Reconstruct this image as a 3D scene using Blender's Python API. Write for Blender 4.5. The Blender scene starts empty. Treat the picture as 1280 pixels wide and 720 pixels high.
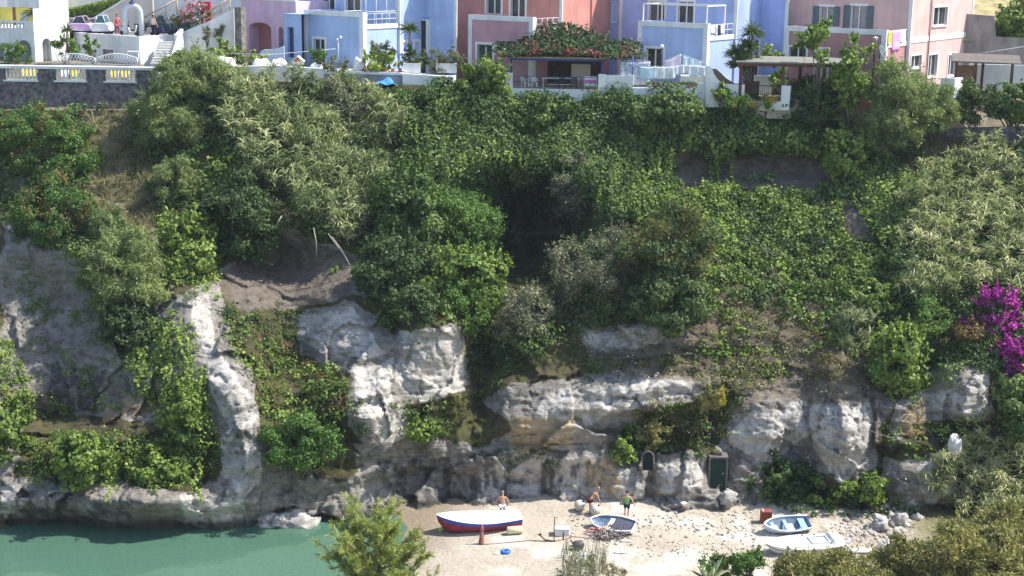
import bpy, math, random
import numpy as np
from mathutils import Vector, Matrix

# ------------------------------------------------------------------ camera, sky, sun, exposure
SC = bpy.context.scene
COL = SC.collection
FPX, PITCH, CAMH, ROLL = 1850.0, math.radians(12.8), 37.6, 0.014
cam_data = bpy.data.cameras.new('camera')
cam_data.sensor_width = 36.0
cam_data.lens = 36.0 * FPX / 1280.0
cam_data.clip_end = 3000.0
cam = bpy.data.objects.new('camera', cam_data)
COL.objects.link(cam)
CAMM = Matrix.Rotation(math.pi / 2 - PITCH, 4, 'X') @ Matrix.Rotation(ROLL, 4, 'Z')
CAMM.translation = Vector((0, 0, CAMH))
cam.matrix_world = CAMM
SC.camera = cam

SUN_DIR = Vector((0.60, 0.02, 0.80)).normalized()
world = bpy.data.worlds.new('World')
SC.world = world
world.use_nodes = True
wn = world.node_tree
sky = wn.nodes.new('ShaderNodeTexSky')
sky.sky_type = 'NISHITA'
sky.sun_disc = False
sky.sun_elevation = math.asin(SUN_DIR.z)
sky.sun_rotation = math.atan2(SUN_DIR.x, SUN_DIR.y)
bg = wn.nodes['Background']
wn.links.new(sky.outputs[0], bg.inputs[0])
bg.inputs[1].default_value = 0.15
sun_data = bpy.data.lights.new('sun', 'SUN')
sun_data.energy = 3.9
sun_data.angle = math.radians(0.55)
sun_data.color = (1.0, 0.95, 0.87)
sun = bpy.data.objects.new('sun', sun_data)
sun.rotation_euler = SUN_DIR.to_track_quat('Z', 'Y').to_euler()
COL.objects.link(sun)
SC.view_settings.view_transform = 'Standard'
SC.view_settings.look = 'None'
SC.view_settings.gamma = 1.0
SC.view_settings.exposure = 0.95
SC.render.engine = 'CYCLES'
SC.cycles.max_bounces = 6
SC.cycles.diffuse_bounces = 3
SC.cycles.transparent_max_bounces = 6
SC.cycles.use_denoising = True

# ------------------------------------------------------------------ helpers
RNG = np.random.default_rng(7)
random.seed(7)
M3 = np.array([[CAMM[i][j] for j in range(3)] for i in range(3)])
CAMP = np.array([0.0, 0.0, CAMH])


def rays(px, py):
    px = np.asarray(px, float); py = np.asarray(py, float)
    d = np.stack([(px - 640) / FPX, (360 - py) / FPX, -np.ones_like(px)], -1)
    return d @ M3.T


def W(px, py, Y):
    """world point on the sight line of a photo pixel at distance Y"""
    d = rays(px, py)
    t = np.asarray(Y, float) / d[..., 1]
    return CAMP + d * t[..., None]


def WV(px, py, Y):
    return Vector(W(float(px), float(py), float(Y)))


def at_z(px, py, z):
    d = rays(float(px), float(py))
    t = (z - CAMH) / d[2]
    return Vector(CAMP + d * t)


def PPX(Y):
    """pixels per metre at distance Y (photo pixels)"""
    return FPX / (Y * 1.03)


def _hash(i, j, k, s):
    h = (i * 374761393 + j * 668265263 + k * 1274126177 + s * 974634777) & 0xFFFFFFFF
    h = ((h ^ (h >> 13)) * 1274126177) & 0xFFFFFFFF
    return ((h ^ (h >> 16)) & 0xFFFF) / 65535.0


def vnoise(p, s=0):
    p = np.asarray(p, float)
    f = np.floor(p); r = p - f
    r = r * r * (3 - 2 * r)
    i = f.astype(np.int64)
    o = 0
    for a in (0, 1):
        wa = r[..., 0] if a else 1 - r[..., 0]
        for b in (0, 1):
            wb = r[..., 1] if b else 1 - r[..., 1]
            for c in (0, 1):
                wc = r[..., 2] if c else 1 - r[..., 2]
                o = o + wa * wb * wc * _hash(i[..., 0] + a, i[..., 1] + b, i[..., 2] + c, s)
    return o * 2 - 1


def fbm(p, octs=4, s=0, gain=0.5, ridged=False):
    p = np.asarray(p, float)
    o = 0; a = 1.0; tot = 0
    for q in range(octs):
        n = vnoise(p * (2.03 ** q) + 17.3 * q, s + q)
        if ridged:
            n = 1 - 2 * np.abs(n)
        o = o + a * n; tot += a; a *= gain
    return o / tot


def sstep(a, b, x):
    t = np.clip((np.asarray(x, float) - a) / (b - a), 0, 1)
    return t * t * (3 - 2 * t)


def inpoly(px, py, poly):
    px = np.asarray(px, float); py = np.asarray(py, float)
    ins = np.zeros(px.shape, bool)
    n = len(poly)
    for i in range(n):
        x0, y0 = poly[i]; x1, y1 = poly[(i + 1) % n]
        if y0 == y1:
            continue
        c = ((y0 > py) != (y1 > py)) & (px < (x1 - x0) * (py - y0) / (y1 - y0) + x0)
        ins ^= c
    return ins


# ------------------------------------------------------------------ materials
def mat(name, col, rough=0.7, var=0.12, scale=3.0, bump=0.0, bscale=None, metal=0.0, spec=0.3, stretch=None, col2=None, wear=0.0):
    m = bpy.data.materials.new(name)
    m.use_nodes = True
    nt = m.node_tree
    p = nt.nodes['Principled BSDF']
    p.inputs['Roughness'].default_value = rough
    p.inputs['Metallic'].default_value = metal
    p.inputs['Specular IOR Level'].default_value = spec
    geo = nt.nodes.new('ShaderNodeNewGeometry')
    mp = nt.nodes.new('ShaderNodeMapping')
    if stretch:
        mp.inputs['Scale'].default_value = stretch
    nt.links.new(geo.outputs['Position'], mp.inputs['Vector'])
    n = nt.nodes.new('ShaderNodeTexNoise')
    n.inputs['Scale'].default_value = scale
    n.inputs['Detail'].default_value = 6
    nt.links.new(mp.outputs[0], n.inputs['Vector'])
    r = nt.nodes.new('ShaderNodeValToRGB')
    c2 = col2 if col2 else tuple(min(1, c * (1 + var)) for c in col)
    c1 = tuple(c * (1 - var) for c in col)
    r.color_ramp.elements[0].position = 0.32
    r.color_ramp.elements[1].position = 0.68
    r.color_ramp.elements[0].color = (*c1, 1)
    r.color_ramp.elements[1].color = (*c2, 1)
    nt.links.new(n.outputs['Fac'], r.inputs[0])
    src = r.outputs[0]
    for sc_, st_, lo in (((0.55, (1, 1, 1), 1 - wear), (2.2, (1, 1, 0.12), 1 - 0.8 * wear)) if wear else ()):
        m2 = nt.nodes.new('ShaderNodeMapping'); m2.inputs['Scale'].default_value = st_
        nt.links.new(geo.outputs['Position'], m2.inputs[0])
        n3 = nt.nodes.new('ShaderNodeTexNoise'); n3.inputs['Scale'].default_value = sc_; n3.inputs['Detail'].default_value = 7
        nt.links.new(m2.outputs[0], n3.inputs['Vector'])
        mr = nt.nodes.new('ShaderNodeMapRange')
        mr.inputs['From Min'].default_value = 0.34; mr.inputs['From Max'].default_value = 0.56
        mr.inputs['To Min'].default_value = lo
        nt.links.new(n3.outputs['Fac'], mr.inputs['Value'])
        mm = nt.nodes.new('ShaderNodeMixRGB'); mm.blend_type = 'MULTIPLY'; mm.inputs[0].default_value = 1
        nt.links.new(src, mm.inputs[1]); nt.links.new(mr.outputs[0], mm.inputs[2])
        src = mm.outputs[0]
    nt.links.new(src, p.inputs['Base Color'])
    if bump:
        n2 = nt.nodes.new('ShaderNodeTexNoise')
        n2.inputs['Scale'].default_value = bscale or scale * 4
        n2.inputs['Detail'].default_value = 5
        nt.links.new(mp.outputs[0], n2.inputs['Vector'])
        b = nt.nodes.new('ShaderNodeBump')
        b.inputs['Strength'].default_value = bump
        b.inputs['Distance'].default_value = 0.1
        nt.links.new(n2.outputs['Fac'], b.inputs['Height'])
        nt.links.new(b.outputs[0], p.inputs['Normal'])
    return m


def leafmat(name, dark, mid, light, trans=0.22, rough=0.55, spec=0.25):
    m = bpy.data.materials.new(name)
    m.use_nodes = True
    nt = m.node_tree
    soft = lambda c: tuple(1.30 * w * (0.92 * q + 0.08 * (0.3 * c[0] + 0.6 * c[1] + 0.1 * c[2])) for q, w in zip(c, (1.18, 1.0, .86)))
    if not name.endswith(('flowers', 'bracts', 'blades', 'stone', 'net')):
        dark, mid, light = soft(dark), soft(mid), soft(light)
    p = nt.nodes['Principled BSDF']
    p.inputs['Roughness'].default_value = rough
    p.inputs['Specular IOR Level'].default_value = spec
    at = nt.nodes.new('ShaderNodeAttribute')
    at.attribute_name = 'tint'
    r = nt.nodes.new('ShaderNodeValToRGB')
    r.color_ramp.elements[0].color = (*dark, 1)
    r.color_ramp.elements[1].color = (*light, 1)
    e = r.color_ramp.elements.new(0.5)
    e.color = (*mid, 1)
    nt.links.new(at.outputs['Fac'], r.inputs[0])
    nt.links.new(r.outputs[0], p.inputs['Base Color'])
    t = nt.nodes.new('ShaderNodeBsdfTranslucent')
    mulc = nt.nodes.new('ShaderNodeMixRGB')
    mulc.blend_type = 'MULTIPLY'
    mulc.inputs[0].default_value = 1
    mulc.inputs[2].default_value = (1.0, 1.25, 0.6, 1)
    nt.links.new(r.outputs[0], mulc.inputs[1])
    nt.links.new(mulc.outputs[0], t.inputs[0])
    mx = nt.nodes.new('ShaderNodeMixShader')
    mx.inputs[0].default_value = trans
    nt.links.new(p.outputs[0], mx.inputs[1])
    nt.links.new(t.outputs[0], mx.inputs[2])
    nt.links.new(mx.outputs[0], nt.nodes['Material Output'].inputs[0])
    return m


# ------------------------------------------------------------------ object bookkeeping
def offset(o):
    v = Vector((0, 0, 0))
    while o is not None:
        v += o.location
        o = o.parent
    return v


def tag(o, label=None, cat=None, group=None, kind=None):
    if label: o['label'] = label
    if cat: o['category'] = cat
    if group: o['group'] = group
    if kind: o['kind'] = kind
    return o


def thing(name, label, cat, loc, group=None):
    o = bpy.data.objects.new(name, None)
    o.empty_display_size = 0.2
    COL.objects.link(o)
    o.location = Vector(loc)
    return tag(o, label, cat, group)


def link(name, me, material, parent=None, loc=None):
    o = bpy.data.objects.new(name, me)
    COL.objects.link(o)
    if material is not None:
        for mm in (material if isinstance(material, (list, tuple)) else [material]):
            me.materials.append(mm)
    if parent is not None:
        o.parent = parent
    elif loc is not None:
        o.location = loc
    return o


def quads_mesh(name, V, F, base=None, tint=None, smooth=False):
    """numpy verts (n,3), faces (m,k) all of k corners -> mesh"""
    me = bpy.data.meshes.new(name)
    V = np.asarray(V, np.float32)
    if base is not None:
        V = V - np.array(base, np.float32)
    F = np.asarray(F, np.int32)
    k = F.shape[1]
    me.vertices.add(len(V)); me.vertices.foreach_set('co', V.ravel())
    me.loops.add(F.size); me.loops.foreach_set('vertex_index', F.ravel())
    me.polygons.add(len(F))
    me.polygons.foreach_set('loop_start', np.arange(0, F.size, k, dtype=np.int32))
    if smooth:
        me.polygons.foreach_set('use_smooth', np.ones(len(F), bool))
    if tint is not None:
        a = me.attributes.new('tint', 'FLOAT', 'FACE')
        a.data.foreach_set('value', np.asarray(tint, np.float32))
    me.update(calc_edges=True)
    me.validate()
    return me


def copy_tree(o, parent=None):
    c = o.copy(); COL.objects.link(c)
    if parent is not None:
        c.parent = parent
    for ch in list(o.children):
        copy_tree(ch, c)
    return c


class MB:
    """collects polygons in world space; build() links them as one mesh object"""
    def __init__(self):
        self.v = []; self.f = []; self.sm = []

    def add(self, vs, fs, smooth=False):
        n = len(self.v)
        self.v.extend(Vector(v) for v in vs)
        for f in fs:
            self.f.append([i + n for i in f]); self.sm.append(smooth)
        return self

    def quad(self, a, b, c, d):
        return self.add([a, b, c, d], [(0, 1, 2, 3)])

    def obox(self, o, a, b, c):
        """box from corner o along vectors a, b, c"""
        o, a, b, c = map(Vector, (o, a, b, c))
        vs = [o, o + a, o + a + b, o + b, o + c, o + a + c, o + a + b + c, o + b + c]
        fs = [(0, 3, 2, 1), (4, 5, 6, 7), (0, 1, 5, 4), (1, 2, 6, 5), (2, 3, 7, 6), (3, 0, 4, 7)]
        if a.cross(b).dot(c) < 0:
            fs = [f[::-1] for f in fs]
        return self.add(vs, fs)

    def box(self, x0, x1, y0, y1, z0, z1):
        return self.obox((x0, y0, z0), (x1 - x0, 0, 0), (0, y1 - y0, 0), (0, 0, z1 - z0))

    def tube(self, pts, rad, seg=7, cap=True):
        pts = [Vector(p) for p in pts]
        if not hasattr(rad, '__len__'):
            rad = [rad] * len(pts)
        vs = []; fs = []
        up = Vector((0.13, 0.27, 1)).normalized()
        for i, p in enumerate(pts):
            d = (pts[min(i + 1, len(pts) - 1)] - pts[max(i - 1, 0)])
            d = d.normalized() if d.length > 1e-9 else Vector((0, 0, 1))
            s = d.cross(up)
            if s.length < 0.05:
                s = d.cross(Vector((1, 0, 0)))
            s.normalize(); t = s.cross(d)
            for k in range(seg):
                a = 2 * math.pi * k / seg
                vs.append(p + (s * math.cos(a) + t * math.sin(a)) * rad[i])
        for i in range(len(pts) - 1):
            for k in range(seg):
                k2 = (k + 1) % seg
                fs.append((i * seg + k, i * seg + k2, (i + 1) * seg + k2, (i + 1) * seg + k))
        if cap:
            fs.append(tuple(range(seg))[::-1])
            fs.append(tuple((len(pts) - 1) * seg + k for k in range(seg)))
        return self.add(vs, fs, True)

    def lathe(self, c, prof, seg=14, axis=(0, 0, 1)):
        """prof: list of (radius, height along axis)"""
        c = Vector(c); ax = Vector(axis).normalized()
        s = ax.cross(Vector((0.3, 1, 0.1))).normalized(); t = ax.cross(s)
        vs = []; fs = []
        for r, h in prof:
            for k in range(seg):
                a = 2 * math.pi * k / seg
                vs.append(c + ax * h + (s * math.cos(a) + t * math.sin(a)) * max(r, 1e-4))
        for i in range(len(prof) - 1):
            for k in range(seg):
                k2 = (k + 1) % seg
                fs.append((i * seg + k, i * seg + k2, (i + 1) * seg + k2, (i + 1) * seg + k))
        return self.add(vs, fs, True)

    def ball(self, c, r, seg=12, sc=(1, 1, 1)):
        c = Vector(c)
        n = len(self.v)
        self.lathe((0, 0, 0), [(r * math.sin(math.pi * i / 8), -r * math.cos(math.pi * i / 8)) for i in range(9)], seg)
        for i in range(n, len(self.v)):
            v = self.v[i]
            self.v[i] = Vector((v.x * sc[0], v.y * sc[1], v.z * sc[2])) + c
        return self

    def prism(self, outline, ext):
        """closed outline (list of points) extruded along ext"""
        o = [Vector(p) for p in outline]; e = Vector(ext); n = len(o)
        vs = o + [p + e for p in o]
        fs = [tuple(range(n))[::-1], tuple(range(n, 2 * n))]
        for i in range(n):
            j = (i + 1) % n
            fs.append((i, j, n + j, n + i))
        return self.add(vs, fs)

    def build(self, name, material, parent=None, base=None):
        me = bpy.data.meshes.new(name)
        if parent is not None:
            off = offset(parent)
        elif base is not None:
            off = Vector(base)
        else:
            xs = [v.x for v in self.v]; ys = [v.y for v in self.v]; zs = [v.z for v in self.v]
            off = Vector(((min(xs) + max(xs)) / 2, (min(ys) + max(ys)) / 2, min(zs)))
        me.from_pydata([v - off for v in self.v], [], self.f)
        me.polygons.foreach_set('use_smooth', self.sm)
        me.update()
        return link(name, me, material, parent, None if parent is not None else off)


def bevel(o, w=0.03, seg=2):
    b = o.modifiers.new('edges', 'BEVEL')
    b.width = w; b.segments = seg; b.limit_method = 'ANGLE'; b.angle_limit = math.radians(40)
    return o
# ------------------------------------------------------------------ the cliff, beach, sea bed, water
BASEPY = [40, 110, 140, 180, 220, 300, 360, 420, 480, 540, 580, 640, 720, 800]
BASEY = [119.5, 118.2, 117.6, 115.5, 113, 108.2, 104.6, 101.2, 98.9, 97.7, 97.1, 96.4, 95.6, 95]
MODPX = [-260, -50, 60, 200, 330, 400, 470, 560, 800, 960, 1060, 1120, 1200, 1300, 1540]
MODY = [-5, -3.6, -3.6, -4.2, -3.4, -2.4, -1, 0, 0, 0, -0.5, -0.9, -1.3, -1.6, -1.8]
BUMPS = [  # px, py, half width, half height, metres towards the sea (negative) or into the cliff
    (650, 292, 74, 70, 8.5), (650, 200, 110, 24, -2.4), (756, 240, 46, 44, -2.6), (535, 330, 60, 100, -2.5), (820, 340, 110, 65, -2.0), (240, 400, 40, 50, -1.6),
    (285, 490, 40, 50, -2.0), (300, 570, 46, 44, -1.6), (60, 430, 95, 90, 3.0), (80, 310, 110, 40, -2.6), (100, 505, 110, 42, 2.2), (180, 420, 40, 90, 0.8), (380, 272, 90, 24, -2.0), (345, 335, 68, 34, 2.4), (430, 372, 60, 16, -0.9), (545, 402, 50, 16, -0.8), (370, 440, 46, 75, 3.4),
    (340, 330, 45, 30, 1.2), (425, 420, 45, 45, -0.6), (465, 525, 36, 45, -1.9), (478, 475, 14, 20, -0.8), (540, 445, 42, 50, -1.4),
    (610, 605, 130, 28, 1.5), (690, 525, 100, 34, -1.5), (790, 490, 90, 40, -0.8), (600, 450, 24, 60, 1.6), (590, 520, 30, 26, 0.8),
    (848, 600, 28, 36, -1.7), (782, 604, 36, 30, -1.5), (812, 610, 7, 40, 0.7), (955, 530, 42, 46, -0.9), (1052, 540, 34, 62, -2.2), (1000, 605, 45, 36, 1.2), (930, 590, 18, 16, -0.8),
    (1012, 520, 10, 60, 0.8), (1105, 560, 12, 50, 0.8), (1140, 585, 40, 40, -1.2), (930, 214, 110, 22, 2.6), (930, 175, 120, 14, -1.0), (860, 140, 190, 22, -1.3), (560, 150, 90, 35, -1.6),
    (60, 520, 90, 26, 1.8), (160, 625, 130, 22, -2.4), (130, 570, 90, 22, -0.6), (345, 610, 30, 30, 0.7), (430, 610, 50, 40, -0.6), (1210, 490, 34, 40, -1.2), (1160, 470, 24, 40, 0.8),
    (330, 200, 100, 70, -1.8), (60, 220, 60, 60, -1.2), (1080, 240, 60, 60, -0.8), (1200, 300, 80, 80, -0.8), (895, 595, 14, 22, 0.9),
    (845, 636, 26, 9, -1.8), (1100, 655, 60, 14, -2.0), (895, 632, 22, 14, -1.2)]


def ycliff0(px, py):
    px = np.asarray(px, float); py = np.asarray(py, float)
    y = np.interp(py, BASEPY, BASEY)
    y = y + np.interp(px, MODPX, MODY) * (0.25 + 0.75 * sstep(180, 560, py))
    for bx, by, sx, sy, d in BUMPS:
        q = ((px - bx) / sx) ** 2 + ((py - by) / sy) ** 2
        y = y + d * np.exp(-0.5 * q * 1.6 - 0.25 * q * q)
    return y


def cells(p, s):
    """broken blocks: every cell of a jittered lattice is a tilted facet"""
    f = np.floor(p).astype(np.int64)
    best = np.full(p.shape[:-1], 9e9); val = np.zeros(p.shape[:-1])
    for a in (-1, 0, 1):
        for b in (-1, 0, 1):
            for c in (-1, 0, 1):
                i, j, k = f[..., 0] + a, f[..., 1] + b, f[..., 2] + c
                q = np.stack([i + _hash(i, j, k, s), j + _hash(i, j, k, s + 1), k + _hash(i, j, k, s + 2)], -1)
                d = p - q
                dd = (d * d).sum(-1)
                v = _hash(i, j, k, s + 3) - .5 + (d[..., 0] * (_hash(i, j, k, s + 4) - .5) + d[..., 2] * (_hash(i, j, k, s + 5) - .5)) * 1.4
                m = dd < best
                best = np.where(m, dd, best); val = np.where(m, v, val)
    return val


def ycliff(px, py):
    y = ycliff0(px, py)
    p = W(px, py, y)
    rocky = 0.45 + 0.55 * sstep(330, 470, np.asarray(py, float))
    s = fbm(p * np.array([0.10, 0.10, 0.16]), 3, 3)
    r = fbm(p * np.array([0.26, 0.26, 0.36]), 4, 11, ridged=True)
    st = fbm(p * np.array([0.09, 0.09, 1.1]) + s[..., None] * 0.7, 3, 23)
    fine = fbm(p * 1.1, 4, 31)
    blk = cells(p * np.array([0.28, 0.28, 0.26]) + 0.5 * s[..., None], 57)
    crack = sstep(0.82, 0.97, fbm(p * np.array([0.16, 0.16, 1.0]) + 0.6 * s[..., None], 3, 91, ridged=True)) + sstep(0.86, 0.98, fbm(p * np.array([0.7, 0.7, 0.16]) + 5, 3, 95, ridged=True))
    pit = fbm(p * 2.3, 2, 99)
    blk2 = cells(p * np.array([1.1, 1.1, 0.9]) + 9, 63)
    return y - 1.0 * s - 0.18 * r * rocky - 0.46 * st * rocky - 0.16 * fine - (0.95 * blk + 0.22 * blk2) * rocky + rocky * (0.24 * crack + 0.16 * sstep(0.25, 0.5, pit))


def zground(x, Y):
    sh = -7.6 + 0.9 * np.sin(Y * 0.23) + 0.4 * np.sin(Y * 0.61 + 1) - 1.4 * sstep(93, 97, Y)
    z = np.where(x > sh, 0.55 * (1 - np.exp(-(x - sh) * 0.14)), np.maximum((x - sh) * 0.16, -2.6))
    z = z + 0.045 * np.maximum(Y - 90, 0) * sstep(-3, 8, x)
    z = z + 2.6 * sstep(27, 40, x + (Y - 84) * -0.25) + 0.0 * Y
    p = np.stack([x, Y, 0 * x], -1)
    z = z + 0.10 * fbm(p * 0.45, 4, 71) + 0.05 * fbm(p * 2.4, 3, 77) * sstep(0, 6, x)
    rough = sstep(15, 20, x)
    z = z + rough * 0.22 * np.abs(fbm(p * 1.9, 3, 83))
    return z


def yground(px, py):
    d = rays(px, py)
    dz = np.minimum(d[..., 2], -1e-3)
    z = np.zeros(np.shape(px))
    for _ in range(5):
        t = (z - CAMH) / dz
        P = CAMP + d * t[..., None]
        z = 0.5 * z + 0.5 * zground(P[..., 0], np.clip(P[..., 1], 60, 130))
    t = (z - CAMH) / dz
    return d[..., 1] * t


EDGE_PX = [-260, 160, 186, 205, 260, 400, 560, 575, 622, 630, 760, 790, 862, 882, 990, 1040, 1100, 1150, 1540]
EDGE_PY = [138, 138, 112, 102, 98, 104, 107, 98, 110, 121, 121, 112, 116, 134, 134, 146, 160, 172, 172]


def edge(px):
    return np.interp(px, EDGE_PX, EDGE_PY)


def depth(px, py):
    return np.minimum(ycliff(px, py), yground(px, py))


def T(px, py):
    px = np.asarray(px, float); py = np.asarray(py, float)
    return W(px, py, depth(px, py))


def TV(px, py):
    return Vector(T(np.array([float(px)]), np.array([float(py)]))[0])


def Tnormal(px, py):
    a = T(px + 2.5, py) - T(px - 2.5, py)
    b = T(px, py - 2.5) - T(px, py + 2.5)
    n = np.cross(a, b)
    return n / np.maximum(np.linalg.norm(n, axis=-1, keepdims=True), 1e-9)


NX, NR = 900, 370
gx = np.linspace(-270, 1550, NX)
gt = np.linspace(0, 1, NR)
GX = np.repeat(gx[None, :], NR, 0)
GY = edge(GX) + gt[:, None] * (775 - edge(GX))
YC, YG = ycliff(GX, GY), yground(GX, GY)
GP = W(GX, GY, np.minimum(YC, YG))
is_ground = YG < YC


# colour of what the ground is made of: soil, tuff, fresh white rock, stains, dry grass, plus some painted shade and sunlight
def jit(px, py, s=1.0, seed=0):
    q = np.stack([px, py, 0 * px], -1) * 0.03
    return px + 16 * s * fbm(q, 4, 101 + seed), py + 16 * s * fbm(q + 9, 4, 131 + seed)


ROCKS = [  # bare tuff faces in the photograph
    [(0, 262), (60, 300), (120, 330), (205, 380), (235, 372), (270, 340), (275, 380), (270, 480), (190, 520), (60, 520), (0, 480)],
    [(200, 370), (270, 360), (300, 440), (330, 540), (330, 600), (290, 640), (270, 560), (240, 470)],
    [(268, 335), (340, 285), (455, 320), (450, 370), (390, 380), (300, 385)],
    [(365, 395), (440, 378), (490, 420), (580, 400), (583, 480), (520, 505), (480, 500), (430, 460), (370, 440)],
    [(440, 450), (492, 445), (500, 540), (600, 560), (640, 540), (600, 500), (640, 480), (720, 470), (760, 460), (860, 470), (900, 480), (890, 500), (800, 520), (760, 560), (640, 575), (560, 590), (480, 580), (440, 540)],
    [(720, 412), (840, 400), (880, 420), (870, 445), (740, 452)],
    [(440, 560), (800, 560), (960, 580), (960, 660), (440, 660)],
    [(905, 510), (980, 470), (1070, 480), (1110, 490), (1100, 590), (1060, 610), (1010, 575), (930, 585), (900, 560)],
    [(1110, 500), (1160, 470), (1240, 445), (1245, 520), (1190, 530), (1140, 530), (1115, 560)],
    [(1110, 575), (1180, 560), (1195, 630), (1110, 640)],
    [(0, 600), (120, 590), (200, 612), (300, 600), (330, 560), (420, 600), (470, 570), (480, 690), (0, 690)],
    [(840, 195), (1030, 190), (1035, 238), (960, 236), (840, 226)],
    [(0, 470), (30, 520), (20, 620), (0, 640)],
    [(1045, 255), (1080, 262), (1090, 300), (1060, 300)]]
WHITE_AND_SUNLIT = [[(598, 574), (700, 570), (758, 574), (748, 642), (600, 642)],  # fresh tuff, also whitened on rock faces that catch the sun
    [(236, 380), (262, 368), (275, 430), (300, 470), (328, 520), (320, 545), (290, 540), (270, 480), (250, 430)], [(280, 545), (320, 555), (326, 600), (300, 620), (280, 590)],
    [(440, 455), (490, 450), (492, 500), (520, 545), (480, 560), (440, 520)], [(375, 395), (440, 385), (478, 440), (420, 448), (372, 430)], [(500, 420), (578, 410), (578, 490), (530, 500), (495, 480)],
    [(728, 418), (830, 405), (850, 430), (740, 445)], [(680, 490), (860, 470), (880, 490), (760, 520), (700, 550), (650, 555)],
    [(745, 585), (800, 585), (812, 625), (770, 628)], [(822, 575), (878, 575), (880, 618), (840, 632), (822, 615)], [(912, 520), (1005, 500), (1010, 545), (960, 580), (915, 555)],
    [(1016, 500), (1088, 495), (1085, 580), (1050, 605), (1015, 560)], [(1150, 500), (1235, 460), (1240, 520), (1190, 525)], [(1150, 582), (1186, 580), (1188, 625), (1155, 628)],
    [(230, 620), (300, 615), (310, 655), (230, 660)], [(0, 610), (30, 600), (30, 640), (0, 650)], [(320, 645), (392, 640), (390, 660), (320, 662)], [(1180, 545), (1200, 545), (1200, 576), (1184, 576)]]
OCHRE = [[(640, 525), (720, 520), (720, 560), (640, 565)], [(130, 500), (200, 495), (200, 520), (140, 530)], [(1130, 510), (1160, 500), (1160, 540), (1130, 540)], [(0, 480), (14, 480), (14, 520), (0, 520)], [(740, 570), (770, 570), (770, 610), (740, 610)]]
STREAK = [[(600, 575), (700, 568), (690, 640), (605, 640)], [(470, 575), (560, 570), (600, 600), (590, 640), (520, 640), (480, 610)], [(700, 580), (745, 570), (760, 600), (745, 640), (700, 640)], [(790, 610), (820, 600), (830, 640), (780, 640)],
          [(60, 450), (160, 470), (190, 500), (60, 520)], [(20, 610), (120, 620), (220, 630), (220, 665), (20, 660)], [(860, 612), (960, 600), (960, 640), (860, 640)]]
BROWN_AND_SHADE = [[(835, 190), (1035, 188), (1040, 240), (840, 238)], [(1040, 250), (1085, 258), (1095, 305), (1055, 300)], [(268, 345), (338, 288), (455, 318), (445, 372), (300, 388)], [(640, 240), (720, 250), (720, 300), (640, 300)]]  # brown rock; the patch under the canes is darkened for overhang shade
DRY = [[(100, 135), (200, 135), (185, 180), (205, 250), (190, 310), (150, 320), (110, 240)], [(1140, 168), (1300, 168), (1300, 186), (1170, 200), (1140, 190)], [(0, 165), (30, 170), (30, 260), (0, 250)], [(560, 90), (590, 95), (580, 130), (560, 120)]]


def mask(polys, px, py, s=1.0, seed=0):
    jx, jy = jit(px, py, s, seed)
    o = np.zeros(np.shape(px), bool)
    for q in polys:
        o |= inpoly(jx, jy, q)
    return o.astype(float)


def lerp(a, b, w):
    return a + (np.asarray(b) - a) * w[..., None]


C = np.zeros(GP.shape) + np.array([0.075, 0.065, 0.036])
n1 = fbm(GP * 0.35, 4, 201)[..., None]
n2 = fbm(GP * 1.3, 4, 211)
n3 = fbm(GP * np.array([1.6, 1.6, 0.22]), 4, 221)
C = C * (1 + 0.5 * n1) + np.array([0.0, 0.012, -0.008]) * (n2[..., None] > 0)
mrock = mask(ROCKS, GX, GY)
rock = np.array([0.270, 0.248, 0.218]) * (1 + 0.28 * n1) * (1 + 0.15 * n2[..., None])
C = C + (rock - C) * mrock[..., None]
lich = sstep(0.08, 0.3, fbm(GP * np.array([0.7, 0.7, 1.0]), 5, 231)) * mrock
C = lerp(C, [0.15, 0.135, 0.115], lich * 0.55)
mw = mask(WHITE_AND_SUNLIT, GX, GY, 0.7, 3)
C = lerp(C, [0.53, 0.50, 0.45], mw * (0.85 - 0.5 * sstep(0.12, 0.34, n2)))
C = lerp(C, [0.40, 0.28, 0.13], mask(OCHRE, GX, GY, 1.0, 5) * 0.6)
C = lerp(C, [0.15, 0.122, 0.095], mask(BROWN_AND_SHADE, GX, GY, 1.0, 6) * 0.85)
C = lerp(C, [0.045, 0.045, 0.05], mask(STREAK, GX, GY, 1.0, 7) * sstep(-0.02, 0.16, n3) * 0.72)
C = lerp(C, [0.20, 0.175, 0.10], mask(DRY, GX, GY, 1.0, 9) * 0.85)
C = lerp(C, [0.17, 0.135, 0.095], mask([[(870, 375), (1115, 380), (1110, 505), (900, 505), (860, 480)], [(740, 440), (880, 420), (880, 480), (740, 470)]], GX, GY, 1.0, 8) * 0.7)
wet = mrock * (1 - sstep(0.35, 0.9, GP[..., 2]))
C = lerp(C, [0.05, 0.048, 0.04], wet * 0.9)
pits = sstep(0.33, 0.45, fbm(GP * 2.6, 3, 241)) * mrock
C = lerp(C, [0.10, 0.09, 0.085], pits * 0.55)
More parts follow.
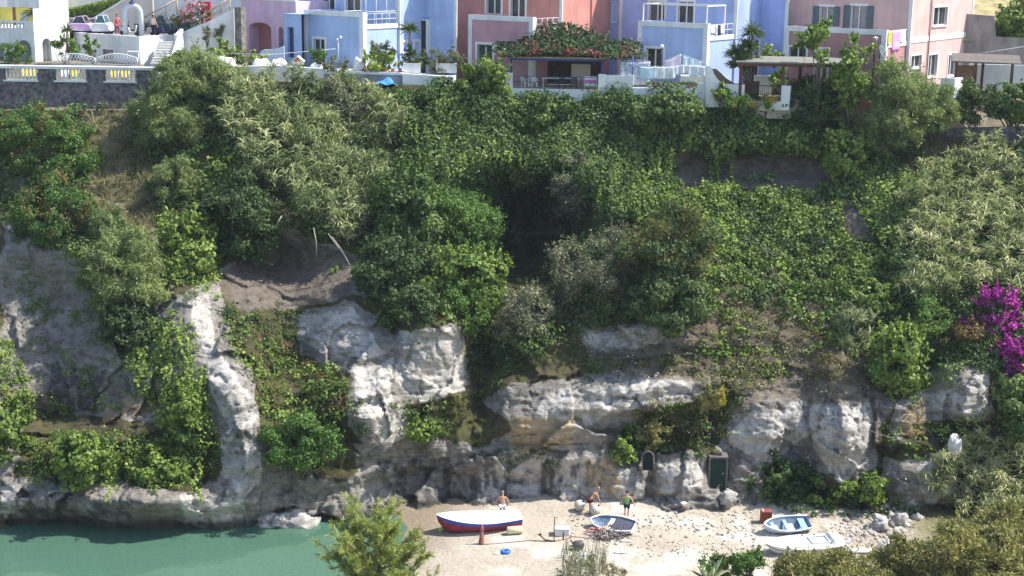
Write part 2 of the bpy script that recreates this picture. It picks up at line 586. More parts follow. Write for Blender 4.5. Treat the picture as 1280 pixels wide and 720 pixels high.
# the beach
sh = GP[..., 0] - (-7.6)
sand = np.array([0.42, 0.365, 0.29]) * (1 + 0.12 * n1) * (1 + 0.12 * n2[..., None])
CG = sand + 0 * GP
CG = lerp(CG, [0.53, 0.495, 0.43], sstep(-0.05, 0.35, fbm(GP * 0.4 + 5, 4, 251)) * sstep(1, 7, sh))
CG = lerp(CG, [0.235, 0.19, 0.135], 1 - sstep(0.5, 5.5, sh + 1.6 * n1[..., 0] + 1.2 * (GP[..., 1] - 92) * -0.25))
CG = lerp(CG, [0.26, 0.22, 0.17], sstep(0.1, 0.4, n2) * sstep(15, 19, GP[..., 0]) * 0.8)
CG = lerp(CG, [0.16, 0.15, 0.07], sstep(24, 29, GP[..., 0]))
CG = lerp(CG, [0.26, 0.25, 0.19], 1 - sstep(-2.2, -0.2, sh))
CG = lerp(CG, [0.06, 0.065, 0.045], sstep(0.22, 0.36, fbm(GP * np.array([0.16, 0.5, 0]) + 3, 3, 261)) * (1 - sstep(-4, -1, sh)))
C = np.where(is_ground[..., None], CG, C)
C = np.clip(C, 0.02, 0.9)


def earthmat(name, bump, dist, scale):
    m = bpy.data.materials.new(name); m.use_nodes = True
    nt = m.node_tree; p = nt.nodes['Principled BSDF']
    p.inputs['Roughness'].default_value = 0.92
    p.inputs['Specular IOR Level'].default_value = 0.15
    a = nt.nodes.new('ShaderNodeAttribute'); a.attribute_name = 'earth'
    geo = nt.nodes.new('ShaderNodeNewGeometry')
    n = nt.nodes.new('ShaderNodeTexNoise'); n.inputs['Scale'].default_value = scale; n.inputs['Detail'].default_value = 8
    n.inputs['Roughness'].default_value = 0.65
    nt.links.new(geo.outputs['Position'], n.inputs['Vector'])
    r = nt.nodes.new('ShaderNodeMapRange')
    r.inputs['From Min'].default_value = 0.25; r.inputs['From Max'].default_value = 0.75
    r.inputs['To Min'].default_value = 0.62; r.inputs['To Max'].default_value = 1.3
    nt.links.new(n.outputs['Fac'], r.inputs['Value'])
    mx = nt.nodes.new('ShaderNodeMixRGB'); mx.blend_type = 'MULTIPLY'; mx.inputs[0].default_value = 1
    nt.links.new(a.outputs['Color'], mx.inputs[1]); nt.links.new(r.outputs[0], mx.inputs[2])
    nt.links.new(mx.outputs[0], p.inputs['Base Color'])
    v = nt.nodes.new('ShaderNodeTexVoronoi'); v.inputs['Scale'].default_value = scale * 0.9
    nt.links.new(geo.outputs['Position'], v.inputs['Vector'])
    ad = nt.nodes.new('ShaderNodeMath'); ad.operation = 'MULTIPLY_ADD'; ad.inputs[1].default_value = 0.5
    nt.links.new(v.outputs['Distance'], ad.inputs[0]); nt.links.new(n.outputs['Fac'], ad.inputs[2])
    if scale < 3:
        mp = nt.nodes.new('ShaderNodeMapping'); mp.inputs['Scale'].default_value = (0.45, 0.45, 2.6)
        nt.links.new(geo.outputs['Position'], mp.inputs[0])
        n2 = nt.nodes.new('ShaderNodeTexNoise'); n2.inputs['Scale'].default_value = 1.3; n2.inputs['Detail'].default_value = 9; n2.inputs['Roughness'].default_value = 0.7
        nt.links.new(mp.outputs[0], n2.inputs['Vector'])
        v2 = nt.nodes.new('ShaderNodeTexVoronoi'); v2.inputs['Scale'].default_value = 3.2
        nt.links.new(geo.outputs['Position'], v2.inputs['Vector'])
        ps = nt.nodes.new('ShaderNodeMapRange'); ps.inputs['From Min'].default_value = 0.08; ps.inputs['From Max'].default_value = 0.22
        ps.inputs['To Min'].default_value = 0.55
        nt.links.new(v2.outputs['Distance'], ps.inputs['Value'])
        st = nt.nodes.new('ShaderNodeMapRange'); st.inputs['From Min'].default_value = 0.36; st.inputs['From Max'].default_value = 0.5
        st.inputs['To Min'].default_value = 0.68
        nt.links.new(n2.outputs['Fac'], st.inputs['Value'])
        q1 = nt.nodes.new('ShaderNodeMath'); q1.operation = 'MULTIPLY'
        nt.links.new(ps.outputs[0], q1.inputs[0]); nt.links.new(st.outputs[0], q1.inputs[1])
        m3 = nt.nodes.new('ShaderNodeMixRGB'); m3.blend_type = 'MULTIPLY'; m3.inputs[0].default_value = 1
        nt.links.new(mx.outputs[0], m3.inputs[1]); nt.links.new(q1.outputs[0], m3.inputs[2])
        nt.links.new(m3.outputs[0], p.inputs['Base Color'])
        a2 = nt.nodes.new('ShaderNodeMath'); a2.operation = 'MULTIPLY_ADD'; a2.inputs[1].default_value = 1.6
        nt.links.new(n2.outputs['Fac'], a2.inputs[0]); nt.links.new(ad.outputs[0], a2.inputs[2]); ad = a2
    b = nt.nodes.new('ShaderNodeBump'); b.inputs['Strength'].default_value = bump; b.inputs['Distance'].default_value = dist
    nt.links.new(ad.outputs[0], b.inputs['Height']); nt.links.new(b.outputs[0], p.inputs['Normal'])
    return m


M_cliff = earthmat('tuff_cliff', 0.6, 0.24, 1.6)
M_sand = earthmat('sand', 0.5, 0.08, 5.0)

# rows that carry the plateau back from the cliff edge
back = [0.4, 1.2, 2.4, 4, 6, 8, 11, 16, 24, 36, 60]
zpl = np.interp(gx, [-270, 180, 210, 560, 640, 760, 900, 1000, 1060, 1550], [28.2, 28.2, 27.2, 27.2, 26.3, 26.6, 26.8, 27.0, 27.2, 27.2])
top = GP[0]
rows = []
cols = []
for q, dy in enumerate(back):
    P = top.copy()
    k = sstep(np.where(gx < 192, 2.2, 0.2), np.interp(gx, [-270, 180, 200, 1000, 1080, 1550], [3.2, 3.2, 4, 4, 9, 9]), dy)
    P[:, 1] = top[:, 1] + dy
    P[:, 0] = top[:, 0] * (1 + dy / 118.0)
    P[:, 2] = top[:, 2] * (1 - k) + zpl * k
    rows.append(P); cols.append(np.zeros((NX, 3)) + np.array([0.22, 0.19, 0.14]))
ALL = np.concatenate([np.array(rows)[::-1], GP], 0)
ALLC = np.concatenate([np.array(cols)[::-1], C], 0)
NB = len(back)
nr = ALL.shape[0]
idx = np.arange(nr * NX).reshape(nr, NX)
fac = np.stack([idx[:-1, :-1], idx[1:, :-1], idx[1:, 1:], idx[:-1, 1:]], -1)
gm = np.concatenate([np.zeros((NB, NX), bool), is_ground], 0)
fg = gm[:-1, :-1] & gm[1:, :-1] & gm[1:, 1:] & gm[:-1, 1:]


def earth(name, sel, material):
    F = fac[sel]
    u, inv = np.unique(F.ravel(), return_inverse=True)
    V = ALL.reshape(-1, 3)[u]
    me = quads_mesh(name, V, inv.reshape(-1, 4), smooth=True)
    a = me.attributes.new('earth', 'FLOAT_COLOR', 'POINT')
    cc = np.concatenate([ALLC.reshape(-1, 3)[u], np.ones((len(u), 1))], 1)
    a.data.foreach_set('color', cc.astype(np.float32).ravel())
    return tag(link(name, me, material), kind='structure')


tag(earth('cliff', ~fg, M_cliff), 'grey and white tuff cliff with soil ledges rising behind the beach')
tag(earth('beach', fg, M_sand), 'pale sand and pebble beach sloping into green water')

# the near shore below the viewpoint, out of the frame
xs = np.linspace(-110, 110, 45); ys = np.linspace(-12, 84, 40)
XX, YY = np.meshgrid(xs, ys)
ZZ = np.minimum(33 - 0.52 * np.maximum(YY, 0), 35) * 1.0
ZZ = np.where(YY > 55, np.maximum(ZZ - 1.0, -2.9), ZZ) + 0.5 * fbm(np.stack([XX, YY, 0 * XX], -1) * 0.2, 3, 301)
ZZ = np.minimum(ZZ, 34.5 - 0.47 * np.maximum(YY, 0))
ZZ = np.where(YY > 62, np.minimum(ZZ, zground(XX, YY) - 0.25), ZZ)
ii = np.arange(XX.size).reshape(XX.shape)
me = quads_mesh('hillside', np.stack([XX, YY, ZZ], -1).reshape(-1, 3), np.stack([ii[:-1, :-1], ii[:-1, 1:], ii[1:, 1:], ii[1:, :-1]], -1).reshape(-1, 4), smooth=True)
tag(link('hillside', me, mat('near_soil', (0.16, 0.14, 0.08), 0.9, 0.3, 0.5, 0.5)), kind='structure')

# water
mwt = bpy.data.materials.new('sea_water'); mwt.use_nodes = True
nt = mwt.node_tree
p = nt.nodes['Principled BSDF']; out = nt.nodes['Material Output']
nt.nodes.remove(p)
geo = nt.nodes.new('ShaderNodeNewGeometry')
mp = nt.nodes.new('ShaderNodeMapping'); mp.inputs['Scale'].default_value = (0.6, 1.5, 1)
nt.links.new(geo.outputs['Position'], mp.inputs[0])
n = nt.nodes.new('ShaderNodeTexNoise'); n.inputs['Scale'].default_value = 1.1; n.inputs['Detail'].default_value = 5
nt.links.new(mp.outputs[0], n.inputs[0])
b = nt.nodes.new('ShaderNodeBump'); b.inputs['Strength'].default_value = 0.30; b.inputs['Distance'].default_value = 0.12
nt.links.new(n.outputs['Fac'], b.inputs['Height'])
gl = nt.nodes.new('ShaderNodeBsdfGlossy'); gl.inputs['Roughness'].default_value = 0.06
nt.links.new(b.outputs[0], gl.inputs['Normal'])
tr = nt.nodes.new('ShaderNodeBsdfTransparent'); tr.inputs[0].default_value = (0.78, 0.90, 0.82, 1)
df = nt.nodes.new('ShaderNodeBsdfDiffuse'); df.inputs[0].default_value = (0.11, 0.24, 0.165, 1)
m1 = nt.nodes.new('ShaderNodeMixShader'); m1.inputs[0].default_value = 0.55
nt.links.new(tr.outputs[0], m1.inputs[1]); nt.links.new(df.outputs[0], m1.inputs[2])
fr = nt.nodes.new('ShaderNodeFresnel'); fr.inputs[0].default_value = 1.33
nt.links.new(b.outputs[0], fr.inputs['Normal'])
m2 = nt.nodes.new('ShaderNodeMixShader')
nt.links.new(fr.outputs[0], m2.inputs[0]); nt.links.new(m1.outputs[0], m2.inputs[1]); nt.links.new(gl.outputs[0], m2.inputs[2])
nt.links.new(m2.outputs[0], out.inputs[0])
w = MB(); w.quad((-105, 58, 0), (-0.5, 58, 0), (-0.5, 112, 0), (-105, 112, 0))
tag(w.build('sea_water', mwt), 'calm turquoise green sea water below the cliff', kind='structure')
# ------------------------------------------------------------------ foliage
def unit_rand(n):
    v = RNG.normal(size=(n, 3))
    return v / np.linalg.norm(v, axis=1, keepdims=True)


def nrmz(v):
    return v / np.maximum(np.linalg.norm(v, axis=-1, keepdims=True), 1e-9)


def leaf_quads(P, N, L, Wd, droop=0.3, up=0.0, out=0.0, jitter=0.6):
    """flat leaves at P whose faces look roughly along N: rhombs of length L and width Wd"""
    n = len(P)
    nn = nrmz(N + jitter * unit_rand(n))
    a = nrmz(unit_rand(n) + np.array([0, 0, up - droop]) + out * N)
    a = nrmz(a - nn * np.sum(a * nn, 1, keepdims=True) * (1 - min(1.0, out)))
    s = nrmz(np.cross(nn, a))
    L = (L * (0.6 + 0.8 * RNG.random(n)))[:, None]; Wd = (Wd * (0.6 + 0.8 * RNG.random(n)))[:, None]
    b = P - a * L * 0.5
    m = b + a * L * 0.45 + np.cross(a, s) * L * 0.10
    V = np.stack([b, m + s * Wd * 0.5, b + a * L, m - s * Wd * 0.5], 1).reshape(-1, 3)
    F = np.arange(4 * n).reshape(n, 4)
    return V, F


def blade_quads(P, A, L, Wd, bend=0.5):
    """long bent blades: two quads each, arching over"""
    n = len(P)
    a = nrmz(A)
    s = nrmz(np.cross(a, unit_rand(n)))
    L = (L * (0.6 + 0.7 * RNG.random(n)))[:, None]; Wd = (Wd * (0.7 + 0.5 * RNG.random(n)))[:, None]
    m = P + a * L * 0.55
    a2 = nrmz(a + np.array([0, 0, -1.0]) * bend * (0.5 + RNG.random(n))[:, None])
    e = m + a2 * L * 0.5
    V = np.stack([P - s * Wd * 0.4, P + s * Wd * 0.4, m + s * Wd * 0.5, m - s * Wd * 0.5, e + s * Wd * 0.08, e - s * Wd * 0.08], 1).reshape(-1, 3)
    i = (np.arange(n) * 6)[:, None]
    F = np.concatenate([i + np.array([[0, 1, 2, 3]]), i + np.array([[3, 2, 4, 5]])], 1).reshape(-1, 4)
    return V, F


LM = {
    'ivy': leafmat('ivy_leaves', (0.018, 0.046, 0.014), (0.052, 0.115, 0.028), (0.150, 0.245, 0.060)),
    'vine': leafmat('vine_leaves', (0.045, 0.095, 0.018), (0.110, 0.200, 0.036), (0.225, 0.330, 0.070)),
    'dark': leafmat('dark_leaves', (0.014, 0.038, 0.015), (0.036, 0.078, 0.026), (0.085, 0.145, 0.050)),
    'reed': leafmat('reed_leaves', (0.085, 0.130, 0.055), (0.190, 0.250, 0.120), (0.380, 0.430, 0.270)),
    'cane': leafmat('cane_leaves', (0.060, 0.105, 0.045), (0.150, 0.215, 0.100), (0.360, 0.420, 0.260)),
    'grey': leafmat('grey_leaves', (0.06, 0.085, 0.055), (0.125, 0.155, 0.105), (0.23, 0.26, 0.19)),
    'feather': leafmat('feathery_leaves', (0.060, 0.110, 0.045), (0.140, 0.215, 0.080), (0.250, 0.330, 0.140)),
    'mastic': leafmat('mastic_leaves', (0.026, 0.070, 0.016), (0.064, 0.148, 0.028), (0.130, 0.245, 0.050)),
    'dry': leafmat('dry_grass_blades', (0.130, 0.110, 0.055), (0.250, 0.220, 0.115), (0.400, 0.360, 0.220)),
    'heath': leafmat('heath_leaves', (0.066, 0.088, 0.030), (0.152, 0.182, 0.066), (0.315, 0.312, 0.138)),
    'pine': leafmat('pine_needles', (0.070, 0.115, 0.026), (0.155, 0.225, 0.055), (0.310, 0.390, 0.120)),
    'magenta': leafmat('magenta_bracts', (0.170, 0.012, 0.140), (0.420, 0.024, 0.340), (0.660, 0.085, 0.560)),
    'redfl': leafmat('red_bracts', (0.130, 0.035, 0.035), (0.230, 0.060, 0.062), (0.380, 0.130, 0.125)),
    'rust': leafmat('rusty_leaves', (0.06, 0.05, 0.02), (0.13, 0.095, 0.04), (0.22, 0.16, 0.07)),
    'yellow': leafmat('yellow_flowers', (0.30, 0.22, 0.02), (0.48, 0.38, 0.04), (0.62, 0.52, 0.08)),
    'pinkfl': leafmat('pink_flowers', (0.52, 0.22, 0.31), (0.66, 0.36, 0.46), (0.76, 0.52, 0.60)),
    'white': leafmat('white_flowers', (0.5, 0.5, 0.42), (0.7, 0.7, 0.6), (0.8, 0.8, 0.72)),
    'palm': leafmat('palm_leaves', (0.025, 0.055, 0.022), (0.055, 0.105, 0.040), (0.11, 0.17, 0.07)),
    'agave': leafmat('agave_leaves', (0.30, 0.36, 0.20), (0.45, 0.50, 0.30), (0.60, 0.63, 0.42)),
}
M_bark = mat('bark', (0.16, 0.125, 0.09), 0.9, 0.3, 4, 0.5)
M_greywood = mat('grey_dead_wood', (0.36, 0.33, 0.28), 0.9, 0.25, 5, 0.4)


class Leaves:
    def __init__(self):
        self.V = []; self.F = []; self.t = []; self.n = 0

    def add(self, VF, tint):
        V, F = VF
        self.V.append(V); self.F.append(F + self.n); self.n += len(V)
        k = len(F) // max(len(tint), 1)
        self.t.append(np.repeat(tint, k) if k > 1 else tint)

    def build(self, name, material, parent=None, base=None):
        V = np.concatenate(self.V); F = np.concatenate(self.F); t = np.clip(np.concatenate(self.t), 0, 1)
        off = offset(parent) if parent is not None else (base if base is not None else (0, 0, 0))
        me = quads_mesh(name, V, F, off, t)
        return link(name, me, material, parent, None if parent is not None else off)


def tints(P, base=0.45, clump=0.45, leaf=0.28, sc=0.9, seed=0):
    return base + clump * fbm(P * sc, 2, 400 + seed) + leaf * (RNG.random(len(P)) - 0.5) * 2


def mound(P0, N, r, dens, species, L, Wd, droop=0.3, lv=None, tint=0.45, jitter=0.6, seed=0):
    """leaf shells on many small mounds (vectorised): centres P0, normals N, radii r"""
    cnt = np.maximum((dens * r * r).astype(int), 3)
    i = np.repeat(np.arange(len(P0)), cnt)
    d = nrmz(unit_rand(len(i)) + 0.75 * N[i] + np.array([0, 0, 0.25]))
    rr = r[i] * (0.40 + 0.70 * RNG.random(len(i)) ** 0.6 + np.where(RNG.random(len(i)) < .1, .4, 0))
    P = P0[i] + d * rr[:, None] * np.array([1.1, 0.9, 0.85])
    lv.add(leaf_quads(P, d, L, Wd, droop, jitter=jitter), tints(P, tint, 0.5, 0.25, 0.8, seed))


def sample_poly(polys, spacing_px, s=1.0, seed=0, keep=None):
    out = []
    for q in polys:
        xs = [a[0] for a in q]; ys = [a[1] for a in q]
        x0, x1, y0, y1 = min(xs) - 12, max(xs) + 12, min(ys) - 12, max(ys) + 12
        n = int((x1 - x0) * (y1 - y0) / spacing_px ** 2)
        x = x0 + (x1 - x0) * RNG.random(n); y = y0 + (y1 - y0) * RNG.random(n)
        jx, jy = jit(x, y, s, seed)
        k = inpoly(jx, jy, q) & (y > edge(x) - 4)
        out.append(np.stack([x[k], y[k]], 1))
    return np.concatenate(out)


BARE = DRY[:2] + [BROWN_AND_SHADE[0], BROWN_AND_SHADE[1]]
HOLLOW = [[(600, 225), (690, 210), (735, 245), (760, 290), (690, 330), (668, 405), (622, 405), (592, 330), (580, 262)]]


def cover(name, label, polys, spacing=11, r=(0.35, 0.8), dens=90, species='ivy', L=0.26, Wd=0.19, droop=0.3, tint=0.45, s=1.0, seed=0, thin=None, lift=0.15, jitter=0.6, noise_cut=None):
    q = sample_poly(polys, spacing, s, seed)
    if name in ('undergrowth', 'scrub', 'grey_scrub', 'hanging_ivy', 'withered_growth'):
        q = q[mask(HOLLOW, q[:, 0], q[:, 1], 1.2, 9) < .5]
    if name in ('undergrowth', 'ivy', 'creeper', 'hanging_ivy', 'scrub', 'grey_scrub'):
        q = q[(mask(BARE, q[:, 0], q[:, 1], 1.2, 9) < .5) | (RNG.random(len(q)) < .08)]
    P = T(q[:, 0], q[:, 1]); N = Tnormal(q[:, 0], q[:, 1])
    if noise_cut is not None:
        k = fbm(P * 0.5, 3, 500 + seed) > noise_cut
        P, N = P[k], N[k]
    rad = r[0] + (r[1] - r[0]) * RNG.random(len(P)) ** 1.5
    big = 0.7 + 0.7 * np.clip(fbm(P * 0.33, 2, 520 + seed) + 0.4, 0, 1)
    rad = rad * big
    lv = Leaves()
    mound(P + N * rad[:, None] * lift, N, rad, dens, species, L, Wd, droop, lv, tint, jitter, seed)
    o = lv.build(name, LM[species], base=tuple(P.mean(0)))
    tag(o, label, kind='stuff')
    return o


def blades(name, label, polys, spacing=4, L=0.7, Wd=0.06, species='dry', spread=0.5, bend=0.4, per=6, tint=0.5, seed=0, s=1.0, lean=(0, -0.2, 1.0), noise_cut=None, lift=0.0):
    q = sample_poly(polys, spacing, s, seed)
    P = T(q[:, 0], q[:, 1]); N = Tnormal(q[:, 0], q[:, 1])
    if noise_cut is not None:
        k = fbm(P * 0.5, 3, 500 + seed) > noise_cut
        P, N = P[k], N[k]
    i = np.repeat(np.arange(len(P)), per)
    Q = P[i] + 0.12 * RNG.normal(size=(len(i), 3)) + N[i] * lift
    A = np.array(lean) + spread * unit_rand(len(i)) + 0.25 * N[i]
    lv = Leaves()
    lv.add(blade_quads(Q, A, L, Wd, bend), tints(Q, tint, 0.5, 0.3, 0.7, seed))
    return tag(lv.build(name, LM[species], base=tuple(P.mean(0))), label, kind='stuff')


def canes(name, label, polys, spacing=9, H=2.2, L=0.75, Wd=0.075, species='reed', per=26, tint=0.5, seed=0, s=1.0):
    """stands of tall cane: stems whose arching blades come off all the way up"""
    q = sample_poly(polys, spacing, s, seed)
    P = T(q[:, 0], q[:, 1]); N = Tnormal(q[:, 0], q[:, 1])
    n = len(P)
    big = 0.65 + 0.6 * np.clip(fbm(P * 0.4, 2, 530 + seed) + 0.45, 0, 1)
    dirs = nrmz(np.array([0, -0.28, 1.0]) + 0.30 * unit_rand(n) + 0.25 * N)
    i = np.repeat(np.arange(n), per)
    t = 0.25 + 0.75 * RNG.random(len(i)) ** 0.8
    Q = P[i] + dirs[i] * (H * big[i] * t)[:, None]
    A = 0.55 * dirs[i] + 0.9 * unit_rand(len(i)) * np.array([1, 1, 0.45]) + np.array([0, 0, 0.1])
    lv = Leaves()
    stem_t = tints(P, tint, 0.5, 0.25, 0.7, seed)
    lv.add(blade_quads(Q, A, L, Wd, 0.9), stem_t[i] + 0.2 * (RNG.random(len(i)) - 0.5) + 0.15 * (t - 0.6))
    o = lv.build(name, LM[species], base=tuple(P.mean(0)))
    return tag(o, label, kind='stuff')


SPEC = {  # leaf length, width, droop, leaves per m2 of blob shell, outwardness, jitter
    'ivy': (0.26, 0.19, 0.3, 75, 0, 0.6), 'vine': (0.30, 0.22, 0.3, 62, 0, 0.7), 'dark': (0.24, 0.15, 0.2, 80, 0, 0.7),
    'grey': (0.20, 0.10, 0.0, 110, 0.5, 0.9), 'feather': (0.34, 0.055, 0.1, 190, 0.9, 0.8), 'mastic': (0.17, 0.11, 0.0, 130, 0.2, 0.7),
    'heath': (0.22, 0.060, -0.3, 190, 0.9, 0.9), 'rust': (0.2, 0.10, 0.0, 110, 0.3, 0.9), 'magenta': (0.22, 0.18, 0.2, 90, 0, 0.9),
    'reed': (0.8, 0.08, 0.5, 60, 1.0, 0.9), 'cane': (0.7, 0.08, 0.6, 60, 1.0, 0.9), 'dry': (0.5, 0.05, 0.2, 120, 1.0, 0.9), 'redfl': (0.24, 0.16, 0.1, 60, 0.2, 0.9), 'yellow': (0.12, 0.10, 0.0, 60, 0.2, 0.9),
    'pinkfl': (0.2, 0.15, 0.1, 60, 0.2, 0.9), 'palm': (0.3, 0.2, 0.1, 60, 0.2, 0.9)}


def shrub(name, label, box, species, Y=None, blobs=None, seed=0, tint=0.45, trunk=True, second=None, gap=1.0, depthk=0.8, cat=None, group=None, base_py=None, dens=1.0, leafk=1.0, trunkmat=None, open_crown=False):
    x0, y0, x1, y1 = box
    cx, cy = (x0 + x1) / 2, (y0 + y1) / 2
    if Y is None:
        Yt = float(depth(np.array([cx]), np.array([min(max(cy, edge(cx) + 2), 700)]))[0])
        Y = Yt - 0.22 * (x1 - x0) / PPX(Yt)
    k = 1 / PPX(Y)
    c = W(cx, cy, Y)
    R = np.array([(x1 - x0) / 2 * k, (x1 - x0) / 2 * k * depthk, (y1 - y0) / 2 * k * 1.03])
    rm = float(np.sqrt(R[0] * R[2]))
    nb = blobs or int(np.clip(14 + 9 * rm * rm, 14, 90))
    d = unit_rand(nb)
    rb = np.clip(rm * (0.13 + 0.21 * RNG.random(nb) ** 1.5), 0.13, 0.85)
    env = 0.92 + 0.42 * fbm(d * 1.6 + seed * 3.1, 2, 430 + seed)
    bc = c + d * R * (env * (0.30 + 0.72 * RNG.random(nb) ** 0.5))[:, None] * (1 - 0.45 * np.clip(rb / rm, 0, 1))[:, None]
    L, Wd, droop, den, outw, jt = SPEC[species]
    L *= leafk; Wd *= leafk
    den *= dens / leafk ** 1.5
    # lowest point: where it grows
    bpy_ = base_py if base_py is not None else min(y1 + 2, 705)
    base = W(cx, bpy_, Y + 0.15 * R[1])
    root = thing(name, label, cat or ('tree' if 'tree' in name or name in ('acacia', 'pine') else 'shrub'), base, group)
    lv = Leaves(); lv2 = Leaves() if second else None
    cnt = np.maximum((den * rb * rb * 12.56 * 0.80 * (0.45 + 0.9 * RNG.random(nb))).astype(int), 8)
    i = np.repeat(np.arange(nb), cnt)
    dd = nrmz(unit_rand(len(i)) + 0.45 * nrmz((bc - c) / R)[i] + np.array([0, 0, 0.2]))
    rad = 0.25 + 0.85 * RNG.random(len(i)) ** 0.6 + np.where(RNG.random(len(i)) < 0.14, 0.55 * RNG.random(len(i)), 0)
    P = bc[i] + dd * (rb[i] * rad)[:, None] * np.array([1.15, 1.15, 0.85])
    # sprigs reaching out of the crown
    ns = int(10 + 16 * rm * rm)
    j0 = RNG.integers(0, nb, ns); sd = nrmz(nrmz((bc[j0] - c) / R) + 0.7 * unit_rand(ns) + np.array([0, 0, .5]))
    js = np.repeat(np.arange(ns), 12); ts = RNG.random(len(js))
    PS = bc[j0][js] + sd[js] * (rb[j0][js] * 0.8 + ts * (0.18 + 0.22 * rm))[:, None] + 0.05 * RNG.normal(size=(len(js), 3))
    P = np.concatenate([P, PS]); dd = np.concatenate([dd, nrmz(sd[js] + 0.8 * unit_rand(len(js)))]); i = np.concatenate([i, j0[js]])
    keep = fbm(P * 1.15 + seed, 2, 440 + seed) > -0.30
    P, dd, i = P[keep], dd[keep], i[keep]
    tn = tints(P, tint, 0.38, 0.25, 0.9, seed) + 0.10 * (RNG.random(nb) - 0.5)[i]
    sel = np.ones(len(P), bool)
    if second:
        f = second[1]
        sel = ~((fbm(P * 0.8, 2, 600 + seed) + 0.5 * (RNG.random(len(P)) - 0.5) > (0.5 - f)) & (P[:, 2] > c[2] - R[2] * 0.5))
        if (~sel).any():
            l2, w2, dr2, _, o2, j2 = SPEC[second[0]]
            lv2.add(leaf_quads(P[~sel] + 0.05 * dd[~sel], dd[~sel], l2, w2, dr2, out=o2, jitter=j2), tints(P[~sel], 0.5, 0.4, 0.3, 1.2, seed))
    lv.add(leaf_quads(P[sel], dd[sel], L, Wd, droop, out=outw, jitter=jt), tn[sel])
    lv.build('crown', LM[species], root)
    if second and lv2.V:
        lv2.build('blossom' if second[0] in ('yellow', 'magenta', 'redfl', 'pinkfl', 'white') else 'leaves', LM[second[0]], root)
    if trunk:
        mb = MB()
        b0 = Vector(base)
        tr = max(0.035, 0.035 * rm)
        for j in RNG.permutation(nb)[:min(nb, 9)]:
            e = Vector(bc[j]); m = b0.lerp(e, 0.5) + Vector(RNG.normal(size=3)) * 0.12 * rm
            mb.tube([b0 + Vector((RNG.normal() * .05, RNG.normal() * .05, -0.3)), m, e], [tr, tr * 0.6, tr * 0.2], 5)
        mb.build('trunk', trunkmat or M_bark, root)
    return root


# ---- growth that reads as a mass
cover('undergrowth', 'thin mixed weeds and low bushes all over the soil of the cliff', [[(-60, 130), (190, 140), (215, 100), (1000, 130), (1340, 170), (1340, 430), (1250, 460), (1130, 490), (1100, 400), (1010, 385), (880, 385), (740, 410), (640, 470), (590, 400), (470, 380), (460, 320), (340, 280), (270, 335), (120, 325), (60, 300), (-60, 270)]],
      8, (0.3, 0.8), 80, 'ivy', 0.25, 0.17, seed=1, tint=0.40, noise_cut=-0.42)
cover('ivy', 'dark ivy hanging in cushions over the upper cliff below the terraces', [
    [(480, 112), (560, 108), (640, 122), (760, 122), (890, 130), (1000, 150), (1040, 185), (1030, 194), (900, 186), (840, 198), (760, 192), (740, 228), (700, 205), (640, 232), (600, 262), (560, 232), (510, 205), (490, 160)]],
    7.5, (0.4, 1.2), 110, 'ivy', 0.23, 0.17, 0.6, seed=2, tint=0.5)
cover('hanging_ivy', 'ivy streamers falling over the dark hollow under the verandah', [[(500, 190), (600, 190), (740, 200), (830, 190), (830, 260), (770, 280), (700, 240), (620, 270), (560, 260)]], 9, (0.3, 0.8), 80, 'ivy', 0.27, 0.19, 0.8, seed=3, tint=0.38)
cover('shade_darkened_fern', 'undergrowth on the floor of the hollow mid cliff, leaves darkened for shade', [[(590, 240), (700, 230), (770, 290), (700, 330), (670, 380), (610, 370), (580, 300)]], 9, (0.3, 0.7), 80, 'dark', 0.24, 0.16, 0.3, seed=4, tint=0.12)  # low dark tint puts the shade of the hollow into the leaf colour
cover('creeper', 'broad bright green creeper carpeting the slope below the brown rock band', [[(770, 235), (840, 222), (900, 240), (1030, 246), (1080, 300), (1110, 360), (1040, 380), (960, 365), (880, 345), (800, 285)]], 7, (0.35, 0.8), 120, 'vine', 0.25, 0.19, 0.4, seed=5, tint=0.46, jitter=0.8)
cover('trailing_vine', 'yellow green vine trailing down beside the cut in the upper slope', [[(1000, 158), (1090, 168), (1150, 230), (1175, 290), (1115, 300), (1062, 240), (1000, 192)]], 7.5, (0.35, 0.8), 80, 'vine', 0.29, 0.22, 0.3, seed=6, tint=0.6)
cover('bramble', 'tangled green bramble spilling over the grey boulder at the waterline', [[(30, 560), (80, 540), (180, 556), (215, 560), (240, 480), (262, 470), (275, 560), (270, 600), (205, 616), (120, 598), (40, 605)]], 8, (0.3, 0.65), 130, 'vine', 0.20, 0.14, 0.3, seed=7, tint=0.42)
cover('climbing_weeds', 'weeds climbing the left buttress beside the white rock streak', [[(150, 375), (240, 390), (258, 470), (240, 550), (185, 520), (155, 440)], [(85, 300), (170, 320), (160, 350), (100, 345)], [(0, 430), (30, 450), (40, 520), (0, 520)], [(160, 420), (200, 420), (260, 500), (270, 560), (215, 560)], [(195, 240), (265, 260), (270, 350), (230, 370), (200, 330)]], 8, (0.3, 0.6), 130, 'vine', 0.19, 0.14, 0.3, seed=8, tint=0.45)
cover('rusty_weeds', 'green and rusty weeds in the gully right of the white streak', [[(270, 378), (312, 390), (352, 440), (430, 468), (442, 512), (400, 545), (332, 524), (300, 462)]], 7.5, (0.25, 0.6), 75, 'vine', 0.24, 0.17, 0.3, seed=9, tint=0.35, noise_cut=-0.6)
cover('dry_weeds', 'rust brown dead stalks in the gully right of the white streak', [[(270, 378), (312, 390), (352, 440), (430, 468), (442, 512), (400, 545), (332, 524), (300, 462)]], 11, (0.2, 0.5), 80, 'rust', 0.22, 0.08, 0.3, seed=10, tint=0.5, noise_cut=-0.25)
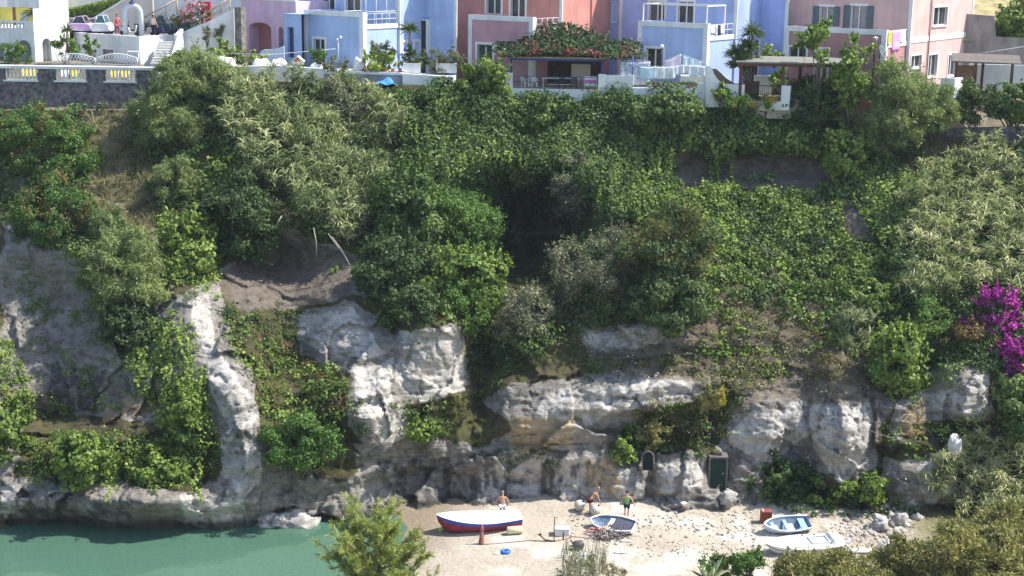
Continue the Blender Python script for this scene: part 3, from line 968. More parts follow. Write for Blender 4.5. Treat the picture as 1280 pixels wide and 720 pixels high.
cover('ledge_weeds', 'weeds along the rock ledges above the beach', [[(735, 440), (800, 450), (885, 425), (900, 470), (840, 462), (740, 476)], [(765, 555), (800, 510), (860, 500), (910, 480), (940, 500), (905, 545), (880, 575), (800, 582), (770, 585)], [(490, 500), (560, 500), (580, 540), (530, 552), (495, 535)], [(590, 400), (650, 420), (640, 470), (600, 500), (585, 470)], [(600, 565), (710, 562), (700, 580), (610, 580)]], 7.5, (0.2, 0.55), 85, 'ivy', 0.21, 0.15, 0.3, seed=11, tint=0.42, noise_cut=-0.5)
cover('brown_weeds', 'half dead brown weeds scattered over the soil slope above the cave door', [[(740, 436), (890, 370), (1000, 380), (1100, 400), (1110, 480), (1000, 470), (910, 500), (840, 460), (740, 474)], [(780, 510), (930, 480), (900, 570), (860, 570)]], 9, (0.2, 0.55), 85, 'heath', 0.20, 0.09, 0.1, seed=12, tint=0.35, noise_cut=-0.35)
cover('slope_weeds', 'sparse green weeds on the soil slope above the cave door', [[(880, 360), (1000, 370), (1120, 380), (1130, 480), (1040, 470), (930, 490), (880, 430)]], 9.5, (0.25, 0.55), 80, 'vine', 0.25, 0.18, 0.3, seed=13, tint=0.4, noise_cut=-0.22)
cover('nettle', 'dark weeds at the foot of the white outcrops behind the dinghy', [[(945, 575), (1010, 575), (1050, 610), (1110, 600), (1150, 640), (1060, 652), (960, 636), (940, 610)]], 9, (0.3, 0.65), 85, 'ivy', 0.25, 0.18, 0.3, seed=14, tint=0.36)
cover('herbage', 'pale green herbage on the right slope around the white standing rock', [[(1110, 530), (1200, 520), (1260, 500), (1300, 540), (1300, 640), (1200, 640), (1180, 580), (1120, 560)]], 9, (0.2, 0.5), 85, 'vine', 0.24, 0.16, 0.2, seed=15, tint=0.6)
canes('reed_bed', 'silvery green giant reeds covering the upper right slope', [[(1130, 240), (1200, 196), (1300, 190), (1300, 400), (1240, 372), (1160, 380), (1120, 320)]], 9, 2.0, 0.75, 0.085, 'reed', 30, 0.5, 21)
canes('cane_thicket', 'tall silver green cane thicket over the upper left cliff', [[(262, 108), (330, 104), (420, 110), (485, 135), (505, 205), (470, 255), (440, 320), (385, 292), (335, 235), (285, 180)]], 8.5, 2.4, 0.8, 0.085, 'cane', 34, 0.5, 22)
canes('shore_reeds', 'young green reeds on the slope at the right end of the beach', [[(1150, 590), (1200, 560), (1300, 545), (1300, 660), (1190, 645), (1160, 625)]], 9, 1.3, 0.7, 0.08, 'reed', 26, 0.65, 23)
blades('dry_grass', 'straw coloured dry grass on the upper slope below the stone wall', DRY[:2], 5, 0.55, 0.05, 'dry', 0.6, 0.4, 7, 0.5, 31)
blades('dry_stalks', 'pale dead stalks between the weeds on the soil slope', [[(880, 380), (1130, 380), (1120, 490), (920, 500)], [(120, 240), (200, 260), (200, 400), (110, 330)]], 9, 0.5, 0.045, 'dry', 0.7, 0.4, 5, 0.4, 32, noise_cut=0.0)
cover('wild_flowers', 'tiny white flower heads dotted over the weedy ledges', [[(735, 440), (885, 425), (1000, 380), (1100, 390), (1110, 480), (940, 490), (880, 580), (800, 580), (840, 480), (740, 475)], [(960, 560), (1100, 600), (1130, 560), (1170, 540), (1150, 640), (960, 620)], [(90, 300), (180, 320), (150, 340), (90, 320)]], 26, (0.3, 0.5), 34, 'white', 0.10, 0.10, 0.0, seed=33, tint=0.5, lift=0.4)

cover('rock_weeds', 'green weeds rooted in the cracks of the grey rock face on the left', [[(0, 330), (110, 320), (190, 400), (190, 520), (0, 520)], [(60, 375), (150, 380), (170, 450), (100, 440)]], 9, (0.2, 0.5), 100, 'vine', 0.19, 0.13, 0.3, seed=54, tint=0.32, noise_cut=0.02)
cover('rock_scrub', 'brownish scrub in the cracks of the grey rock face on the left', [[(0, 310), (110, 310), (200, 390), (190, 500), (0, 500)], [(500, 420), (580, 400), (590, 440), (520, 470)], [(640, 480), (880, 470), (880, 500), (660, 520)]], 12, (0.15, 0.45), 100, 'heath', 0.18, 0.07, 0.1, seed=55, tint=0.25, noise_cut=0.05, jitter=0.9)
cover('gully_weeds', 'dark weeds over the top of the gully right of the white streak', [[(275, 378), (380, 385), (372, 440), (330, 445), (290, 420)], [(440, 480), (480, 540), (440, 545)], [(590, 400), (660, 420), (720, 440), (640, 470), (590, 450)]], 8, (0.25, 0.6), 90, 'dark', 0.20, 0.13, 0.2, seed=56, tint=0.5)
cover('scrub', 'lighter leafy patches scattered through the dark growth of the cliff', [[(190, 130), (1000, 150), (1340, 175), (1340, 400), (1120, 400), (880, 380), (640, 440), (460, 360), (340, 280), (200, 300)]], 11, (0.3, 0.7), 70, 'vine', 0.34, 0.24, 0.3, seed=51, tint=0.42, noise_cut=0.06)
cover('grey_scrub', 'greyish small leafed patches scattered through the growth of the cliff', [[(190, 150), (1000, 160), (1340, 185), (1340, 420), (1120, 440), (880, 400), (640, 440), (460, 360), (340, 280), (200, 300)]], 13, (0.3, 0.75), 110, 'grey', 0.19, 0.09, 0.1, seed=52, tint=0.4, noise_cut=0.12, jitter=0.9)
cover('withered_growth', 'brown withered leaves caught among the green creepers', [[(-10, 150), (1000, 160), (1340, 185), (1340, 440), (1120, 480), (880, 400), (640, 440), (460, 360), (340, 280), (60, 300)]], 20, (0.25, 0.55), 80, 'rust', 0.20, 0.09, 0.1, seed=53, tint=0.5, noise_cut=0.10, jitter=0.9)


def strands(name, label, polys, count, species, seed, L=0.24, Wd=0.17, length=(25, 70), tint=0.55):
    q = sample_poly(polys, 4, 1.0, seed)
    q = q[RNG.permutation(len(q))[:count]]
    PP = []; DD = []
    for (x, y) in q:
        ln = length[0] + (length[1] - length[0]) * RNG.random()
        n = int(ln * 1.1)
        t = np.linspace(0, 1, n)
        px = x + 7 * np.sin(t * 3 + x) * t + 8 * (RNG.random() - .5) * t; py = y + ln * t
        if mask(BARE[2:], px[-1:], py[-1:], .5, 9)[0] > .5 or mask(HOLLOW, px[-1:], py[-1:], .5, 9)[0] > .5:
            continue
        Q = T(px, py); Q[:, 1] = np.minimum(Q[:, 1], Q[0, 1] + 0.9 * t * ln / 17) - 0.55 - 0.3 * RNG.random()
        PP.append(Q + 0.09 * RNG.normal(size=Q.shape)); DD.append(np.tile([RNG.normal() * .3, -.7, .5], (n, 1)))
    P = np.concatenate(PP); D = np.concatenate(DD)
    lv = Leaves(); lv.add(leaf_quads(P, D, L, Wd, 0.7, jitter=0.6), tints(P, tint, 0.3, 0.25, 0.8, seed))
    return tag(lv.build(name, LM[species], base=tuple(P.mean(0))), label, kind='stuff')


strands('ivy_strands', 'long ivy strands trailing down the upper cliff', [[(490, 130), (640, 135), (760, 135), (990, 160), (1000, 185), (840, 190), (740, 210), (560, 230)], [(520, 260), (620, 280), (620, 340), (480, 330)]], 330, 'vine', 61)
strands('vine_strands', 'bright vine strands trailing over the rocks of the left and right slopes', [[(200, 250), (265, 270), (260, 330), (205, 330)], [(170, 390), (250, 400), (250, 500), (180, 480)], [(1000, 170), (1150, 240), (1160, 330), (1060, 250)], [(1070, 400), (1150, 410), (1140, 460), (1080, 450)], [(60, 560), (260, 565), (250, 590), (70, 590)]], 170, 'vine', 62, tint=.6, length=(15, 45))

# ---- shrubs one can tell apart
S = shrub
S('mastic_bush', 'large dark green bush with bare grey branches below the left stone wall', (-6, 122, 120, 240), 'mastic', seed=1, tint=0.42, second=('rust', 0.08), trunkmat=M_greywood)
S('mastic_bush', 'dark green bush hanging lower under the large one at the left edge', (20, 220, 118, 330), 'mastic', seed=2, tint=0.36, second=('rust', 0.12), trunkmat=M_greywood)
S('tamarisk', 'feathery grey green shrub hanging over the left rock face', (105, 285, 208, 400), 'feather', seed=3, tint=0.5)
S('laurel_bush', 'dark hanging bush under the feathery shrub on the left rock', (120, 375, 205, 450), 'dark', seed=44, tint=0.5)
S('tamarisk', 'small bluish feathery shrub on the dry grass slope', (100, 255, 165, 320), 'feather', seed=4, tint=0.35)
S('tamarisk_tree', 'tall feathery tree at the right end of the stone wall', (165, 88, 262, 215), 'feather', seed=5, tint=0.40, blobs=40)
S('tamarisk_tree', 'feathery treetop reaching up to the white steps', (205, 62, 290, 135), 'feather', seed=6, tint=0.55, Y=116.5, base_py=150)
S('tamarisk', 'pale feathery shrub below the tall tree left of the canes', (188, 195, 245, 262), 'feather', seed=7, tint=0.5)
S('laurel_bush', 'dark leafy bush in shade beneath the cane thicket', (250, 230, 345, 330), 'dark', seed=8, tint=0.5)
S('vine_bush', 'bright green leafy vine bush above the white rock streak', (200, 262, 268, 368), 'vine', seed=9, tint=0.55)
S('carob_bush', 'dark bush capping the ridge right of the cane thicket', (455, 215, 560, 310), 'ivy', seed=10, tint=0.45)
S('carob_bush', 'broad green bush on the ridge left of the dark hollow', (520, 235, 625, 345), 'mastic', seed=11, tint=0.5)
S('carob_bush', 'shaded green bush above the pale rock wall', (440, 290, 545, 390), 'dark', seed=12, tint=0.6)
S('carob_bush', 'bright green bush overhanging the square pale rock', (530, 310, 632, 400), 'vine', seed=13, tint=0.42)
S('carob_bush', 'small round bush at the foot of the ridge above the square rock', (550, 360, 615, 420), 'mastic', seed=14, tint=0.42)
S('carob_bush', 'dark hanging bush just left of the square pale rock', (470, 350, 560, 415), 'dark', seed=15, tint=0.55)
S('olive_bush', 'grey green bush standing inside the dark hollow', (684, 195, 750, 275), 'grey', seed=16, tint=0.35)
S('olive_bush', 'large grey olive bush on the central ridge', (680, 285, 790, 405), 'grey', seed=17, tint=0.40, blobs=46)
S('olive_bush', 'pale grey bush at the foot of the central gully', (622, 358, 698, 440), 'grey', seed=18, tint=0.6)
S('broom_bush', 'olive green bush with brownish top on the central ridge', (770, 265, 900, 385), 'heath', seed=19, tint=0.30, second=('dark', 0.35), leafk=1.1)
S('broom_bush', 'dark bush at the foot of the central ridge beside the creeper', (780, 340, 890, 415), 'dark', seed=20, tint=0.7)
S('gorse_bush', 'green bush with yellow blossom on the right slope', (1050, 348, 1122, 398), 'vine', seed=21, tint=0.4, second=('yellow', 0.18))
S('mastic_bush', 'bright rounded green bush below the reeds on the right', (1128, 368, 1192, 430), 'mastic', seed=22, tint=0.6)
S('creeper_bush', 'leafy bush draping over the white outcrop on the right', (1075, 400, 1155, 500), 'vine', seed=23, tint=0.5)
S('heather_bush', 'brownish heather bush left of the magenta blossom', (1182, 395, 1245, 445), 'rust', seed=24, tint=0.5, second=('dark', 0.3))
S('bougainvillea', 'magenta bougainvillea in full blossom at the right edge', (1212, 360, 1276, 436), 'magenta', seed=25, tint=0.5, second=('ivy', 0.2))
S('bougainvillea', 'sparse purple bougainvillea hanging below the full magenta one', (1240, 418, 1305, 472), 'magenta', seed=26, tint=0.3, second=('rust', 0.3), dens=.6)
S('ivy_bush', 'tall dark ivy bush at the right edge under the bougainvillea', (1236, 460, 1310, 545), 'ivy', seed=27, tint=0.5)
S('mastic_bush', 'round dark green bush on the rocks above the water', (320, 515, 428, 592), 'mastic', seed=28, tint=0.42)
S('fennel_plant', 'yellow flowering tuft on the slope above the cave door', (868, 484, 910, 516), 'heath', seed=29, tint=0.65, second=('yellow', 0.15), trunk=False, cat='plant')
S('broom_bush', 'pale green tuft above the cave window', (796, 520, 840, 568), 'heath', seed=30, tint=0.5)
S('broom_bush', 'lime green tuft left of the cave window', (765, 545, 800, 582), 'vine', seed=31, tint=0.6)
S('broom_bush', 'yellowish tuft hanging beside the square rock', (560, 490, 592, 525), 'heath', seed=32, tint=0.45)
S('broom_bush', 'green tuft under the leaning rock slab', (505, 525, 555, 556), 'vine', seed=33, tint=0.5)
S('pampas_clump', 'clump of long arching grass with straw plumes on the right slope', (1040, 380, 1095, 450), 'cane', seed=34, tint=0.45, trunk=False, cat='plant')
S('thorn_bush', 'weedy bush with yellow tips behind the blue dinghy', (1010, 585, 1062, 645), 'vine', seed=35, tint=0.35, second=('heath', 0.15))
S('thorn_bush', 'bright leafed bush at the foot of the white outcrop', (1055, 590, 1120, 630), 'vine', seed=36, tint=0.55)
S('thorn_bush', 'dark bush left of the white outcrop and over the beach', (950, 570, 1015, 628), 'ivy', seed=37, tint=0.35)
S('climber', 'climbing weed on the left buttress', (205, 470, 262, 570), 'vine', seed=38, tint=0.45)
S('climber', 'leafy climber over the rock shelf above the boulder', (60, 545, 140, 610), 'vine', seed=39, tint=0.42)
S('climber', 'trailing climber over the right end of the boulder', (165, 560, 245, 618), 'vine', seed=40, tint=0.5)
S('pampas_clump', 'yellow green hanging vegetation at the left edge above the pale rock', (-20, 500, 40, 600), 'vine', seed=41, tint=0.35, trunk=False, cat='plant')
# trees and bushes along the upper edge, right half
S('acacia', 'slender tree with open crown in front of the long pergola roof', (1000, 22, 1040, 88), 'vine', seed=50, tint=0.45, Y=114.2, base_py=160, gap=2, blobs=14)
S('acacia', 'tall light green tree beside the slender one by the pergola', (1040, 42, 1085, 150), 'vine', seed=51, tint=0.5, Y=114.0, base_py=165, blobs=26)
S('acacia', 'big feathery tree below the lamp of the pink house', (1070, 72, 1165, 178), 'feather', seed=52, tint=0.55, Y=113.5, base_py=182, blobs=50)
S('acacia', 'blue green tree low at the lip of the cliff', (1075, 135, 1140, 185), 'feather', seed=53, tint=0.35, Y=112.6, base_py=190)
S('acacia', 'yellowish tree right of the big feathery one', (1130, 105, 1200, 170), 'feather', seed=54, tint=0.65, Y=114.0, base_py=176)
S('fig_tree', 'dark fig tree under the small pergola on the right', (1190, 98, 1250, 160), 'dark', seed=55, tint=0.7, Y=115.0, base_py=170)
S('fig_tree', 'leafy fig tree at the right edge by the retaining wall', (1235, 96, 1300, 160), 'ivy', seed=56, tint=0.5, Y=115.5, base_py=170)
S('laurel_bush', 'dark shaded bush beneath the long pergola', (985, 92, 1050, 160), 'dark', seed=57, tint=0.45, Y=115.2, base_py=165)
S('creeper_bush', 'bright leafy bush at the top of the trailing vine', (1025, 165, 1095, 225), 'vine', seed=58, tint=0.6)
S('ivy_bush', 'ivy clad bush left of the verandah pillar', (575, 72, 640, 128), 'vine', seed=59, tint=0.42, Y=117.0, base_py=130)
S('ivy_bush', 'green bush bulging below the laundry wall', (775, 112, 890, 160), 'ivy', seed=60, tint=0.55)
S('ivy_bush', 'ivy cushion at the cliff lip under the verandah', (640, 122, 720, 170), 'ivy', seed=61, tint=0.55)
S('tamarisk', 'pale bush among the canes below the white parapet', (400, 100, 470, 165), 'grey', seed=62, tint=0.5)
S('bramble_bush', 'olive shrub on the slope under the retaining wall', (1195, 180, 1262, 235), 'grey', seed=63, tint=0.45)
S('laurel_bush', 'dark green shrub at the right edge under the wall', (1255, 178, 1310, 225), 'dark', seed=64, tint=0.7)
S('oleander', 'hanging shrub left of the cut in the upper slope', (1100, 300, 1165, 375), 'ivy', seed=65, tint=0.5)
S('oleander', 'shaded bush below the reeds near the bright round bush', (1110, 330, 1200, 375), 'reed', seed=66, tint=0.35, trunk=False)
# ------------------------------------------------------------------ building helpers
UP = Vector((0, 0, 1))


class Pl:
    """a vertical wall plane: origin o, horizontal run a, outward normal n"""
    def __init__(s, o, a, n):
        s.o, s.a, s.n = Vector(o), Vector(a).normalized(), Vector(n).normalized()

    def P(s, u, w, d=0.0):
        return s.o + s.a * u + UP * w + s.n * d

    def hit(s, px, py, d=0.0):
        r = Vector(rays(float(px), float(py)))
        o = s.o + s.n * d
        t = (o - Vector(CAMP)).dot(s.n) / r.dot(s.n)
        q = Vector(CAMP) + r * t - o
        return q.dot(s.a), q.z

    def u(s, px, py=40.0):
        return s.hit(px, py)[0]

    def w(s, px, py):
        return s.hit(px, py)[1]

    def box(s, mb, u0, u1, w0, w1, d0, d1):
        return mb.obox(s.P(u0, w0, d0), s.a * (u1 - u0), s.n * (d1 - d0), UP * (w1 - w0))


def wall_panel(mb, pl, u0, u1, w0, w1, holes=(), depth=0.22):
    """wall face with real openings: cells around the holes plus the reveals"""
    us = sorted({u0, u1, *[min(max(h[0], u0), u1) for h in holes], *[min(max(h[1], u0), u1) for h in holes]})
    ws = sorted({w0, w1, *[min(max(h[2], w0), w1) for h in holes], *[min(max(h[3], w0), w1) for h in holes]})
    for i in range(len(us) - 1):
        for j in range(len(ws) - 1):
            cu, cw = (us[i] + us[i + 1]) / 2, (ws[j] + ws[j + 1]) / 2
            if any(h[0] < cu < h[1] and h[2] < cw < h[3] for h in holes):
                continue
            mb.quad(pl.P(us[i], ws[j]), pl.P(us[i + 1], ws[j]), pl.P(us[i + 1], ws[j + 1]), pl.P(us[i], ws[j + 1]))
    for (a, b, c, d) in [h[:4] for h in holes]:
        for (p, q) in (((a, c), (a, d)), ((b, d), (b, c)), ((a, d), (b, d)), ((b, c), (a, c))):
            mb.quad(pl.P(*p), pl.P(*q), pl.P(*q, -depth), pl.P(*p, -depth))


M_white = mat('white_wash', (0.78, 0.78, 0.76), 0.8, 0.06, 1.2, 0.1, 9, wear=0.12)
M_whitewood = mat('white_joinery', (0.76, 0.76, 0.74), 0.5, 0.05, 4)
M_glass = mat('window_glass', (0.035, 0.045, 0.05), 0.08, 0.3, 0.8, spec=0.6)
M_curtain = mat('net_curtain', (0.34, 0.34, 0.33), 0.8, 0.15, 6)
M_teal = mat('teal_shutter', (0.055, 0.14, 0.17), 0.6, 0.15, 6)
M_blue = mat('blue_render', (0.42, 0.54, 0.80), 0.85, 0.06, 0.7, 0.12, 12, wear=0.12)
M_blue2 = mat('periwinkle_render', (0.40, 0.49, 0.79), 0.85, 0.06, 0.7, 0.12, 12, wear=0.12)
M_red = mat('brick_red_render', (0.61, 0.28, 0.23), 0.85, 0.08, 0.7, 0.12, 12, wear=0.12)
M_redpink = mat('dusty_red_render', (0.53, 0.305, 0.325), 0.85, 0.08, 0.7, 0.12, 12, wear=0.12)
M_pink = mat('pink_render', (0.66, 0.46, 0.42), 0.85, 0.07, 0.7, 0.12, 12, wear=0.12)
M_mauve = mat('mauve_render', (0.74, 0.53, 0.65), 0.85, 0.06, 0.7, 0.12, 12, wear=0.12)
M_terra = mat('terracotta_render', (0.48, 0.25, 0.25), 0.85, 0.08, 0.7, 0.12, 12, wear=0.12)
M_stone = mat('dark_stone_masonry', (0.135, 0.13, 0.13), 0.9, 0.55, 3.2, 0.8, 7)
M_conc = mat('grey_concrete', (0.27, 0.255, 0.24), 0.9, 0.25, 1.3, 0.3, 8, stretch=(1, 1, 0.4))
M_floor = mat('terrace_tiles', (0.52, 0.46, 0.38), 0.7, 0.1, 2)
M_wood = mat('brown_timber', (0.13, 0.062, 0.038), 0.7, 0.25, 5, 0.2, stretch=(1, 1, 0.3))
M_palewood = mat('weathered_timber', (0.42, 0.34, 0.25), 0.8, 0.25, 5, 0.2)
M_iron = mat('white_iron', (0.72, 0.72, 0.72), 0.5, 0.05, 5)
M_dark = mat('dark_metal', (0.03, 0.03, 0.035), 0.5, 0.3, 5)
M_navy = mat('navy_paint', (0.03, 0.06, 0.16), 0.5, 0.2, 5)
M_pot = mat('terracotta_pot', (0.40, 0.15, 0.09), 0.8, 0.2, 6)


def window(parent, pl, u0, u1, w0, w1, surround=0.16, shutters=0, leaves=2, curtain=False, name='window', dep=0.2, glassm=None, sill=True):
    """surround, sash frame, glazing and (optional) opened shutters on a wall opening"""
    fr = MB()
    for (a, b, c, d) in ((u0 - surround, u0, w0, w1), (u1, u1 + surround, w0, w1), (u0 - surround, u1 + surround, w1, w1 + surround)):
        pl.box(fr, a, b, c, d, -0.03, 0.06)
    if sill:
        pl.box(fr, u0 - surround, u1 + surround, w0 - 0.10, w0, -0.03, 0.12)
    t = 0.055
    g = -dep + 0.01
    for k in range(leaves):
        a = u0 + (u1 - u0) * k / leaves; b = u0 + (u1 - u0) * (k + 1) / leaves
        for (p, q, r, s) in ((a, a + t, w0, w1), (b - t, b, w0, w1), (a + t, b - t, w0, w0 + t * 1.4), (a + t, b - t, w1 - t, w1)):
            pl.box(fr, p, q, r, s, g, g + 0.07)
    o = fr.build(name, M_whitewood, parent)
    gl = MB()
    gl.quad(pl.P(u0, w0, -dep), pl.P(u1, w0, -dep), pl.P(u1, w1, -dep), pl.P(u0, w1, -dep))
    gl.build('pane', glassm or M_glass, o)
    if curtain:
        c = MB()
        for k in range(leaves):
            a = u0 + (u1 - u0) * (k + 0.18) / leaves; b = u0 + (u1 - u0) * (k + 0.8) / leaves
            n = 8
            for q in range(n):
                e0, e1 = 0.012 * math.sin(q * 2.2), 0.012 * math.sin(q * 2.2 + 2.2)
                x0, x1 = a + (b - a) * q / n, a + (b - a) * (q + 1) / n
                c.quad(pl.P(x0, w0 + .1, g + 0.015 + e0), pl.P(x1, w0 + .1, g + 0.015 + e1), pl.P(x1, w1 - .07, g + 0.015 + e1), pl.P(x0, w1 - .07, g + 0.015 + e0))
        c.build('curtain', M_curtain, o)
    if shutters:
        sw = (u1 - u0) / 2
        for sgn in (-1, 1):
            if sgn < 0:
                a, b = u0 - sw - surround * 0.3, u0 - surround * 0.3
            else:
                a, b = u1 + surround * 0.3, u1 + sw + surround * 0.3
            s = MB()
            pl.box(s, a, a + 0.07, w0, w1, 0.07, 0.115); pl.box(s, b - 0.07, b, w0, w1, 0.07, 0.115)
            pl.box(s, a + 0.07, b - 0.07, w0, w0 + 0.08, 0.07, 0.115); pl.box(s, a + 0.07, b - 0.07, w1 - 0.08, w1, 0.07, 0.115)
            nsl = int((w1 - w0) / 0.09)
            for q in range(1, nsl):
                z = w0 + (w1 - w0) * q / nsl
                s.obox(pl.P(a + 0.07, z - 0.02, 0.075), pl.a * (b - a - 0.14), pl.n * 0.03, UP * 0.05 - pl.n * 0.0)
            s.build('shutter', M_teal, o)
    return o


def house_frame(px, py, Y, yaw=35):
    o = WV(px, py, Y)
    c, s = math.cos(math.radians(yaw)), math.sin(math.radians(yaw))
    u = Vector((c, -s, 0)); v = Vector((s, c, 0))
    return o, u, v


# ------------------------------------------------------------------ the row of coloured houses
def terrace_house(label, px, py, Y, xl, xr, mr, ml, tower, recess, top_py, mcol, bcol, front_windows, low_windows, tower_windows, side_col=None, rail='rail', recess_col=None, floor_h=None, lowcol=None, band=False):
    """front block under a terrace, main block set back behind it, sunlit side wall
    px,py,Y: foot of the block's right front corner; xl: its left edge; xr: far end of its right side (photo columns)
    ml, mr: left edge and right corner of the main front; tower: end of the sunlit side; recess: end of the set-back bay"""
    o, u, v = house_frame(px, py, Y)
    root = thing('terrace_house', label, 'house', o, 'coloured terraced houses above the cliff')
    F = Pl(o, u, -v); R = Pl(o, v, u)
    wid = -F.u(xl); dep = R.u(xr)
    M = Pl(o + v * dep, u, -v)
    if mr is not None:
        sh = M.u(mr)
    else:
        sh = 0.0
    M = Pl(o + v * dep + u * sh, u, -v)
    mw = -M.u(ml)
    TW = Pl(o + v * dep + u * sh, v, u)
    td = TW.u(tower)
    RC = Pl(o + v * (dep + td) + u * sh, u, -v)
    rw = RC.u(recess) if recess else 0
    par = F.w(px, top_py)
    fl = floor_h or par - 1.05
    H = 9.5
    walls = MB()
    lw = [(F.u(a), F.u(b), F.w(b, d), F.w(b, c)) for (a, c, b, d) in low_windows]
    blk = MB()
    wall_panel(blk, F, -wid, 0, -2, par, lw)
    blk.quad(F.P(-wid, -2, 0), F.P(-wid, par, 0), F.P(-wid, par, -dep), F.P(-wid, -2, -dep))
    F.box(blk, -wid, 0, fl, par - 0.002, -0.28, -0.05)
    wall_panel(blk, R, 0, dep, -2, fl)
    blk.quad(R.P(0, fl - 0.01), R.P(0.28, fl - 0.01), R.P(0.28, par), R.P(0, par))
    blk.build('front_block', bcol, root)
    f = MB(); f.quad(F.P(-wid, fl, -.28), F.P(0, fl, -.28), F.P(0, fl, -dep), F.P(-wid, fl, -dep)); f.build('terrace_floor', M_floor, root)
    hs = [(M.u(a), M.u(b), M.w((a + b) / 2, d), M.w((a + b) / 2, c)) for (a, c, b, d) in front_windows]
    wm = MB()
    wall_panel(wm, M, -mw, 0, (fl if not lowcol else fl - 0.4), H, hs)
    wall_panel(wm, M, -mw, 0, -2, (fl if not lowcol else fl - 0.4))
    if rw:
        wr = wm
        if recess_col:
            wr = MB()
        wall_panel(wr, RC, 0, rw, -2, H)
        if recess_col:
            wr.build('side_bay', recess_col, root)
    wm.build('main_wall', mcol, root)
    ts = [(TW.u(a), TW.u(b), TW.w((a + b) / 2, d), TW.w((a + b) / 2, c)) for (a, c, b, d) in tower_windows]
    wt = MB(); wall_panel(wt, TW, 0, td, -2, H, ts)
    wt.build('side_wall', side_col or mcol, root)
    rf = MB(); rf.quad(M.P(-mw, H), M.P(0, H), TW.P(td, H), M.P(-mw, H, -td)); rf.build('roof', M_white, root)
    # white trim
    k = 0.34
    t = MB()
    F.box(t, -wid - .04, -wid + k, -2, par + .04, -0.06, 0.05)
    F.box(t, -wid + k, -k, par - 0.36, par + .04, -0.06, 0.05)
    F.box(t, -k, 0.05, -2, par + .04, -0.06, 0.05)
    R.box(t, 0.055, 0.42, -2, par + .035, -0.06, 0.05)
    R.box(t, 0.43, dep - 0.02, fl - 0.28, fl + 0.10, -0.10, 0.07)
    t.build('parapet_trim', M_white, root)
    def pil(pl, a0, a1, w0):
        q = MB(); pl.box(q, a0, a1, w0, H, -0.05, 0.05); q.build('pilaster', M_white, root)
    pil(M, -mw - .03, -mw + k * .8, -2); pil(M, -k * .7, 0.05, fl - 2.4)
    if rw:
        pil(RC, rw - .2, rw + .1, -2)
    if band:
        t = MB(); M.box(t, -mw + k, -k, fl - 0.1, fl + 0.32, -0.02, 0.055); t.build('band', M_white, root)
        t = MB(); TW.box(t, 0.02, td - .24, fl - 0.1, fl + 0.32, -0.02, 0.055); t.build('band', M_white, root)
        pil(TW, td - .22, td + .05, -2)
    for h in lw:
        window(root, F, *h, surround=0.18, leaves=2, shutters=0)
    for i, h in enumerate(hs):
        window(root, M, *h, surround=0.17, leaves=2, curtain=(rail == 'none'), shutters=(1 if rail == 'none' else 0), sill=False)
    for h in ts:
        window(root, TW, *h, surround=0.16, leaves=2)
    if rail != 'none':
        r = MB()
        for z in (fl + 0.5, fl + 0.95):
            r.tube([R.P(0.5, z, -0.05), R.P(dep - .05, z, -0.05)], 0.025, 5)
        for q in range(5):
            s = 0.6 + (dep - 0.8) * q / 4
            r.tube([R.P(s, fl + .1, -0.05), R.P(s, fl + 0.95, -0.05)], 0.025, 5)
        r.build('balcony_rail', M_iron, root)
    return dict(root=root, F=F, R=R, M=M, TW=TW, RC=RC, wid=wid, dep=dep, fl=fl, par=par, td=td, rw=rw, mw=mw, o=o, u=u, v=v)


HA = terrace_house('light blue house with a white pergola of thin bars on its balcony', 454, 80, 121.5, 381, 498, 500, 372, 530, 570, 16, M_blue, M_blue,
                   [(403, -22, 419, 14), (433, -22, 451, 15)], [(392, 49, 406, 80)], [])
HR = terrace_house('brick red house behind the flowering verandah', 665, 85, 120.5, 586, 700, 702, 568, 762, 778, 22, M_red, M_redpink,
                   [(608, -22, 626, 18), (638, -22, 656, 22)], [(597, 56, 616, 82)], [], recess_col=M_blue2)
HB = terrace_house('periwinkle blue house with a square white frame on its terrace', 882, 92, 118.8, 798, 918, 920, 774, 949, 983, 30, M_blue2, M_blue,
                   [(811, 2, 830, 29), (847, 2, 866, 30)], [(809, 61, 830, 92)], [(0, 0, 0, 0)][:0])
HP = terrace_house('pink house with teal shutters at the right end of the row', 1103, 112, 116.5, 982, 1134, 1138, 981, 1214, None, 38, M_pink, M_terra,
                   [(1024, 8, 1040, 32), (1063, 7, 1081, 37)], [(988, 60, 1009, 80), (1022, 62, 1036, 100)], [(1165, 9, 1182, 32), (1163, 68, 1174, 95), (1188, 68, 1198, 94), (1141, 69, 1154, 84)], side_col=M_pink, rail='none', band=True, lowcol=True)
# corner windows in white boxes at the set-back bays
for hd, (a, b, c, d) in ((HA, (537, -18, 558, 11)), (HR, (743, -20, 762, 19)), (HB, (952, 3, 970, 25))):
    t = hd['RC']
    u0, u1 = t.u(a), t.u(b)
    w0, w1 = t.w((a + b) / 2, d), t.w((a + b) / 2, c)
    bx = MB()
    t.box(bx, u0, u1, w0 - 0.1, w0, 0.0, 0.5); t.box(bx, u0, u1, w1, w1 + 0.15, 0, 0.5)
    for q in (u0, (u0 + u1) / 2 - .08, u1 - 0.16):
        t.box(bx, q, q + 0.16, w0, w1, 0.003, 0.497)
    wo = bx.build('window', M_whitewood, hd['root'])
    g = MB(); t.box(g, u0 + .1, u1 - .1, w0, w1, 0.0, 0.35); g.build('pane', M_glass, wo)
# drain pipes
for hd, pl, px, m in ((HR, 'TW', 738, M_red), (HP, 'TW', 1161, M_terra)):
    p = hd[pl]; q = p.u(px)
    d = MB(); d.tube([p.P(q, -1, 0.09), p.P(q, 9, 0.09)], 0.06, 6); d.build('drain_pipe', m, hd['root'])
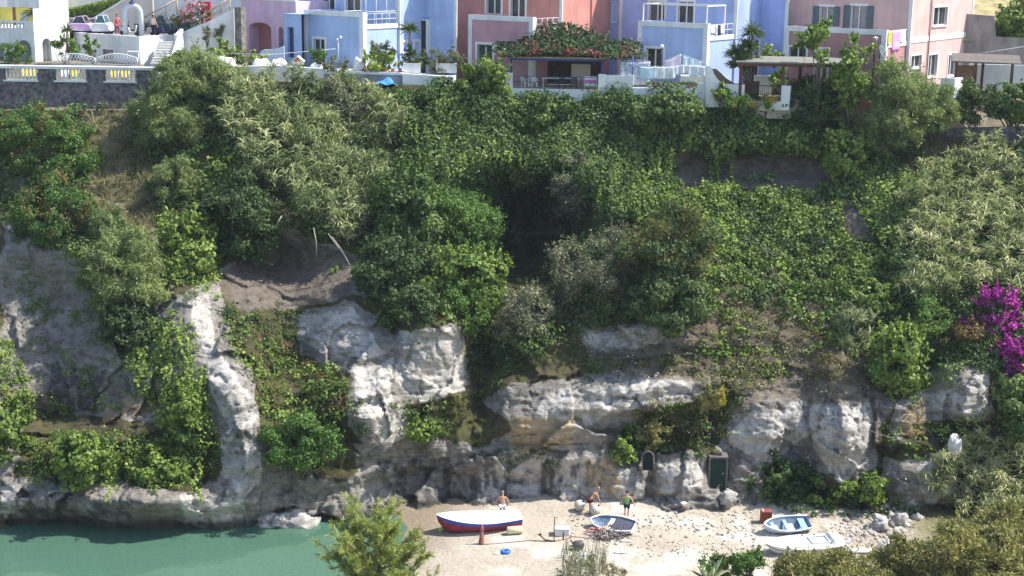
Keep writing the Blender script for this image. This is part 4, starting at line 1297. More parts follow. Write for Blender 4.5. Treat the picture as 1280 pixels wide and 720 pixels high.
# house A: pergola of thin white bars on the right hand balcony
R = HA['R']; fl = HA['fl']
pg = MB()
n = 4
for i in range(n):
    s = 0.5 + (HA['dep'] - 0.6) * i / (n - 1)
    pg.tube([R.P(s, fl, -0.1), R.P(s, fl + 3.3, -0.1)], 0.035, 5)
    pg.tube([R.P(s, fl + 3.3, -0.1), R.P(s, fl + 3.3, -2.4)], 0.03, 5)
for z in (1.1, 2.2, 3.3):
    pg.tube([R.P(0.5, fl + z, -0.1), R.P(HA['dep'] - .1, fl + z, -0.1)], 0.03, 5)
    pg.tube([R.P(0.5, fl + z, -2.4), R.P(HA['dep'] - .1, fl + z, -2.4)], 0.03, 5)
pg.build('balcony_frame', M_iron, HA['root'])
# house B: square white frame on top of the front block
F = HB['F']; par = HB['par']
pg = MB()
w1 = F.w(840, 7)
for uu in (-HB['wid'] + .25, -0.25):
    pg.obox(F.P(uu - .04, par, -0.2), F.a * .09, F.n * -.09, UP * (w1 - par))
    pg.obox(F.P(uu - .04, w1, -0.2), F.a * .09, F.n * -3.3, UP * .1)
    pg.obox(F.P(uu - .04, HB['fl'], -3.3), F.a * .09, F.n * -.09, UP * (w1 - HB['fl']))
F.box(pg, -HB['wid'] + .2, -.2, w1 + .003, w1 + .103, -.29, -.2)
F.box(pg, -HB['wid'] + .2, -.2, w1 + .003, w1 + .103, -3.5, -3.4)
pg.build('terrace_frame', M_whitewood, HB['root'])
for u0, u1 in ((-HB['wid'] * .62, -HB['wid'] * .30),):
    pass
# low doorway and window in light-side walls
M = HB['M']
# house A: glazed white surround at the foot of its sunlit side, small blue annex left
p = HA['TW']
window(HA['root'], p, p.u(503), p.u(509), p.w(506, 65), p.w(506, 53), 0.2, 0, 1)
window(HA['root'], p, p.u(518), p.u(524), p.w(521, 65), p.w(521, 52), 0.2, 0, 1)
p = HR['RC']
ar = p
window(HB['root'], HB['M'], HB['M'].u(786), HB['M'].u(792), HB['M'].w(789, 70), HB['M'].w(789, 56), .2, 0, 1)
window(HB['root'], HB['RC'], HB['RC'].u(955), HB['RC'].u(962), HB['RC'].w(958, 72), HB['RC'].w(958, 64), .15, 0, 1)
window(HR['root'], HR['RC'], HR['RC'].u(765), HR['RC'].u(771), HR['RC'].w(768, 27), HR['RC'].w(768, 6), .05, 0, 1)

# mauve house with arched openings at the left end of the row
o, u, v = house_frame(371, 74, 126.5)
root = thing('terrace_house', 'mauve house with rounded arch openings at the left end of the row', 'house', o, 'coloured terraced houses above the cliff')
F = Pl(o, u, -v)
wid = -F.u(302); H = F.w(340, 1)


def arch_outline(pl, u0, u1, w0, wspring, rise, n=10, d=0.0):
    pts = [pl.P(u0, w0, d)]
    for i in range(n + 1):
        a = math.pi * (1 - i / n)
        pts.append(pl.P((u0 + u1) / 2 + (u1 - u0) / 2 * math.cos(a), wspring + rise * math.sin(a), d))
    pts.append(pl.P(u1, w0, d))
    return pts


def arched_wall(mb, pl, u0, u1, w0, w1, arches, depth=0.6):
    """wall with arched openings; arches: (ua, ub, sill, spring, rise)"""
    cur = u0
    for (a, b, s, sp, rise) in sorted(arches):
        mb.quad(pl.P(cur, w0), pl.P(a, w0), pl.P(a, w1), pl.P(cur, w1))
        if s > w0:
            mb.quad(pl.P(a, w0), pl.P(b, w0), pl.P(b, s), pl.P(a, s))
        pts = arch_outline(pl, a, b, s, sp, rise)
        arc = pts[1:-1]
        for i in range(len(arc) - 1):
            p, q = arc[i], arc[i + 1]
            mb.quad(p, q, Vector((q.x, q.y, pl.o.z + w1)), Vector((p.x, p.y, pl.o.z + w1)))
        for i in range(len(pts) - 1):
            mb.quad(pts[i], pts[i + 1], pts[i + 1] - pl.n * depth, pts[i] - pl.n * depth)
        cur = b
    mb.quad(pl.P(cur, w0), pl.P(u1, w0), pl.P(u1, w1), pl.P(cur, w1))


w = MB()
a1, a2 = F.u(311), F.u(339); b1, b2 = F.u(348), F.u(354)
arched_wall(w, F, -wid, 0, -3, H, [(a1, a2, F.w(325, 68), F.w(325, 36), F.w(325, 28) - F.w(325, 36)), (b1, b2, F.w(351, 60), F.w(351, 38), F.w(351, 34) - F.w(351, 38))], 1.2)
w.quad(F.P(-wid, -3), F.P(-wid, H), F.P(-wid, H, -6), F.P(-wid, -3, -6)); w.quad(F.P(0, -3), F.P(0, -3, -6), F.P(0, H, -6), F.P(0, H))
w.quad(F.P(-wid, H), F.P(0, H), F.P(0, H, -6), F.P(-wid, H, -6))
w.build('main_wall', M_mauve, root)
b = MB(); b.quad(F.P(-wid, -3, -1.2), F.P(0, -3, -1.2), F.P(0, H - .05, -1.2), F.P(-wid, H - .05, -1.2)); b.build('porch_wall', M_terra, root)
t = MB(); F.box(t, -wid, 0, H, H + .12, -.3, .06); t.build('trim', M_white, root)
# blue annex between mauve and blue house
o2, _, _ = house_frame(371, 76, 124.0)
F2 = Pl(o2, u, -v)
root = thing('annex', 'low blue annex with a dark blue doorway between mauve and blue houses', 'house', o2)
w2 = -F2.u(355); H2 = F2.w(362, 17)
w = MB(); wall_panel(w, F2, -w2, 0.6, -3, H2, [(F2.u(359), F2.u(367), F2.w(363, 72), F2.w(363, 34))], 0.3)
w.quad(F2.P(-w2, H2), F2.P(.6, H2), F2.P(.6, H2, -4), F2.P(-w2, H2, -4)); w.quad(F2.P(-w2, -3), F2.P(-w2, H2), F2.P(-w2, H2, -4), F2.P(-w2, -3, -4))
w.build('main_wall', M_blue, root)
d = MB(); d.quad(F2.P(F2.u(358), -1, -.3), F2.P(F2.u(368), -1, -.3), F2.P(F2.u(368), H2 - .3, -.3), F2.P(F2.u(358), H2 - .3, -.3)); d.build('door', M_navy, root)


# ------------------------------------------------------------------ terraces, parapets and pergolas along the cliff edge
def strip_wall(name, label, pts, material, thick=0.3, cap=None, kind=None, cat='wall', bottom=None, curve=None, parent=None):
    """wall along image points [(px, py_top, py_bot, Y)...]: vertical, real thickness"""
    root = parent or None
    tops = [WV(a, b, Y) for a, b, c, Y in pts]
    bots = [WV(a, c, Y) for a, b, c, Y in pts]
    mb = MB()
    n = len(pts)
    for i in range(n - 1):
        t0, t1 = tops[i], tops[i + 1]
        b0 = Vector((t0.x, t0.y, bots[i].z)); b1 = Vector((t1.x, t1.y, bots[i + 1].z))
        run = (t1 - t0); run.z = 0
        nrm = Vector((-run.y, run.x, 0)).normalized() * thick
        if nrm.y < 0: nrm = -nrm
        vs = [b0, b1, t1, t0, b0 + nrm, b1 + nrm, t1 + nrm, t0 + nrm]
        mb.add(vs, [(0, 1, 2, 3), (5, 4, 7, 6), (3, 2, 6, 7), (1, 0, 4, 5), (0, 3, 7, 4), (2, 1, 5, 6)])
    o = mb.build(name, material)
    if label:
        tag(o, label, cat)
    if cap:
        c = MB()
        for i in range(n - 1):
            t0, t1 = tops[i], tops[i + 1]
            run = (t1 - t0)
            h = Vector((run.x, run.y, 0)); nrm = Vector((-h.y, h.x, 0)).normalized()
            if nrm.y < 0: nrm = -nrm
            c.obox(t0 - nrm * .08 + UP * .003, run, nrm * (thick + .16), UP * cap)
        c.build('coping', M_white, o)
    return o


def slab(name, label, pts, z0, z1, material, cat='terrace', kind=None):
    mb = MB(); mb.prism([Vector((p.x, p.y, z0)) for p in pts], (0, 0, z1 - z0))
    o = mb.build(name, material)
    return tag(o, label, cat, kind=kind)


# left terrace on its dark stone wall, with balustrade bays
Yw = 118.0
zt = WV(60, 86, Yw).z
zb = WV(60, 139, Yw).z - 1.0
zo = WV(60, 102, Yw).z
root = thing('stone_wall', 'long dark stone retaining wall with three white balustrade bays', 'wall', WV(60, 139, Yw))
w = MB()
xs_ = [WV(a, 95, Yw).x for a in (-260, 5, 47, 68, 108, 130, 170, 191)]
w.box(xs_[0], xs_[-1], Yw, Yw + .6, zb, zo)
for a, b2 in ((0, 1), (2, 3), (4, 5), (6, 7)):
    w.box(xs_[a], xs_[b2], Yw + .003, Yw + .597, zo, zt)
w.build('masonry', M_stone, root)
c = MB(); c.box(xs_[0], xs_[-1] + .1, Yw - .12, Yw + .72, zt + .003, zt + .22); c.build('coping', M_white, root)
M_oldwhite = mat('balustrade_white', (0.72, 0.72, 0.70), 0.7, 0.08, 5)
for k, (a, b2) in enumerate(((1, 2), (3, 4), (5, 6))):
    r = MB()
    r.box(xs_[a] - .05, xs_[b2] + .05, Yw - .1, Yw + .35, zo - .02, zo + .10)
    m = 9
    for i in range(m):
        x = xs_[a] + (xs_[b2] - xs_[a]) * (i + .5) / m
        h = zt - zo - .1
        r.lathe((x, Yw + .18, zo + .1), [(.08, 0), (.08, .06 * h), (.05, .12 * h), (.10, .35 * h), (.05, .7 * h), (.045, .85 * h), (.08, .92 * h), (.08, h)], 8)
    r.build('balustrade', M_oldwhite, root)
w = MB(); w.box(xs_[-1] - .5, xs_[-1] + 1.3, Yw + .8, Yw + 9, zb, zt + .3)
# terrace surface
pts = [Vector((xs_[0], Yw + .6, 0)), Vector((xs_[-1], Yw + .6, 0)), Vector((xs_[-1] + 1, Yw + 10, 0)), Vector((xs_[0], Yw + 10, 0))]
slab('paved_terrace', 'pale paved terrace behind the dark stone wall', pts, zo - 2, zo - .02, M_floor)
# yellow towels / loungers standing behind the balustrade
M_yellow = mat('yellow_canvas', (0.75, 0.55, 0.10), 0.8, 0.12, 4)


def lounger(x, y, z, label, m):
    root = thing('deck_chair', label, 'deck chair', (x, y, z), 'yellow deck chairs behind the balustrade')
    f = MB()
    for s in (-.32, .32):
        f.tube([(x + s, y + .0, z), (x + s, y + .65, z + 1.0)], .022, 5); f.tube([(x + s, y + .75, z), (x + s, y + .05, z + .55)], .022, 5)
    f.build('frame', M_whitewood, root)
    c = MB()
    n = 7
    pr = []
    for i in range(n + 1):
        t = i / n
        pr.append(Vector((0, y - .02 + .67 * t, z + .34 + .0 * t + .68 * t * t)))
    for i in range(n):
        c.obox(Vector((x - .28, pr[i].y, pr[i].z)), (.56, 0, 0), Vector((0, pr[i + 1].y - pr[i].y, pr[i + 1].z - pr[i].z)), (0, -.01, .02))
    c.build('canvas', m, root)
    return root


for px, m, lab in ((32, M_yellow, 'yellow deck chair behind the leftmost balustrade bay'), (42, M_yellow, 'yellow deck chair behind the stone pier right of the leftmost balustrade bay'), (93, M_yellow, 'yellow deck chair behind the middle balustrade bay'),
                   (143, M_yellow, 'yellow deck chair at the left of the right balustrade bay'), (156, M_yellow, 'yellow deck chair at the centre of the right balustrade bay'), (80, M_white, 'white deck chair behind the middle balustrade bay')):
    q = WV(px, 100, Yw + 1.2)
    lounger(q.x, Yw + 1.0, zo - .02, lab, m)

# white villa on the left: arcade below, balustraded roof terrace above
cz, sz = math.cos(math.radians(35)), math.sin(math.radians(35))
o = WV(45, 83, 123.0); o.z = zo
u = Vector((cz, -sz, 0)); v = Vector((sz, cz, 0))
F = Pl(o, u, -v); R = Pl(o, v, u)
root = thing('villa', 'white villa with arches and a balustraded roof terrace on the left', 'house', o)
wl = -F.u(-60); Ht = F.w(20, 38)
w = MB()
arched_wall(w, F, -wl, 0, -1, Ht, [(F.u(20), F.u(38), F.w(29, 84), F.w(29, 62), F.w(29, 50) - F.w(29, 62)), (F.u(-14), F.u(3), F.w(0, 84), F.w(0, 66), F.w(0, 56) - F.w(0, 66))], 1.2)
rd = R.u(87)
d1, d2 = R.u(52), R.u(63)
arched_wall(w, R, 0, rd, -1, R.w(70, 10), [(d1, d2, R.w(57, 80), R.w(57, 56), R.w(57, 48) - R.w(57, 56))], 0.8)
w.quad(F.P(-wl, Ht), F.P(0, Ht), F.P(0, Ht, -6), F.P(-wl, Ht, -6))
w.build('main_wall', M_white, root)
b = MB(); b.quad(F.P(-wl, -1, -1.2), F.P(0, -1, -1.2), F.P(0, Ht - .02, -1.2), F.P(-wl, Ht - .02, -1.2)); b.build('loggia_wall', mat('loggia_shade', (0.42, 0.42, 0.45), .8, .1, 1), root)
b = MB(); b.quad(R.P(d1 - .2, -1, -.8), R.P(d2 + .2, -1, -.8), R.P(d2 + .2, 3, -.8), R.P(d1 - .2, 3, -.8)); b.build('door', M_glass, root)
r = MB()
hb = F.w(20, 26) - Ht
F.box(r, -wl, 0, Ht + hb - .14, Ht + hb, -.3, .05)
F.box(r, -wl, 0, Ht + .003, Ht + .12, -.3, .06)
m = int(wl / .42)
for i in range(m):
    q = F.P(-wl + wl * (i + .5) / m, Ht + .12, -.12)
    h = hb - .26
    r.lathe(q, [(.08, 0), (.05, .1 * h), (.10, .35 * h), (.045, .8 * h), (.08, h)], 7)
F.box(r, -1.2, 0, Ht + .12, Ht + hb - .14, -.28, .03)
r.build('balustrade', M_white, root)
rf = MB(); R.box(rf, rd * .18, rd, R.w(70, 10), R.w(70, 10) + 2.5, -4.2, -.003); rf.build('upper_storey', M_white, root)
for k, px in enumerate((4, 24)):
    q = F.P(F.u(px), Ht + .05, -2)
    lg = thing('sun_lounger', 'white sun lounger behind the villa roof balustrade, ' + ('at the left edge of the photo' if k == 0 else 'right of the other'), 'sun lounger', q, 'white loungers on the villa roof')
    c = MB(); c.obox(q + Vector((-.35, -.3, .3)), (.7, 0, .1), (0, .5, .1), (0, 0, .08)); c.build('seat', M_white, lg)
    c = MB(); c.obox(q + Vector((-.35, .2, .42)), (.7, 0, .1), (0, .6, .75), (0, 0.06, .04)); c.build('backrest', M_white, lg)
    for sx in (-.3, .3):
        c = MB(); c.tube([q + Vector((sx, -.2, 0)), q + Vector((sx, -.2, .32))], .025, 5); c.build('leg', M_whitewood, lg)
        c = MB(); c.tube([q + Vector((sx, .3, 0)), q + Vector((sx, .3, .42))], .025, 5); c.build('leg', M_whitewood, lg)
# yellow house behind the roof terrace
o = WV(40, 30, 134); o.z = 30
F = Pl(o, (1, 0, 0), (0, -1, 0))
root = thing('yellow_house', 'yellow house with dark posts behind the villa roof terrace', 'house', o)
w = MB(); u0 = F.u(-120); F.box(w, u0, .6, -2, 6, -4, 0); w.build('main_wall', mat('yellow_render', (0.60, 0.52, 0.12), .8, .08, 1), root)
w = MB(); F.box(w, u0, .6, F.w(20, 9), F.w(20, -6), .003, .06); w.build('trim', M_white, root)
w = MB()
for px in (3, 27):
    F.box(w, F.u(px) - .12, F.u(px) + .12, -2, 6, 1.5, 1.75)
w.build('post', M_wood, root)

# raised car park behind, with its white retaining wall
Yc = 123.5
zp = WV(130, 46, Yc).z
o = WV(175, 83, Yc - 1.5)
o.z = zo - .1
F = Pl(o, u, -v); R = Pl(o, v, u)
root = thing('retaining_wall', 'white rendered wall of the raised car park above the terrace', 'wall', o)
w = MB()
lw_ = -F.u(92); rr = R.u(222)
Hh = zp - o.z + .15
wall_panel(w, F, -lw_, 0, -1, Hh, [])
wall_panel(w, R, 0, rr, -1, Hh)
w.quad(F.P(-lw_, Hh), F.P(0, Hh), F.P(0, Hh, -.4), F.P(-lw_, Hh, -.4)); w.quad(R.P(0, Hh), R.P(rr, Hh), R.P(rr, Hh, -.4), R.P(0, Hh, -.4))
w.build('masonry', M_white, root)
uA, uB, wA, wB = F.u(127), F.u(143), F.w(135, 76), F.w(135, 60)
h = MB(); F.box(h, uA, uB, wA, wA + .12, .003, .1); F.box(h, uA, uB, wB - .12, wB, .003, .1); F.box(h, uA, uA + .12, wA + .12, wB - .12, .003, .1); F.box(h, uB - .12, uB, wA + .12, wB - .12, .003, .1)
hf = h.build('hatch', M_whitewood, root)
h = MB(); h.quad(F.P(uA, wA, .002), F.P(uB, wA, .002), F.P(uB, wB, .002), F.P(uA, wB, .002)); h.build('panel', M_conc, hf)
pts = [F.P(-lw_ - 12, 0, -.4), F.P(-.2, 0, -.4), R.P(rr + 3, 0, -.2), R.P(rr + 6, 0, -16), F.P(-lw_ - 12, 0, -20)]
M_asph = mat('asphalt', (0.20, 0.19, 0.18), .9, .15, 2, .3)
slab('car_park', 'grey asphalt car park above the white wall', pts, zp - 2.5, zp - .02, M_asph, kind='structure')
# sloping road wall and hedge
strip_wall('ramp_wall', 'sloping white wall of the ramp behind the parked motorcycles', [(112, 28, 48, 131), (161, -2, 40, 131), (190, -16, 40, 131)], mat('ramp_render', (0.62, 0.55, 0.47), .85, .1, 1), .35, .22)
hd = Leaves()
hp = []
for i in range(5200):
    t = RNG.random(); q = RNG.random()
    a = WV(84 + 76 * t, 22 - 22 * t + (1 - t * .55) * 20 * (q - .55), 132.5 + RNG.random() * 1.2)
    hp.append(a)
hp = np.array(hp)
root = thing('hedge', 'clipped green hedge above the sloping white ramp wall', 'hedge', hp.mean(0) - np.array([0, 0, 1.2]))
hd.add(leaf_quads(hp, np.tile([0, -.8, .6], (len(hp), 1)), .22, .16, .1, jitter=.9), tints(hp, .55, .4, .25))
hd.build('foliage', LM['vine'], root)
w = MB(); w.box(WV(84, 20, 133.5).x, WV(160, 0, 133.5).x, 133.4, 133.9, 28, WV(120, 12, 133.5).z - .4); w.build('stems', M_bark, root)
strip_wall('garden_wall', 'bright white wall rising behind the green hedge', [(40, -60, 40, 138), (330, -60, 40, 138)], M_white, .3)

# curved steps right of the car park
root = thing('staircase', 'curved white steps rising to the car park', 'staircase', WV(202, 82, 119))
st = MB()
p0 = WV(200, 82, 119.3); p1 = WV(212, 52, 123.2)
for i in range(9):
    t = i / 9
    q = p0.lerp(p1, t)
    st.box(q.x - .8, q.x + .9 - .5 * t, q.y, q.y + .5, p0.z - 1, p0.z + (p1.z - p0.z) * (i + 1) / 9)
st.build('steps', mat('step_stone', (0.60, 0.58, 0.54), .8, .1, 3), root)
strip_wall('stair_wall', 'white curved parapet right of the steps', [(197, 98, 110, 117.6), (207, 84, 112, 118.2), (214, 68, 112, 119.4), (219, 54, 112, 121.5), (222, 44, 112, 123.5), (229, 36, 112, 124.2)], M_white, .35)
strip_wall('side_parapet', 'white stepped parapet along the wooden railed ramp', [(228, 40, 110, 124.6), (262, 26, 110, 124.2), (292, 11, 110, 124.4)], M_white, .4)
strip_wall('pillar', 'dark weathered stone pillar beside the mauve house', [(293, 9, 75, 123.6), (301, 9, 75, 123.4)], mat('weathered_stone', (0.20, 0.18, 0.16), .9, .4, 2, .5), .8, cat='pillar')
# wooden railings
def railing(label, pts, m=M_palewood):
    root = thing('wooden_railing', label, 'railing', WV(pts[0][0], pts[0][1] + 12, pts[0][2]), 'pale wooden railings by the ramp')
    A = [WV(*p) for p in pts]
    r = MB(); r.tube(A, .07, 6); r.build('rail', m, root)
    r = MB(); r.tube([a - UP * .5 for a in A], .06, 6); r.build('rail', m, root)
    n = 4
    for i in range(n):
        q = A[0].lerp(A[-1], i / (n - 1))
        r = MB(); r.tube([q - UP * 1.3, q + UP * .05], .07, 6); r.build('post', m, root)


railing('pale wooden railing left of the pink oleander', [(180, 22, 125.5), (221, -1, 125.5)])
railing('pale wooden railing right of the pink oleander', [(255, 18, 124.5), (287, -2, 124.5)])
S('oleander', 'oleander covered in pink blossom by the wooden railing', (226, 0, 260, 36), 'dark', seed=70, tint=.7, Y=124.9, base_py=42, second=('pinkfl', 0.45), leafk=.8)
S('thorn_bush', 'brownish shrub at the foot of the pink oleander', (212, 14, 240, 34), 'heath', seed=71, tint=.35, Y=125.0, base_py=38)
S('mastic_bush', 'round green bush covering the left arch of the villa', (4, 52, 42, 84), 'mastic', seed=72, tint=.55, Y=121.2, base_py=86)
S('mastic_bush', 'bushy green shrub with a small palm top left of the hatch', (64, 44, 98, 70), 'mastic', seed=73, tint=.6, Y=120.8, base_py=84)
S('citrus_tree', 'small dark green tree between the bushy shrub and the hatch', (106, 48, 127, 70), 'vine', seed=74, tint=.45, Y=121.0, base_py=84)
S('olive_bush', 'small climbing plant on the white parapet left of the drooping one', (252, 35, 266, 52), 'grey', seed=75, tint=.5, Y=123.9, base_py=60)
S('olive_bush', 'small drooping plant on the white parapet beside the dark pillar', (270, 32, 280, 46), 'grey', seed=76, tint=.5, Y=124.0, base_py=58)
# arched white lattice gates on the terrace
def lattice(label, px0, px1, pyt, pyb, Y):
    a, b = WV(px0, pyb, Y), WV(px1, pyb, Y)
    root = thing('arched_gate', label, 'gate', a, 'arched white lattice gates on the terrace')
    h0 = WV(px0, pyt, Y).z - a.z
    r = MB(); n = 14
    top = []
    for i in range(n + 1):
        t = i / n
        top.append(a.lerp(b, t) + UP * (h0 * (.62 + .38 * math.sin(math.pi * t))))
    r.tube(top, .035, 5); r.tube([a + UP * .05, b + UP * .05], .03, 5); r.tube([a, top[0]], .04, 5); r.tube([b, top[-1]], .04, 5)
    r.build('frame', M_iron, root)
    r = MB()
    for i in range(n):
        r.tube([a.lerp(b, i / n) + UP * .05, top[min(i + 2, n)]], .016, 4); r.tube([a.lerp(b, (i + 1) / n) + UP * .05, top[max(i - 1, 0)]], .016, 4)
    r.build('lattice', M_iron, root)


lattice('arched white lattice gate in front of the bushy shrub', 66, 119, 67, 82, 119.6)
lattice('arched white lattice gate in front of the hatch', 120, 172, 67, 82, 119.6)
tb = thing('side_table', 'small white table against the white terrace wall', 'table', WV(167, 80, 120.6))
q = WV(167, 64, 120.6)
m = MB(); m.box(q.x - .5, q.x + .5, q.y - .3, q.y + .3, q.z - .06, q.z); m.build('tabletop', M_white, tb)
for sx in (-.44, .44):
    for sy in (-.25, .25):
        m = MB(); m.tube([(q.x + sx, q.y + sy, q.z - 1.1), (q.x + sx, q.y + sy, q.z - .06)], .03, 5); m.build('leg', M_whitewood, tb)
# ------------------------------------------------------------------ small things on the terraces
M_shadewall = M_white
strip_wall('parapet', 'white parapet, its shaded face coloured grey, in front of the light blue house', [(408, 88, 112, 118.6), (502, 91, 112, 118.2)], M_conc, .4)  # white wall; the grey concrete colour paints the shade on its front
pts = [WV(404, 90, 118.55), WV(503, 93, 118.1), WV(512, 86, 121.5), WV(412, 80, 122)]
zc = WV(455, 90.5, 118.3).z
slab('white_terrace', 'white painted terrace top in front of the light blue house', pts, zc - .15, zc + .02, M_white)
strip_wall('parapet', 'white parapet between the light blue house and the ivy clad bush', [(503, 92, 110, 118.1), (566, 96, 110, 117.6)], M_white, 1.6)
strip_wall('parapet', 'rough white parapet in front of the mauve house, half hidden by canes', [(258, 83, 110, 118.6), (300, 83, 112, 118.6), (345, 82, 112, 118.6), (405, 86, 112, 118.6)], M_white, .5)
# white covered lumps (sheeted garden furniture)
def sheet_lump(label, px0, px1, pyt, pyb, Y, seed):
    a, b = WV(px0, pyb, Y), WV(px1, pyb, Y)
    h = WV(px0, pyt, Y).z - a.z; wd = (b - a).length
    n, m = 14, 8
    vs = []; fs = []
    for j in range(m + 1):
        for i in range(n + 1):
            s, t = i / n, j / m
            e = min(1, 5 * min(s, 1 - s)) * min(1, 4 * min(t, 1 - t))
            z = h * math.sin(e * math.pi / 2) ** .6 * (.8 + .2 * math.sin(s * 9 + seed) * math.cos(t * 5 + seed))
            vs.append(a.lerp(b, s) + Vector((0, (t) * max(1.0, wd * .5), z)))
    for j in range(m):
        for i in range(n):
            q = j * (n + 1) + i
            fs.append((q, q + 1, q + n + 2, q + n + 1))
    mb = MB(); mb.add(vs, fs, True)
    return tag(mb.build('dust_sheet', M_white), label, 'cover', 'white sheeted garden furniture')


sheet_lump('white sheeted heap at the left end of the rough white parapet', 263, 293, 70, 83, 119.2, 1)
sheet_lump('white sheeted heap below the large mauve arch', 314, 337, 73, 83, 119.4, 2)
sheet_lump('white sheeted heap below the narrow mauve arch', 338, 358, 73, 82, 119.6, 3)
sheet_lump('square white sheeted box left of the lamp pole', 386, 402, 78, 87, 119.3, 4)
sheet_lump('white rounded heap at the foot of the light blue house corner', 440, 457, 71, 88, 119.6, 5)
strip_wall('side_parapet', 'pale grey blue curved wing wall below the mauve arches', [(325, 64, 82, 122.5), (330, 62, 82, 122.5), (341, 62, 82, 122.5), (348, 60, 82, 122.5), (355, 57, 82, 122.5)], mat('pale_blue_render', (.55, .62, .72), .85, .06, 1), .25)
# small kennel with a red gable
q = WV(372, 81, 119.4)
root = thing('kennel', 'small white kennel with a red gable on the parapet', 'kennel', q)
m = MB(); m.box(q.x - .42, q.x + .42, q.y, q.y + .8, q.z, q.z + .25); m.build('body', M_white, root)
m = MB(); m.prism([(q.x - .40, q.y - .01, q.z + .25), (q.x + .40, q.y - .01, q.z + .25), (q.x, q.y - .01, q.z + .55)], (0, .8, 0)); m.build('gable', mat('red_paint', (.55, .09, .04), .7, .1, 4), root)
m = MB()
for s in (-1, 1):
    m.obox(Vector((q.x + s * .5, q.y - .08, q.z + .2)), (-s * .5, 0, .42), (0, .95, 0), (0, 0, .07))
m.build('roof', M_white, root)
# lamp pole with two lamps, thin antenna pole
def pole(name, label, cat, px, pyt, pyb, Y, r, m, extras=None):
    a, b = WV(px, pyb, Y), WV(px, pyt, Y); b.x = a.x; b.y = a.y
    root = thing(name, label, cat, a)
    t = MB(); t.tube([a, b], [r, r * .8], 7); t.build('post', m, root)
    if extras: extras(root, a, b)
    return root


def two_lamps(root, a, b):
    for s, z in ((-.05, -.15), (.2, .05)):
        m = MB(); m.lathe(b + Vector((s, 0, z - .1)), [(.03, 0), (.10, .06), (.12, .16), (.06, .24), (.01, .26)], 9); m.build('lamp', M_white, root)


def globe(root, a, b):
    m = MB(); m.ball(b + UP * .12, .17, 10); m.build('globe', mat('opal_globe', (.75, .75, .72), .3, .03, 3), root)
    m = MB(); m.lathe(b + UP * .0, [(.05, -.1), (.09, 0), (.05, .03)], 8); m.build('collar', M_dark, root)


def lantern(root, a, b):
    m = MB(); m.lathe(b, [(.05, -.05), (.12, .0), (.17, .25), (.15, .27)], 10); m.build('lamp_glass', M_curtain, root)
    m = MB(); m.lathe(b, [(.2, .27), (.2, .3), (.05, .38), (.01, .4)], 10); m.build('cap', M_whitewood, root)


pole('lamp_pole', 'slim white pole with two small lamps by the light blue house', 'lamp', 423, 48, 80, 119.5, .04, M_iron, two_lamps)
pole('pole', 'thin pale pole rising from the white terrace', 'pole', 496, 72, 93, 118.3, .035, M_iron)
pole('garden_lamp', 'blue garden lamp post with a white globe behind the laundry', 'lamp', 826, 60, 95, 118.4, .06, M_navy, globe)
pole('clothes_post', 'blue clothes line post in front of the patterned sheet', 'post', 790, 70, 108, 117.0, .05, mat('blue_paint', (.06, .12, .32), .5, .1, 4))
pole('street_lamp', 'dark street lamp with white lantern before the pink house', 'street lamp', 1090, 52, 110, 115.2, .07, M_dark, lantern)
for px, lab in ((505, 'square white planter left of the gap in the white parapet'), (545, 'long white planter at the right end of the white parapet')):
    a, b = WV(px, 91, 118.6), WV(px + (20 if px < 530 else 25), 80, 118.6)
    root = thing('planter', lab, 'planter', a, 'white planters on the parapet')
    m = MB()
    m.box(a.x, b.x, a.y, a.y + .8, a.z, b.z - .05); m.build('body', M_white, root)
    m = MB(); m.box(a.x - .04, b.x + .04, a.y - .04, a.y + .84, b.z - .047, b.z + .03); m.build('rim', M_white, root)
    m = MB(); m.box(a.x + .08, b.x - .08, a.y + .08, a.y + .72, b.z + .033, b.z + .05); m.build('soil', M_wood, root)
for k, px in enumerate(range(455, 503, 9)):
    q = WV(px, 90, 118.9)
    m = MB(); m.lathe(q, [(.13, 0), (.17, .22), (.19, .22), (.19, .27), (.15, .27), (.14, .22)], 10)
    lab = ['terracotta pot at the left end of the row on the white terrace', 'second terracotta pot from the left of the white terrace row', 'third terracotta pot from the left of the white terrace row', 'third terracotta pot from the right of the white terrace row', 'second terracotta pot from the right of the white terrace row', 'terracotta pot at the right end of the row on the white terrace'][k]
    tag(m.build('flower_pot', M_pot), lab, 'flower pot', 'terracotta pots on the white terrace')
S('flower_bush', 'bright lime green bush with yellow flowers on the white terrace', (446, 66, 500, 92), 'vine', seed=80, tint=.8, Y=119.6, base_py=93, second=('yellow', .1))
S('flower_bush', 'purplish leafed shrub rising behind the lime green bush', (460, 54, 496, 76), 'grey', seed=81, tint=.4, Y=120.2, base_py=90)
S('mastic_bush', 'round green shrub under the window of the light blue house', (386, 58, 409, 82), 'mastic', seed=82, tint=.6, Y=119.8, base_py=88)
S('creeper_bush', 'tangle of vines and twigs under the set back blue bay', (528, 58, 582, 94), 'grey', seed=83, tint=.35, Y=119.4, base_py=98, dens=.6)
S('creeper_bush', 'bushy green plants at the foot of the small palm', (500, 62, 535, 84), 'dark', seed=84, tint=.7, Y=119.8, base_py=92)
S('flower_bush', 'small green plants with pale flowers left of the lamp pole', (400, 74, 440, 92), 'grey', seed=85, tint=.6, Y=119.2, base_py=96)
S('creeper_bush', 'green shrubs below the white stepped parapet and pillar', (262, 52, 300, 76), 'vine', seed=86, tint=.6, Y=121, base_py=84, dens=.6)
S('creeper_bush', 'small bush below the mauve house by its left arch foot', (300, 64, 330, 84), 'vine', seed=87, tint=.65, Y=120.6, base_py=86, dens=.6)
